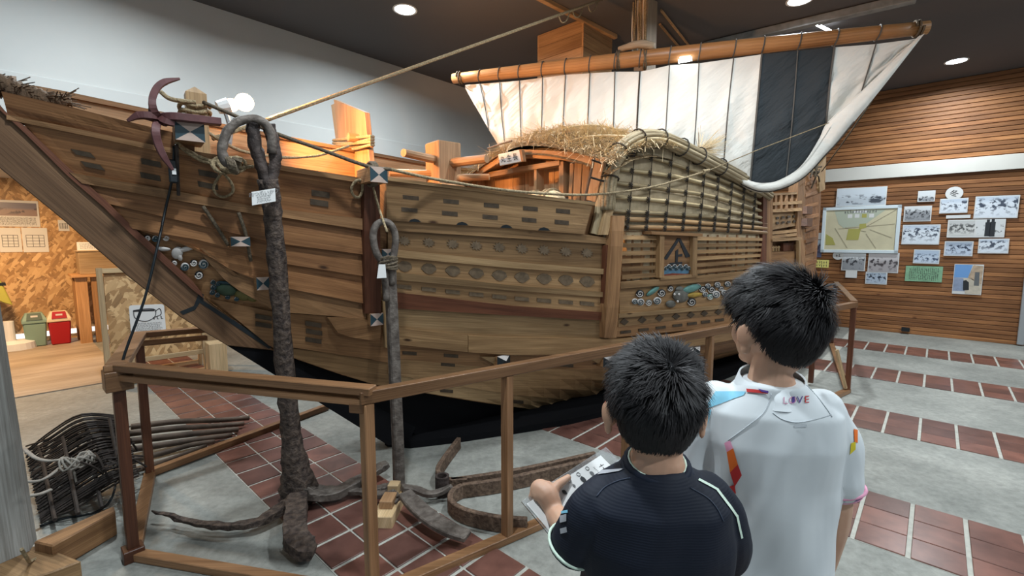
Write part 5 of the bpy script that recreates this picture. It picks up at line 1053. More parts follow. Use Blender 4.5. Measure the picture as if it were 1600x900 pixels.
rough(smoothpath([ptw(x, y, .58) for x, y in ((425, 240), (424, 212), (414, 193), (396, 186), (378, 188), (361, 198), (351, 215), (347, 235), (352, 252), (362, 258))], 4), .021, 8, 6, .06).build('ring', 'iron_grey', a1, smooth=True)
for q in range(5): mb = MB(); c = ptw(352+q*2.5, 256+q, .58); mb.tube([c+(ZU*math.cos(a)+T*math.sin(a))*.03+S*.006*a for a in np.linspace(0, 2*math.pi, 12)], .008, 5); mb.build('ring_lashing', 'rope_dark', a1)
FL1 = [([(462, 778, .10), (440, 795, .07), (405, 815, .06), (360, 822, .06), (310, 818, .06), (268, 806, .07), (238, 798, .09)], (.05, .046, .036, .029, .023, .018, .007)), ([(466, 776, .10), (463, 800, .09), (460, 825, .08), (464, 845, .07), (478, 858, .06), (492, 862, .05)], (.06, .068, .07, .072, .065, .04)),
       ([(480, 772, .10), (500, 775, .07), (525, 770, .06), (560, 752, .07), (588, 735, .08), (606, 724, .10)], (.05, .045, .055, .05, .045, .035)), ([(474, 768, .10), (500, 765, .06), (530, 767, .05), (570, 768, .05), (600, 762, .06), (612, 755, .08)], (.04, .04, .035, .03, .03, .02))]
for i, (pp, rr) in enumerate(FL1):
    pth = smoothpath([fl(x, y, h) for x, y, h in pp], 4); rr = np.interp(np.linspace(0, 1, len(pth)), np.linspace(0, 1, len(rr)), rr); mb = MB(); flatbar(mb, pth, list(rr*.9), list(rr*1.5)); g = np.random.default_rng(i); mb.v = [tuple(np.array(p)+g.normal(0, .003, 3)) for p in mb.v]; mb.build('fluke', 'rust' if i < 2 else 'iron_grey', a1, bevel=.006)
tg = thing('anchor_label', 'white caption card with printed lines tied to the tall rusted anchor', 'card', ptw(411, 320, .62))
c0, c1, c2 = ptw(393, 300, .62), ptw(430, 294, .62), ptw(394, 321, .62); mb = MB(); mb.prism([c0, c1, c1+c2-c0, c2], -T*.002); mb.build('card', 'paper', tg)
text('四つ爪いかり', 'text_line', c0+(c1-c0)*.5+(c2-c0)*.22+T*.002, c1-c0, c0-c2, .020, 'ink_grey', tg)
for q, wd_ in enumerate((.6, .55, .6)): scribble('text_line', c0+(c1-c0)*.5+(c2-c0)*(.46+.18*q)+T*.001, c1-c0, c0-c2, np.linalg.norm(c1-c0)*wd_, .010, 11, 'ink_grey', tg, q)
a2 = thing('iron_anchor', 'slim grey iron anchor with a loop head, upright before the rubbing post', 'anchor', fl(622, 775))
w2 = lambda y: np.interp(y, (345, 775), (.62, .62))
mb = MB(); flatbar(mb, smoothpath([ptw(x, y, w2(y)) for x, y in ((624, 775), (622, 700), (618, 610), (614, 520), (610, 440), (609, 400))], 4), .062, .050, up=S); mb.build('shaft', 'iron_grey', a2, bevel=.008)
mb = MB(); mb.tube(smoothpath([ptw(x, y, .64) for x, y in ((604, 470), (602, 440), (600, 415), (588, 395), (583, 370), (587, 353), (599, 346), (611, 352), (618, 370), (616, 395), (611, 420), (612, 445))], 4), .020, 8); mb.build('loop_head', 'iron_grey', a2, smooth=True)
for q in range(5): mb = MB(); c = ptw(606, 405+q*3, .64); mb.tube([c+(S*math.cos(a)*.05+T*math.sin(a)*.045)+ZU*(.012*math.sin(a+q)) for a in np.linspace(0, 2*math.pi, 14)], .009, 5); mb.build('loop_lashing', 'rope_dark', a2)
mb = MB(); mb.prism([ptw(x, y, .69) for x, y in ((592, 413), (602, 413), (604, 434), (589, 435))], -T*.002); mb.build('loop_tag', 'paper', a2)
for pp, rr in (([(632, 770, .12), (645, 785, .10), (668, 806, .09), (700, 826, .08), (731, 838, .07)], (.05, .06, .062, .062, .05)), ([(628, 762, .10), (650, 765, .07), (670, 772, .06), (690, 768, .06), (706, 760, .09)], (.04, .035, .03, .03, .02)), ([(618, 765, .10), (600, 772, .07), (585, 772, .06), (574, 762, .06), (566, 748, .09)], (.04, .035, .035, .03, .02)), ([(622, 770, .10), (616, 778, .08), (611, 788, .07)], (.045, .045, .04))):
    pth = smoothpath([fl(x, y, h) for x, y, h in pp], 4); rr = np.interp(np.linspace(0, 1, len(pth)), np.linspace(0, 1, len(rr)), rr); mb = MB(); flatbar(mb, pth, .028, list(rr*1.5)); mb.build('fluke', 'iron_grey', a2, bevel=.005)
t = thing('wood_chock', 'pale wooden chock wedged under the slim anchor', 'block', fl(605, 828))
c = fl(603, 815); d = fl(622, 778)-c; d /= np.linalg.norm(d); x_ = np.cross(d, ZU)
mb = MB(); mb.box(c+d*.06+ZU*.035, x_*.055, d*.13, ZU*.035); mb.build('base_block', 'pine_pale', t, bevel=.003, grain=d); mb = MB(); mb.box(c+d*.05+ZU*.09, x_*.035, d*.05, ZU*.022); mb.build('step_block', 'deck_pine', t, bevel=.003); mb = MB(); mb.box(c+d*.16+ZU*.10, x_*.03, d*.03, ZU*.03); mb.build('step_block', 'pine_pale', t, bevel=.003)
# flat-bar iron anchor lying on the floor
a3 = thing('iron_grapnel', 'brown flat-bar iron anchor lying on its side with a pipe ring', 'anchor', fl(700, 790))
hb = .085
for nm, pp in (('arm', [(717, 683), (702, 702), (688, 722), (684, 733), (690, 742), (704, 747), (730, 747)]), ('shank', [(704, 748), (760, 740), (830, 728), (930, 706)]), ('shank', [(722, 756), (780, 748), (850, 733), (935, 714)]), ('arm', [(722, 756), (708, 764), (703, 776), (712, 787), (735, 797), (780, 806), (824, 809)])):
    mb = MB(); flatbar(mb, smoothpath([fl(x, y, hb)-ZU*hb/2*.98 for x, y in pp], 6), hb, .030); mb.build(nm, 'rust_brown', a3, bevel=.004)
mb = MB(); c = fl(691, 752, hb)
rows = [[c*[1, 1, 0]+ZU*z_+np.array([r_*math.cos(2*math.pi*k/18), r_*math.sin(2*math.pi*k/18), 0]) for k in range(18)] for r_, z_ in ((.042, .004), (.042, .12), (.028, .12), (.028, .004))]; mb.grid(rows, close=True); mb.build('pipe_ring', 'rust_dark', a3)
# maroon grapnel hooked on the bow rail
g = thing('bow_grapnel', 'maroon four-armed iron grapnel hooked over the bow rail', 'anchor', ptw(248, 190, .34))
for pp, rr in (([(249, 184), (240, 172), (238, 155), (245, 138), (258, 128), (281, 123)], (.030, .028, .027, .025, .022, .008)), ([(248, 185), (232, 181), (215, 181), (199, 189)], (.03, .028, .026, .010)), ([(250, 185), (270, 183), (300, 186), (345, 191)], (.03, .034, .034, .032)), ([(247, 188), (243, 205), (247, 225), (256, 245), (270, 266)], (.030, .032, .030, .026, .012)), ([(250, 186), (258, 190), (272, 194)], (.026, .026, .02))):
    pth = smoothpath([ptw(x, y, .40+(.05 if i > 0 else 0)) for i, (x, y) in enumerate(pp)], 5); rr = np.interp(np.linspace(0, 1, len(pth)), np.linspace(0, 1, len(rr)), rr); mb = MB(); flatbar(mb, pth, list(rr*1.6), list(rr*1.0), up=T); mb.build('arm', 'iron_maroon', g, bevel=.004)
# twisted branch of straw rope on the bow rail
t = thing('bow_garland', 'rough brown straw garland lying along the bow rail', 'garland', ptw(60, 150, .02))
rough(smoothpath([ptw(x, y, .0) for x, y in ((-50, 120), (0, 133), (30, 143), (60, 152), (85, 157), (112, 160))], 6), [.05]*10+[.042]*10+[.03]*9+[.02]*2, 10, 9, .2).build('core', 'twig', t, smooth=True)
mb = MB()
for k in range(160): p = ptw(rng.uniform(-50, 108), 0, 0); x = rng.uniform(-50, 108); p = ptw(x, ip([(-50, 120), (0, 133), (60, 152), (112, 160)], x), .0); d = rng.normal(0, 1, 3); d[2] *= .5; d /= np.linalg.norm(d); mb.tube([p+d*.02, p+d*rng.uniform(.05, .085)+S*.03], .0025, 3, caps=False)
mb.build('loose_straw', 'twig', t, kind='stuff')

# ================================================================== BARRIER
ZR = .90
PL, PC = P(-1.452, .385, 0), P(-.672, 1.345, 0); PE = P(4.02, 1.735, 0); PB = P(-1.372, -.52, 0); PB2 = fl(322, 515, ZR)*[1, 1, 0]; PD = P(6.3, .92, 0)
bar = thing('barrier', 'brown wooden post and rail barrier round the ship', 'barrier', PC)
def rail2(name, a, b, z_, wx, wz_, mat='rail_wood', ext=0.0, dz=(0, 0)):
    d = (b-a)/np.linalg.norm(b-a); mb = MB(); mb.bar(a-d*ext+ZU*(z_+dz[0]), b+d*ext+ZU*(z_+dz[1]), wx, wz_); return mb.build(name, mat, bar, bevel=.003)
def post(p, mat='rail_wood', top=ZR-.03, w_=.045): mb = MB(); mb.box(p+ZU*(.03+top)/2, U*w_/2, V*w_/2, ZU*(top-.03)/2); mb.build('post', mat, bar, bevel=.003, grain=ZU)
rail2('handrail', PL, PC, ZR, .062, .032, ext=.03, dz=(.03, .004)); rail2('handrail_board', PL, PC, ZR-.045, .055, .028, dz=(.03, .004))
rail2('handrail', PC, PE, ZR-.022, .050, .052, ext=.03); rail2('handrail', PL, PB, ZR, .085, .03, ext=.035, dz=(.03, .02)); rail2('handrail', PB, PB2, ZR, .06, .035, ext=.02, dz=(.02, 0)); rail2('handrail_board', PB, PB2, ZR-.055, .05, .03, dz=(.02, 0)); rail2('handrail', PE, PD, ZR, .06, .035, 'rail_wood')
mb = MB(); mb.box(PL+ZU*(ZR-.030), U*.05, V*.05, ZU*.045); mb.build('corner_cap', 'rail_wood', bar, bevel=.003); mb = MB(); mb.bar(PC-(PC-PL)*.05+ZU*(ZR-.065), PC+ZU*(ZR-.065), .06, .04); mb.build('corner_cap', 'rail_wood', bar, bevel=.003)
post(PL, 'rail_dark'); post(PB, 'rail_dark'); post(PC, top=ZR-.05)
pxs = [(792, None), (980, None), (1107, None), (1200, None)]
for x, _ in pxs:
    k = next(k for k in np.linspace(0, 1, 2000) if pxof(PC+(PE-PC)*k+ZU*.6)[0] >= x); post(PC+(PE-PC)*k, top=ZR-.05)
post(PE, 'rail_dark'); post(P(4.0, 1.42, 0), 'rail_dark'); post(PD, 'rail_dark')
rail2('base_rail', PL, PC, .02, .05, .038, 'rail_wood'); rail2('base_rail', PC, PE, .02, .055, .038, 'rail_wood'); rail2('base_rail', PL, PB, .02, .06, .038, 'rail_wood'); rail2('base_rail', PB, fl(512, 640), .03, .05, .045, 'rail_wood'); rail2('base_rail', PE, PD, .02, .06, .035, 'rail_wood')
mb = MB(); mb.box(PL+ZU*.03, U*.04, V*.04, ZU*.03); mb.build('foot_block', 'rail_dark', bar, bevel=.003)
mb = MB(); mb.bar(PE+(PE-PC)*-.006+ZU*.05, PE-S*.05-T*.10+ZU*.42, .05, .018, up=T); mb.build('brace_stick', 'pine_pale', bar)

# ================================================================== LEFT FOREGROUND: grey post, timbers, iron dredge, poles
t = thing('grey_post', 'weathered grey timber post at the edge of the display, leaning', 'post', fl(15, 866))
b0, b1 = fl(0, 862, .086), pdep(-24, 420, 2.6); mb = MB()
b1 = pdep(-62, 430, b0[1]-.05); rows = []
for k in np.linspace(0, 1, 8): c = b0+(b1-b0)*k; q = .118-.02*k; rows.append([c+(U*math.cos(a)+V*math.sin(a))*q*(1.1 if j % 2 else 1.0) for j, a in enumerate(np.linspace(0, 2*math.pi, 9)[:-1])])
mb.grid(rows, close=True); mb.f += [tuple(range(8)), tuple(range(56, 64))]; mb.m += [0, 0]; mb.build('log', 'grey_timber', t, grain=b1-b0)
mb = MB(); mb.tube([fl(34, 858, .25), fl(46, 878, .10), fl(58, 872, .075)], .007, 5); mb.build('cord_end', 'rope', t)
def blockpx(name, px, h, mat, lab, cat='timber'):
    mb = MB(); q = [fl(x, y, h) for x, y in px]; q = [p*[1, 1, 0]+ZU*.002 for p in q]; mb.prism(q, ZU*(h-.002)); return mb.build(name, mat, label=lab, cat=cat, bevel=.006, grain=q[1]-q[0])
blockpx('base_timber', [(62, 850), (127, 876), (82, 893), (-40, 930), (-60, 870), (10, 866)], .085, 'hull_tan', 'thick brown base timber under the grey post')
blockpx('base_timber', [(52, 846), (178, 790), (180, 799), (82, 853)], .13, 'hull_brown', 'flat plank lying on edge beside the grey post foot')
plain('hoop_grey', (0.34, 0.31, 0.27), .8, nz=.3, nscale=20)
dr = thing('iron_dredge', 'dark iron tine dredge basket with curved rods, beside the grey post', 'dredge', fl(120, 790))
N = 34
for layer in range(2):
    for i in range(N):
        k = i/(N-1); j = rng.normal(0, 1.5); lo = layer*.10
        a = np.array([40+24*k, 706+112*k]); m2 = np.array([128+50*k, 648+100*k+lo*90]); e = np.array([186+22*k, 650+88*k]); m1 = (a+m2)/2+np.array([-2, -4*(1-k)+lo*30])
        if layer: a = a+np.array([2, -8]); m1 = m1+np.array([-6, 6]); e = e+np.array([8, 5])
        hs = (.03+.03*(1-k), .10+.12*(1-k)-lo*.3, .20+.18*(1-k)-lo*.6, .16+.12*(1-k)-lo*.3)
        q = [fl(*(v+j*.6), max(.012, h)) for v, h in zip((a, m1, m2, e), hs)]
        mb = MB(); mb.tube(smoothpath(q, 4), .0062, 4); mb.build('tine', 'rod_dark', dr)
for k0 in (0.15, .4, .65, .9):
    mb = MB(); mb.tube(smoothpath([fl(40+24*k+(146)*k0, 706+112*k-(58-20*k)*k0*1.0, .05+(.26*(1-k)+.05)*math.sin(math.pi*min(1, k0*1.1)*.5)) for k in np.linspace(0, 1, 6)], 4), .010, 6); mb.build('cross_rod', 'rod_dark', dr)
for i in range(40):
    x, y = rng.uniform(130, 205), rng.uniform(665, 745); p = fl(x, y, rng.uniform(.10, .26)); d = rng.normal(0, 1, 3); d[2] *= .4; d /= np.linalg.norm(d); mb = MB(); mb.tube(smoothpath([p-d*.10, p+ZU*.02, p+d*.10], 3), .0055, 4); mb.build('tine', 'rod_dark', dr)
for pp in ([(38, 702), (55, 715), (75, 720), (98, 718)], [(40, 752), (58, 752), (75, 745), (95, 730)], [(44, 775), (62, 772), (80, 765)]):
    mb = MB(); mb.tube(smoothpath([fl(x, y, .24) for x, y in pp], 4), .014, 6, flat=.5); mb.build('wood_hoop', 'hoop_grey', dr, smooth=True)
mb = MB(); c = fl(112, 722, .27)
for q in range(6): mb.tube([c+(U*math.cos(a)*.05+V*math.sin(a)*.04+ZU*.03*math.sin(a*2+q))+U*.012*q for a in np.linspace(0, 2*math.pi, 14)], .006, 5)
mb.tube(smoothpath([c, fl(120, 760, .12), fl(118, 785, .05)], 4), .006, 5); mb.build('hoop_lashing', 'hoop_grey', dr, smooth=True)
PLAB = ['topmost dark wooden pole of the bundle beside the iron dredge', 'second dark wooden pole from the top of the bundle by the dredge', 'third dark wooden pole from the top of the bundle by the dredge', 'third dark wooden pole from the floor in the bundle by the dredge', 'second dark wooden pole from the floor in the bundle by the dredge', 'dark wooden pole lying on the floor, lowest of the dredge bundle']; PN = list(range(6))
for (xa, ya, xb, yb, h0, h1, r_) in ((205, 667, 389, 653, .20, .05, .022), (200, 678, 381, 662, .17, .04, .022), (198, 690, 372, 671, .14, .035, .024), (200, 703, 362, 680, .10, .03, .022), (200, 720, 335, 690, .06, .03, .02), (205, 738, 322, 696, .04, .022, .018)):
    a, b = fl(xa, ya, h0), fl(xb, yb, h1); mb = MB(); g_ = np.random.default_rng(xa+ya); pth = smoothpath([a, a+(b-a)*.35+ZU*g_.normal(0, .01), a+(b-a)*.7+ZU*g_.normal(0, .008), b], 4); mb.tube(pth, list(np.linspace(r_, r_*.85, len(pth))), 8); mb.build('wood_pole', 'pole_dark', label=PLAB[len(PLAB)-1-PN.pop()], cat='pole', group='bundle of wooden poles', smooth=True)
# ================================================================== THE TWO BOYS
def skinmat(name, col):
    m, nt, bs = newmat(name); bs.inputs['Base Color'].default_value = (*col, 1); bs.inputs['Roughness'].default_value = 0.5
    bs.inputs['Subsurface Weight'].default_value = 0.15; bs.inputs['Subsurface Radius'].default_value = (0.012, 0.005, 0.003); bs.inputs['Subsurface Scale'].default_value = 0.5
    mp, _ = mapping(nt, (1, 1, 1), 'Object'); n = noise(nt, mp.outputs[0], 14, 3); r = ramp(nt, [(0.35, tuple(c*k for c, k in zip(col, (.93, .88, .86)))), (0.65, col)]); nt.links.new(n.outputs[0], r.inputs[0]); nt.links.new(r.outputs[0], bs.inputs['Base Color'])
skinmat('skin', (0.56, 0.335, 0.225))
def hairmat():
    m, nt, bs = newmat('hair'); bs.inputs['Base Color'].default_value = (0.016, 0.014, 0.015, 1); bs.inputs['Roughness'].default_value = 0.55; bs.inputs['Specular IOR Level'].default_value = 0.32
hairmat(); plain('hair_base', (0.007, 0.007, 0.008), 0.7, spec=0.2)
def jersey(name, col, rib=0.0):
    m, nt, bs = newmat(name); mp, _ = mapping(nt, (1, 1, 1), 'Object'); n = noise(nt, mp.outputs[0], 7, 3); r = ramp(nt, [(.35, tuple(c*.93 for c in col)), (.65, col)]); nt.links.new(n.outputs[0], r.inputs[0]); nt.links.new(r.outputs[0], bs.inputs['Base Color']); bs.inputs['Roughness'].default_value = .7; bs.inputs['Specular IOR Level'].default_value = .3
    if rib:
        wv = nd(nt, 'ShaderNodeTexWave', wave_type='BANDS', bands_direction='Z'); wv.inputs['Scale'].default_value = 75; wv.inputs['Distortion'].default_value = .6; nt.links.new(mp.outputs[0], wv.inputs[0]); bump(nt, wv.outputs[0], bs, rib, .0006)
jersey('navy_jersey', (0.0055, 0.009, 0.020), .3); jersey('navy_collar', (0.008, 0.013, 0.028)); jersey('white_jersey', (0.66, 0.70, 0.72)); jersey('shorts_navy', (0.015, 0.018, 0.03)); jersey('shorts_grey', (0.10, 0.11, 0.13))
for nm, c in (('jersey_green', (0.62, 0.76, 0.64)), ('jersey_grey', (0.36, 0.37, 0.40)), ('jersey_blue', (0.22, 0.55, 0.72)), ('jersey_orange', (0.78, 0.16, 0.02)), ('jersey_red', (0.52, 0.03, 0.03)), ('jersey_yellow', (0.66, 0.54, 0.03)), ('jersey_pink', (0.72, 0.32, 0.46)), ('jersey_purple', (0.10, 0.05, 0.26)), ('jersey_seam', (0.50, 0.54, 0.57)), ('navy_seam', (0.03, 0.042, 0.07)), ('shoe', (0.08, 0.08, 0.09)), ('eye_white', (0.7, 0.7, 0.68))): plain(nm, c, .6)
def remesh(mb, name, mat, parent, vox, smooth_it=6, label=None, disp=None):
    a = np.array(mb.v); o0 = np.array([a[:, 0].mean(), a[:, 1].mean(), a[:, 2].min()]); me = bpy.data.meshes.new(name); me.from_pydata([tuple(p) for p in a-o0], [], mb.f)
    bm = bmesh.new(); bm.from_mesh(me); bmesh.ops.recalc_face_normals(bm, faces=bm.faces); bm.to_mesh(me); bm.free()
    o = bpy.data.objects.new(name, me); COL.objects.link(o); md = o.modifiers.new('r', 'REMESH'); md.mode = 'VOXEL'; md.voxel_size = vox; sm = o.modifiers.new('s', 'SMOOTH'); sm.factor = .5; sm.iterations = smooth_it
    bpy.context.view_layer.update(); me2 = bpy.data.meshes.new_from_object(o.evaluated_get(bpy.context.evaluated_depsgraph_get())); bpy.data.objects.remove(o)
    if disp:
        co = np.zeros(len(me2.vertices)*3); me2.vertices.foreach_get('co', co); no = np.zeros_like(co); me2.vertices.foreach_get('normal', no); co = co.reshape(-1, 3); no = no.reshape(-1, 3); co = co+no*disp(co+o0)[:, None]; me2.vertices.foreach_set('co', co.ravel())
    me2.materials.clear(); me2.materials.append(MAT[mat]); me2.polygons.foreach_set('use_smooth', [True]*len(me2.polygons)); me2.update()
    o = bpy.data.objects.new(name, me2); link(o, parent, o0); return tag(o, label)
from mathutils.bvhtree import BVHTree
def bvh(o):
    loc = WLOC[o.name]; vs_ = [v.co+loc for v in o.data.vertices]; return BVHTree.FromPolygons(vs_, [tuple(p.vertices) for p in o.data.polygons])
def cast(tree, x, y, off=.0015):
    r = Vector(ray(x, y)).normalized(); h = tree.ray_cast(Vector(ORG), r)
    if h[0] is None: return None
    n = h[1] if h[1].dot(r) < 0 else -h[1]; return np.array(h[0]+n*off)
def decal(tree, px, mat, name, parent, n=8, m=6, off=.0018):          # four pixel corners laid on the cloth
    a, b, c, d = [np.array(p, float) for p in px]; rows = []; last = None
    for i in range(m+1):
        row = []
        for j in range(n+1):
            u, v = j/n, i/m; q = (a*(1-u)+b*u)*(1-v)+(d*(1-u)+c*u)*v; p = cast(tree, q[0], q[1], off); row.append(p)
        rows.append(row)
    mb = MB(); idx = {}
    for i in range(m+1):
        for j in range(n+1):
            if rows[i][j] is not None: idx[i, j] = len(mb.v); mb.v.append(tuple(rows[i][j]))
    for i in range(m):
        for j in range(n):
            q = [(i, j), (i, j+1), (i+1, j+1), (i+1, j)]
            if all(k in idx for k in q):
                pp = [np.array(mb.v[idx[k]]) for k in q]
                if max(np.linalg.norm(pp[0]-pp[2]), np.linalg.norm(pp[1]-pp[3])) < .06: mb.f.append(tuple(idx[k] for k in q)); mb.m.append(0)
    return mb.build(name, mat, parent, smooth=True, recalc=False) if mb.f else None
def seam(tree, px, r_, mat, name, parent):
    q = [cast(tree, p[0], p[1], .0008) for p in smoothpath([(x, y, 0) for x, y in px], 6)]; q = [p for p in q if p is not None]
    if len(q) > 2: mb = MB(); mb.tube(q, r_, 5); return mb.build(name, mat, parent, smooth=True)
def ellip(mb, c, ax, ay, az, n=20, m=14):
    rows = [[np.asarray(c)+math.cos(math.pi*i/m)*np.asarray(az)+math.sin(math.pi*i/m)*(math.cos(2*math.pi*j/n)*np.asarray(ax)+math.sin(2*math.pi*j/n)*np.asarray(ay)) for j in range(n)] for i in range(m+1)]
    # collapse poles slightly so the surface stays closed
    vs_ = [rows[0][0]]+[p for r in rows[1:-1] for p in r]+[rows[-1][0]]; fs = []
    for j in range(n): fs.append((0, 1+j, 1+(j+1) % n)); fs.append((len(vs_)-1, 1+(m-2)*n+(j+1) % n, 1+(m-2)*n+j))
    for i in range(m-2):
        for j in range(n): fs.append((1+i*n+j, 1+(i+1)*n+j, 1+(i+1)*n+(j+1) % n, 1+i*n+(j+1) % n))
    mb.add(vs_, fs); return mb
def limb(mb, path, rad, n=14, sm=4):
    pth = smoothpath(path, sm); rr = np.interp(np.linspace(0, 1, len(pth)), np.linspace(0, 1, len(rad)), rad); mb.tube(pth, list(rr), n)
    ellip(mb, pth[0], (rr[0], 0, 0), (0, rr[0], 0), (0, 0, rr[0]), 12, 8); ellip(mb, pth[-1], (rr[-1], 0, 0), (0, rr[-1], 0), (0, 0, rr[-1]), 12, 8); return mb
def loftz(mb, secs, ex, ey, n=28, p=2.4):                              # (centre, rx, ry) superellipse sections
    rows = []
    for c, rx_, ry_ in secs:
        row = []
        for k in range(n):
            a = 2*math.pi*k/n; ca, sa = math.cos(a), math.sin(a); row.append(np.asarray(c)+ex*rx_*math.copysign(abs(ca)**(2/p), ca)+ey*ry_*math.copysign(abs(sa)**(2/p), sa))
        rows.append(row)
    b = len(mb.v); mb.grid(rows, close=True); mb.f += [tuple(range(b, b+n)), tuple(range(b+(len(rows)-1)*n, b+len(rows)*n))]; mb.m += [0, 0]; return mb
def hand(mb, wrist, fwd, side, palmn, L=.145, curl=.5, sgn=1):         # relaxed hand: palm plus five bent fingers
    fwd, side, palmn = [np.asarray(v)/np.linalg.norm(v) for v in (fwd, side, palmn)]; k = L/.17
    limb(mb, [wrist, wrist+fwd*.035*k, wrist+fwd*.075*k], [.021*k, .030*k, .030*k], 10)
    ellip(mb, wrist+fwd*.055*k, side*.034*k, palmn*.014*k, fwd*.042*k, 14, 10)
    for i, (o_, ln) in enumerate(((-.027, .062), (-.009, .074), (.009, .070), (.026, .055))):
        p0 = wrist+fwd*.085*k+side*o_*k; d1 = fwd+palmn*.25*curl; d2 = fwd+palmn*1.1*curl; d3 = fwd*.7+palmn*1.9*curl; pth = [p0-fwd*.02*k]
        for d, q in ((d1, .45), (d2, .32), (d3, .25)): pth.append(pth[-1]+d/np.linalg.norm(d)*ln*q*k*1.15)
        limb(mb, pth, [.0092*k, .0090*k, .0082*k, .0068*k], 8, 3)
    p0 = wrist+fwd*.025*k-side*.026*k*sgn; limb(mb, [p0, p0+fwd*.028*k-side*.024*k*sgn+palmn*.012*k, p0+fwd*.058*k-side*.030*k*sgn+palmn*.022*k], [.013*k, .0105*k, .008*k], 8, 3)

def boy(label, base, yaw, hyaw, top, collar, hw, arms, shirt_mat, shorts_mat, whorl, hairlen, seed, hs, hem, cr_=.066, hdx=0.0):
    bx_, by_ = base; f = np.array([math.sin(yaw), math.cos(yaw), 0]); r = np.array([f[1], -f[0], 0]); B0 = np.array([bx_, by_, 0])
    hf = np.array([math.sin(hyaw), math.cos(hyaw), 0]); hr = np.array([hf[1], -hf[0], 0])
    root = thing('person', label, 'person', B0); L = lambda x, y, z_: B0+r*x+f*y+ZU*z_
    hc0 = L(hdx, .015, top-.107*hs); hc = hc0; hr0, hf0, hr, hf, ZH = hr, hf, hr*hs, hf*hs, ZU*hs
    # ---- body, one continuous surface
    mb = MB(); ellip(mb, hc, hr*.071, hf*.089, ZH*.093, 28, 20); ellip(mb, hc+hf*.030-ZH*.052, hr*.054, hf*.056, ZH*.058); ellip(mb, hc+hf*.060-ZH*.036+hr*.026, hr*.026, hf*.022, ZH*.030); ellip(mb, hc+hf*.060-ZH*.036-hr*.026, hr*.026, hf*.022, ZH*.030)
    ellip(mb, hc+hf*.088-ZH*.028, hr*.011, hf*.013, ZH*.016); ellip(mb, hc+hf*.072-ZH*.090, hr*.022, hf*.018, ZH*.016); ellip(mb, hc+hf*.080-ZH*.062, hr*.018, hf*.009, ZH*.009)
    limb(mb, [hc-hf*.028-ZH*.05, L(0, -.012, collar+.02), L(0, -.012, collar-.06)], [.052, .043, .052], 16)
    for sx in (-1, 1):                                                   # ears
        e = hc+hr*sx*.074-hf*.006-ZH*.030; od = hr*sx*.9-hf*.45; od /= np.linalg.norm(od); al = np.cross(od, ZU); od = od*hs; al = al*hs; ellip(mb, e+od*.013+ZH*.006, od*.007, al*.019, ZH*.025, 14, 10); ellip(mb, e+od*.011-ZH*.020, od*.006, al*.011, ZH*.014, 12, 8); ellip(mb, e+od*.002, od*.010, al*.010, ZH*.018, 10, 8)
    sh = collar-.075; loftz(mb, [(L(0, 0, .52), .10, .075), (L(0, 0, .60), .125, .09), (L(0, 0, .72), .115, .08), (L(0, 0, sh-.10), hw*.78, .082), (L(0, -.005, sh-.02), hw*.72, .070), (L(0, -.01, collar-.05), .060, .050), (L(0, -.012, collar+.0), .045, .045)], r, f)
    for A in arms: limb(mb, [L(A['sx']*hw*.66, 0, sh-.03)]+A['path'], A['rad'], 12); A['hand'](mb)
    for sx in (-1, 1): limb(mb, [L(sx*.06, 0, .55), L(sx*.068, .01, .36), L(sx*.07, .0, .30), L(sx*.072, -.012, .18), L(sx*.075, -.015, .07)], [.072, .055, .046, .044, .030], 14); ellip(mb, L(sx*.075, .035, .045), r*.036, f*.085, ZU*.035)
    body = remesh(mb, 'body', 'skin', root, .0034, 5)
    # face
    for sx in (-1, 1):
        mb = MB(); c = hc+hf*.076+hr*sx*.029-ZH*.010; ellip(mb, c, hr*.012, hf*.008, ZH*.007, 12, 8); e = mb.build('eye', 'eye_white', body, smooth=True); mb = MB(); ellip(mb, c+hf*.006, hr*.005, hf*.003, ZH*.005, 10, 8); mb.build('pupil', 'ink', e)
        mb = MB(); mb.tube([hc+hf*.082+hr*sx*.014+ZH*.008, hc+hf*.083+hr*sx*.030+ZH*.012, hc+hf*.074+hr*sx*.046+ZH*.008], .0025, 5); mb.build('eyebrow', 'hair', body)
    plain('lips', (0.42, 0.16, 0.13), .45) if 'lips' not in MAT else None
    mb = MB(); ellip(mb, hc+hf*.088-ZH*.064, hr*.018, hf*.004, ZH*.005, 12, 8); mb.build('mouth', 'lips', body, smooth=True)
    # ---- shirt
    mb = MB(); y_ = -.004
    loftz(mb, [(L(0, y_, hem), hw*1.04, .118), (L(0, y_, hem+.12), hw*1.01, .112), (L(0, y_, sh-.16), hw*.96, .108), (L(0, y_-.006, sh-.07), hw*1.00, .104), (L(0, y_-.010, sh+.0), hw*.95, .088), (L(0, -.014, collar-.035), hw*.58, .066), (L(0, -.016, collar-.012), cr_, cr_*.92)], r, f, 36, 2.5)
    for A in arms: limb(mb, [L(A['sx']*hw*A.get('s0', .70), -.004, sh-.012)]+A['sleeve'], A['srad'], 16)
    def wr(co):
        q = co-B0; x = q@r; z_ = co[:, 2]; return (.0035 if seed == 11 else .0060)*np.sin(x*34+z_*11+seed)*np.clip((sh-.05-z_)*6, 0, 1)+.002*np.sin(x*70-z_*25+seed*2)+.0025*np.sin(z_*46+x*20*np.sign(x))*np.clip(np.abs(x)/hw-.5, 0, 1)
    shirt = remesh(mb, 'shirt', shirt_mat, root, .0045, 7, disp=wr)
    # shorts and shoes
    mb = MB(); loftz(mb, [(L(0, 0, .50), .135, .10), (L(0, 0, .66), .135, .10), (L(0, 0, .76), .122, .092)], r, f)
    for sx in (-1, 1): limb(mb, [L(sx*.065, 0, .58), L(sx*.075, .005, .46), L(sx*.08, .008, .36)], [.085, .085, .084], 16)
    remesh(mb, 'shorts', shorts_mat, root, .008, 4)
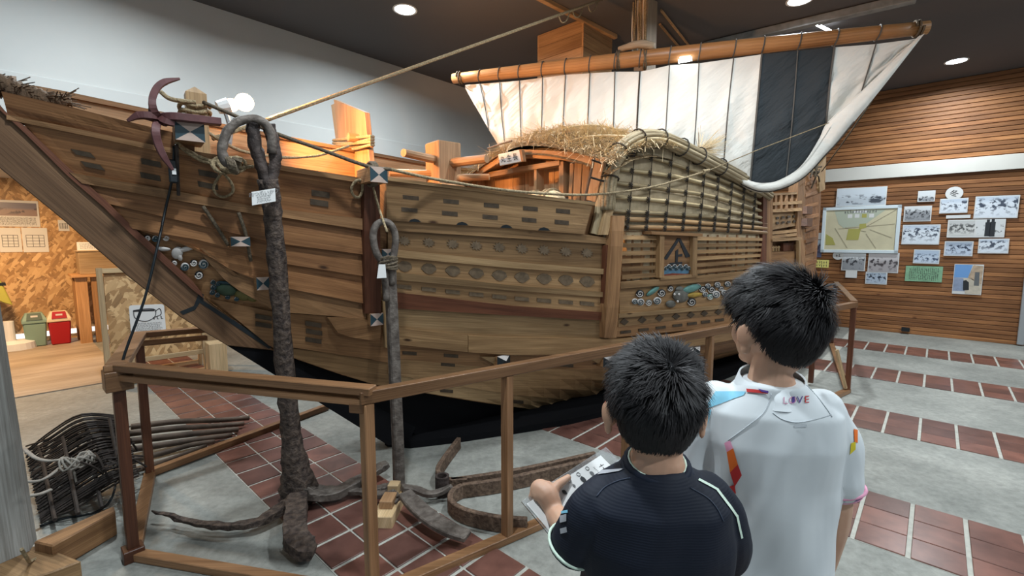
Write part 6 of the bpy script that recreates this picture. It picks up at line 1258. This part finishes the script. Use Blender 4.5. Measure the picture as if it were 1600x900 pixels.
    for sx in (-1, 1):
        mb = MB(); ellip(mb, L(sx*.075, .035, .045), r*.043, f*.105, ZU*.044, 18, 12); ellip(mb, L(sx*.075, -.02, .06), r*.041, f*.05, ZU*.055, 16, 10); mb.v = [(a, b, max(c, .006)) for a, b, c in mb.v]; remesh(mb, 'shoe', 'shoe', root, .006, 2)
    # ---- hair: base cap and strands swept away from the crown whorl
    rad = np.array([.0755, .0935, .097])*hs; R3 = np.stack([hr0, hf0, ZU]); g = np.random.default_rng(seed)
    def keep(d):                                                        # d: unit direction in head axes (right, forward, up)
        el = d[..., 2]; fw = d[..., 1]; sd = np.abs(d[..., 0]); low = np.where((sd > .72) & (fw < .2) & (fw > -.42), .06, np.where(fw > .55, .42, np.where(fw > .12, .10+.5*(fw-.12), np.where(fw > -.22, -.10, -.10-.80*np.clip((-fw-.22)/.5, 0, 1))))); return el > low
    rows = []; nn, mm = 64, 40; mb = MB(); ids = {}
    for i in range(mm+1):
        for j in range(nn):
            th, ph = math.pi*i/mm, 2*math.pi*j/nn; d = np.array([math.sin(th)*math.cos(ph), math.sin(th)*math.sin(ph), math.cos(th)])
            if keep(d): ids[i, j] = len(mb.v); mb.v.append(tuple(hc+(d*rad*1.0)@R3+(d@R3)*.003))
    for i in range(mm):
        for j in range(nn):
            q = [(i, j), (i, (j+1) % nn), (i+1, (j+1) % nn), (i+1, j)]
            if all(k in ids for k in q): mb.f.append(tuple(ids[k] for k in q)); mb.m.append(0)
    hb_ = mb.build('hair', 'hair_base', body, smooth=True, label='short black hair with a crown whorl')
    wh = np.array(whorl)/np.linalg.norm(whorl); clumps = g.normal(0, 1, (420, 3)); clumps /= np.linalg.norm(clumps, axis=1, keepdims=True); cj = g.normal(0, .24, (420, 3)); cl = g.uniform(.75, 1.25, 420); mb = MB(); cnt = 0; vs_, fs_ = [], []
    while cnt < 11000:
        d = g.normal(0, 1, 3); d /= np.linalg.norm(d)
        if not keep(d): continue
        cnt += 1; ci = int(np.argmax(clumps@d)); t_ = d-wh; t_ = t_-d*(t_@d); away = np.linalg.norm(d-wh); t_ = t_/(np.linalg.norm(t_)+.02); perp = np.cross(d, t_); t_ = t_+perp*.35*max(0, .5-away)+cj[ci]+g.normal(0, .07, 3)
        if d[2] < .35: t_ = t_+np.array([0, 0, -.8*(.35-d[2])*2])
        t_ -= d*(t_@d); t_ /= np.linalg.norm(t_)+1e-6
        ln = hairlen*cl[ci]*np.interp(d[2], (-.8, -.35, .1, .5), (.22, .45, .85, 1.0))*g.uniform(.8, 1.1); lift = np.interp(d[2], (-.6, .1, .8), (.12, .45, .72))*np.interp(away, (0, .3, .7), (2.2, 1.4, 1.0))*g.uniform(.85, 1.2)
        p = d*rad; nrm = d/rad; nrm /= np.linalg.norm(nrm); pr = [p]; dirn = t_+nrm*lift
        for k in range(3):
            dirn = dirn/np.linalg.norm(dirn); q = pr[-1]+dirn*ln/3; e = np.linalg.norm(q/rad)
            if e < 1.045+.02*k: q = q/e*(1.045+.02*k)
            pr.append(q); dirn = dirn-nrm*(.26+.06*k)
        wv = np.cross(t_, nrm); wv /= np.linalg.norm(wv)+1e-6; b = len(vs_); wd_ = (.0011, .0011, .0008, .0002)
        for k, q in enumerate(pr): vs_ += [tuple(hc+(q-wv*wd_[k])@R3), tuple(hc+(q+wv*wd_[k])@R3)]
        fs_ += [(b+2*k, b+2*k+1, b+2*k+3, b+2*k+2) for k in range(3)]
    mb.v = vs_; mb.f = fs_; mb.m = [0]*len(fs_); mb.build('hair_strands', 'hair', hb_, kind='stuff', recalc=False)
    return root, body, shirt, L

# ---- clipboard in the smaller boy's hands
qP, qQ, qR = pdep(815, 783, .95), pdep(947, 698, 1.13), pdep(906, 892, .86); qA, qB = qQ-qP, qR-qP; nB = np.cross(qA, qB); nB /= np.linalg.norm(nB); nB = nB if nB[2] > 0 else -nB
def onb(x, y, off=0.0): return hitpl(x, y, nB, nB@qP)+nB*off
def acrylic():
    m, nt, bs = newmat('acrylic'); bs.inputs['Base Color'].default_value = (.95, .97, 1, 1); bs.inputs['Roughness'].default_value = .05; bs.inputs['Transmission Weight'].default_value = .9; bs.inputs['IOR'].default_value = 1.2
acrylic()
cb = thing('clipboard', 'clear acrylic clipboard with a printed worksheet held by the boy in navy', 'clipboard', qP+(qA+qB)/2)
mb = MB(); mb.prism([qP-nB*.004, qQ-nB*.004, qP+qA+qB-nB*.004, qR-nB*.004], nB*.003); mb.build('board', 'acrylic', cb)
aU_, bU_ = qA/np.linalg.norm(qA), qB/np.linalg.norm(qB); mb = MB(); w0 = [qP+qA*.015+qB*.06, qP+qA*.88+qB*.06, qP+qA*.88+qB*.97, qP+qA*.015+qB*.97]; mb.prism([p+nB*.0006 for p in w0], nB*.0008); sheet = mb.build('worksheet', 'paper', cb)
mb = MB(); mb.prism([qP+qA*.93+qB*.25, qP+qA*1.0+qB*.25, qP+qA*1.0+qB*.75, qP+qA*.93+qB*.75], nB*.008); mb.build('clip', 'acrylic', cb)
top_ = nB*.0022; xd_, yd_ = bU_, aU_
scribble('heading', qP+qA*.80+qB*.26+top_, xd_, yd_, .034, .012, 4, 'ink', cb, 5); scribble('text_line', qP+qA*.73+qB*.24+top_, xd_, yd_, .036, .004, 9, 'ink_grey', cb, 6)
for i in range(6):
    for j in range(3):
        c = qP+qA*(.12+.11*i)+qB*(.20+.2*j)+top_; rr_ = .0042+.0018*((i*5+j*3) % 3); mb = MB(); k = 12
        mb.add([c+(bU_*math.cos(2*math.pi*q/k)*(1+.25*((q+i) % 3 == 0))+aU_*math.sin(2*math.pi*q/k)*.8)*rr_ for q in range(k)], [tuple(range(k))]); mb.build('printed_picture', 'ink_grey' if (i+j) % 2 else 'ink', cb, recalc=False)
        if j == 0: mb = MB(); c2 = c-qB*.09; mb.tube([c2+(bU_*math.cos(a)+aU_*math.sin(a))*.0045+nB*.0002 for a in np.linspace(0, 2*math.pi, 13)], .0006, 4); mb.build('printed_circle', 'ink_grey', cb)
# smaller boy
def lhand(mb):
    wr_ = pdep(866, 800, .945); limb(mb, [wr_, onb(853, 780, .012), onb(843, 768, .006)], [.021, .026, .024], 12); ellip(mb, onb(848, 772, .008), aU_*.030, bU_*.022, nB*.016, 14, 10)
    for (x, y), ln in zip(((834, 774), (836, 766), (841, 760), (848, 755)), (.9, 1.05, 1.0, .85)): limb(mb, [onb(x+8, y+4, .004), onb(x, y, -.004), onb(x+3, y-2, -.018), onb(x+26*ln, y-2, -.019), onb(x+44*ln, y+6, -.017)], [.0095, .0095, .009, .008, .007], 8, 3)
    limb(mb, [onb(856, 782, .016), onb(866, 766, .018), onb(876, 757, .013), onb(886, 749, .0085)], [.014, .0115, .0098, .0078], 10, 3)
def rhand(mb):
    c = qP+qA*.55+qB*.95; wr_ = c+np.array([.05, -.06, -.01]); limb(mb, [wr_, c+bU_*.02+nB*.008, c+nB*.006], [.020, .026, .022], 12)
    for k_ in range(4): o_ = c+aU_*(.028-.018*k_); limb(mb, [o_+bU_*.012, o_+bU_*.004-nB*.014, o_-bU_*.03-nB*.018, o_-bU_*.05-nB*.016], [.0095, .009, .008, .007], 8, 3)
    limb(mb, [c+bU_*.02+nB*.012-aU_*.01, c-bU_*.01+nB*.015, c-bU_*.03+nB*.009], [.013, .011, .008], 8, 3)
rwr = qP+qA*.55+qB*.95+np.array([.05, -.06, -.01])
b1base = (.262, .815); SH1 = 1.035
armsA = [dict(sx=-1, path=[pdep(922, 812, .80), pdep(903, 850, .822), pdep(890, 832, .868), pdep(866, 800, .945)], rad=[.032, .032, .032, .030, .022], hand=lhand, s0=.60, sleeve=[pdep(924, 800, .795), pdep(900, 842, .812)], srad=[.046, .047, .049]),
         dict(sx=1, path=[np.array([.402, .84, .93]), np.array([.398, .88, .86]), rwr], rad=[.034, .036, .033, .021], hand=rhand, sleeve=[np.array([.398, .828, .955]), np.array([.402, .85, .895])], srad=[.050, .053, .054])]
r1, body1, shirt1, L1 = boy('boy in a navy football shirt holding a clipboard, seen from behind', b1base, math.radians(2), math.radians(6), 1.312, 1.112, .137, armsA, 'navy_jersey', 'shorts_navy', (.22, -.52, .80), .040, 11, 1.0, .70, .050)
tr = bvh(shirt1)
def ring_tube(c, ax, ay, r_, n=22): return [c+ax*math.cos(a)+ay*math.sin(a) for a in np.linspace(0, 2*math.pi, n)]
nk = L1(0, -.014, 1.099); rr1, ff1 = L1(1, 0, 0)-L1(0, 0, 0), L1(0, 1, 0)-L1(0, 0, 0)
for k, (dz, q, r_, m) in enumerate(((0, 1.0, .0075, 'navy_collar'), (-.010, 1.08, .0075, 'navy_collar'), (-.019, 1.18, .007, 'navy_collar'))): mb = MB(); mb.tube(ring_tube(nk+ZU*dz, rr1*.053*q, ff1*.050*q+ZU*.012, 0), r_, 8); mb.build('collar', m, shirt1, smooth=True)
mb = MB(); mb.tube(ring_tube(nk+ZU*.006, rr1*.050, ff1*.047+ZU*.012, 0), .0022, 6); mb.build('collar_piping', 'jersey_green', shirt1, smooth=True)
decal(tr, [(905, 738), (975, 733), (968, 737), (900, 748)], 'jersey_grey', 'shoulder_stripe', shirt1, 12, 2); decal(tr, [(880, 772), (908, 736), (912, 739), (886, 776)], 'jersey_grey', 'shoulder_stripe', shirt1, 12, 2)
decal(tr, [(1092, 748), (1122, 764), (1120, 767), (1090, 751)], 'jersey_green', 'shoulder_stripe', shirt1, 10, 2); decal(tr, [(1121, 763), (1152, 805), (1149, 807), (1118, 766)], 'jersey_green', 'shoulder_stripe', shirt1, 10, 2); decal(tr, [(1152, 804), (1160, 840), (1157, 841), (1149, 806)], 'jersey_green', 'shoulder_stripe', shirt1, 8, 2)
seam(tr, [(932, 776), (945, 762), (965, 752), (985, 747)], .0012, 'navy_seam', 'raglan_seam', shirt1); seam(tr, [(1078, 762), (1105, 778), (1120, 795), (1130, 815)], .0012, 'navy_seam', 'raglan_seam', shirt1)
e0 = pdep(900, 842, .812); ed = (pdep(900, 842, .812)-pdep(924, 800, .795)); ed /= np.linalg.norm(ed); ex_ = np.cross(ed, (0, 1, 0)); ex_ /= np.linalg.norm(ex_); ey_ = np.cross(ed, ex_)
for q, m, r_ in ((.016, 'jersey_green', .0030), (.023, 'navy_collar', .0034), (.029, 'jersey_green', .0022)): mb = MB(); mb.tube(ring_tube(e0+ed*q, ex_*(.0475-(q-.016)*.7), ey_*(.0475-(q-.016)*.7), 0, 26), r_, 6); mb.build('cuff_band', m, shirt1, smooth=True)
for px in ([(876, 806), (886, 803), (886, 814), (876, 817)], [(876, 826), (886, 823), (887, 831), (877, 834)]): decal(tr, px, 'jersey_grey', 'sleeve_badge', shirt1, 4, 4)
decal(tr, [(878, 799), (888, 797), (888, 801), (878, 803)], 'jersey_blue', 'sleeve_badge', shirt1, 4, 4)
# taller boy
b2base = (.600, 1.055)
def hang(sx):
    w_ = dict(v=None)
    return w_
L2y = math.radians(10); f2 = np.array([math.sin(L2y), math.cos(L2y), 0]); r2_ = np.array([f2[1], -f2[0], 0]); Bz2 = np.array([b2base[0], b2base[1], 0]); LL = lambda x, y, z_: Bz2+r2_*x+f2*y+ZU*z_
wl2, wr2 = LL(-.195, .05, .70), LL(.172, .05, .695)
armsB = [dict(sx=-1, path=[LL(-.175, .0, 1.0), LL(-.195, .0, .91), LL(-.205, .02, .82), wl2], rad=[.046, .042, .037, .034, .022], hand=lambda mb: hand(mb, wl2, -ZU+f2*.15, f2, r2_, .15, .5, -1), sleeve=[LL(-.165, 0, 1.03), LL(-.185, .0, .945)], srad=[.064, .064, .066]),
         dict(sx=1, path=[LL(.145, .0, 1.0), LL(.156, .0, .91), LL(.166, .02, .82), wr2], rad=[.046, .042, .037, .034, .022], hand=lambda mb: hand(mb, wr2, -ZU+f2*.15, f2, -r2_, .15, .5, -1), sleeve=[LL(.142, 0, 1.03), LL(.155, .0, .955)], srad=[.058, .058, .058])]
r2b, body2, shirt2, L2 = boy('taller boy in a white football shirt lettered LOVE, seen from behind', b2base, L2y, math.radians(-15), 1.437, 1.190, .155, armsB, 'white_jersey', 'shorts_grey', (.38, -.62, .68), .052, 23, 1.15, .66, .066, .016)
tr = bvh(shirt2)
nk = L2(0, -.014, 1.177)
mb = MB(); rowz = [[nk+ZU*z_+r2_*.068*q*math.cos(a)+f2*.060*q*math.sin(a)+ZU*.014*math.sin(a) for a in np.linspace(0, 2*math.pi, 30)[:-1]] for z_, q in ((.010, .97), (.012, 1.02), (-.016, 1.16), (-.030, 1.32))]; mb.grid(rowz, close=True); mb.build('collar', 'white_jersey', shirt2, smooth=True)
tr2 = bvh([o for o in shirt2.children if o.name.startswith('collar')][0])
decal(tr, [(1118, 612), (1166, 612), (1162, 618), (1100, 640)], 'jersey_blue', 'shoulder_stripe', shirt2, 14, 4); decal(tr, [(1100, 640), (1112, 640), (1106, 662), (1098, 660)], 'jersey_blue', 'shoulder_stripe', shirt2, 6, 6)
decal(tr, [(1167, 608), (1196, 610), (1200, 615), (1168, 613)], 'jersey_red', 'collar_stripe', shirt2, 8, 3, .003); decal(tr, [(1185, 608), (1200, 611), (1200, 614), (1190, 612)], 'jersey_purple', 'collar_stripe', shirt2, 6, 3, .004)
for px, m in (([(1132, 692), (1141, 688), (1146, 700), (1136, 706)], 'jersey_pink'), ([(1136, 706), (1146, 700), (1153, 725), (1141, 738)], 'jersey_orange'), ([(1141, 738), (1153, 725), (1159, 742), (1148, 760), (1130, 770)][:4], 'jersey_red'), ([(1131, 762), (1148, 757), (1150, 770), (1140, 780)], 'jersey_red'), ([(1141, 778), (1149, 770), (1150, 790), (1147, 796)], 'jersey_yellow'),
              ([(1333, 670), (1339, 672), (1339, 692), (1334, 690)], 'jersey_orange'), ([(1329, 692), (1336, 690), (1336, 702), (1327, 710)], 'jersey_yellow'), ([(1264, 602), (1270, 605), (1269, 609), (1264, 606)], 'jersey_orange')): decal(tr, px, m, 'sleeve_patch', shirt2, 6, 6)
for px, r_ in (([(1205, 615), (1200, 632), (1190, 648), (1165, 668), (1138, 688)], .0011), ([(1207, 645), (1222, 655), (1245, 660), (1275, 655), (1300, 648)], .0011), ([(1258, 600), (1275, 618), (1292, 640), (1300, 652)], .0011)): seam(tr, px, r_, 'jersey_seam', 'seam', shirt2)
def castany(x, y, off):
    q = [p for p in (cast(tr, x, y, off), cast(tr2, x, y, off)) if p is not None]; return min(q, key=lambda p: np.linalg.norm(p-ORG)) if q else None
def clothtext(ch, cx_, cy_, hpx, mat, wsc=1.0):
    cu = bpy.data.curves.new('t', 'FONT'); cu.body = ch; cu.size = 1; cu.align_x = 'CENTER'; cu.align_y = 'CENTER'; to = bpy.data.objects.new('tmp', cu); COL.objects.link(to); bpy.context.view_layer.update()
    me = bpy.data.meshes.new_from_object(to.evaluated_get(bpy.context.evaluated_depsgraph_get())); bpy.data.objects.remove(to); co = np.array([v.co[:] for v in me.vertices]); c = (co.max(0)+co.min(0))/2; h = co[:, 1].max()-co[:, 1].min()
    mb = MB(); ok = [castany(cx_+(p[0]-c[0])*hpx/h*wsc, cy_-(p[1]-c[1])*hpx/h-(p[0]-c[0])*hpx/h*.05, .0022) for p in co]
    if any(p is None for p in ok): return
    mb.add(ok, [tuple(p.vertices) for p in me.polygons]); mb.build('shirt_lettering', mat, shirt2, recalc=False)
for ch, x, m in (('L', 1227, 'jersey_pink'), ('O', 1238, 'jersey_pink'), ('V', 1249, 'jersey_purple'), ('E', 1260, 'jersey_red')): clothtext(ch, x, 625-(x-1240)*.05, 11, m)
decal(tr, [(1237, 620), (1241, 619), (1241, 629), (1237, 630)], 'jersey_purple', 'shirt_lettering', shirt2, 3, 4, .0026); decal(tr, [(1241, 664), (1260, 663), (1260, 667), (1241, 668)], 'jersey_seam', 'maker_mark', shirt2, 6, 2)
c = LL(.155, .0, .955); d = c-LL(.142, 0, 1.03); d /= np.linalg.norm(d); xx = np.cross(d, f2); yy = np.cross(d, xx)
for q, m, r_ in ((.026, 'jersey_pink', .0045), (.033, 'jersey_purple', .0035), (.040, 'jersey_pink', .0045)): mb = MB(); mb.tube(ring_tube(c+d*q, xx*(.0535-(q-.026)*.7), yy*(.0535-(q-.026)*.7), 0, 26), r_, 6); mb.build('cuff_band', m, shirt2, smooth=True)
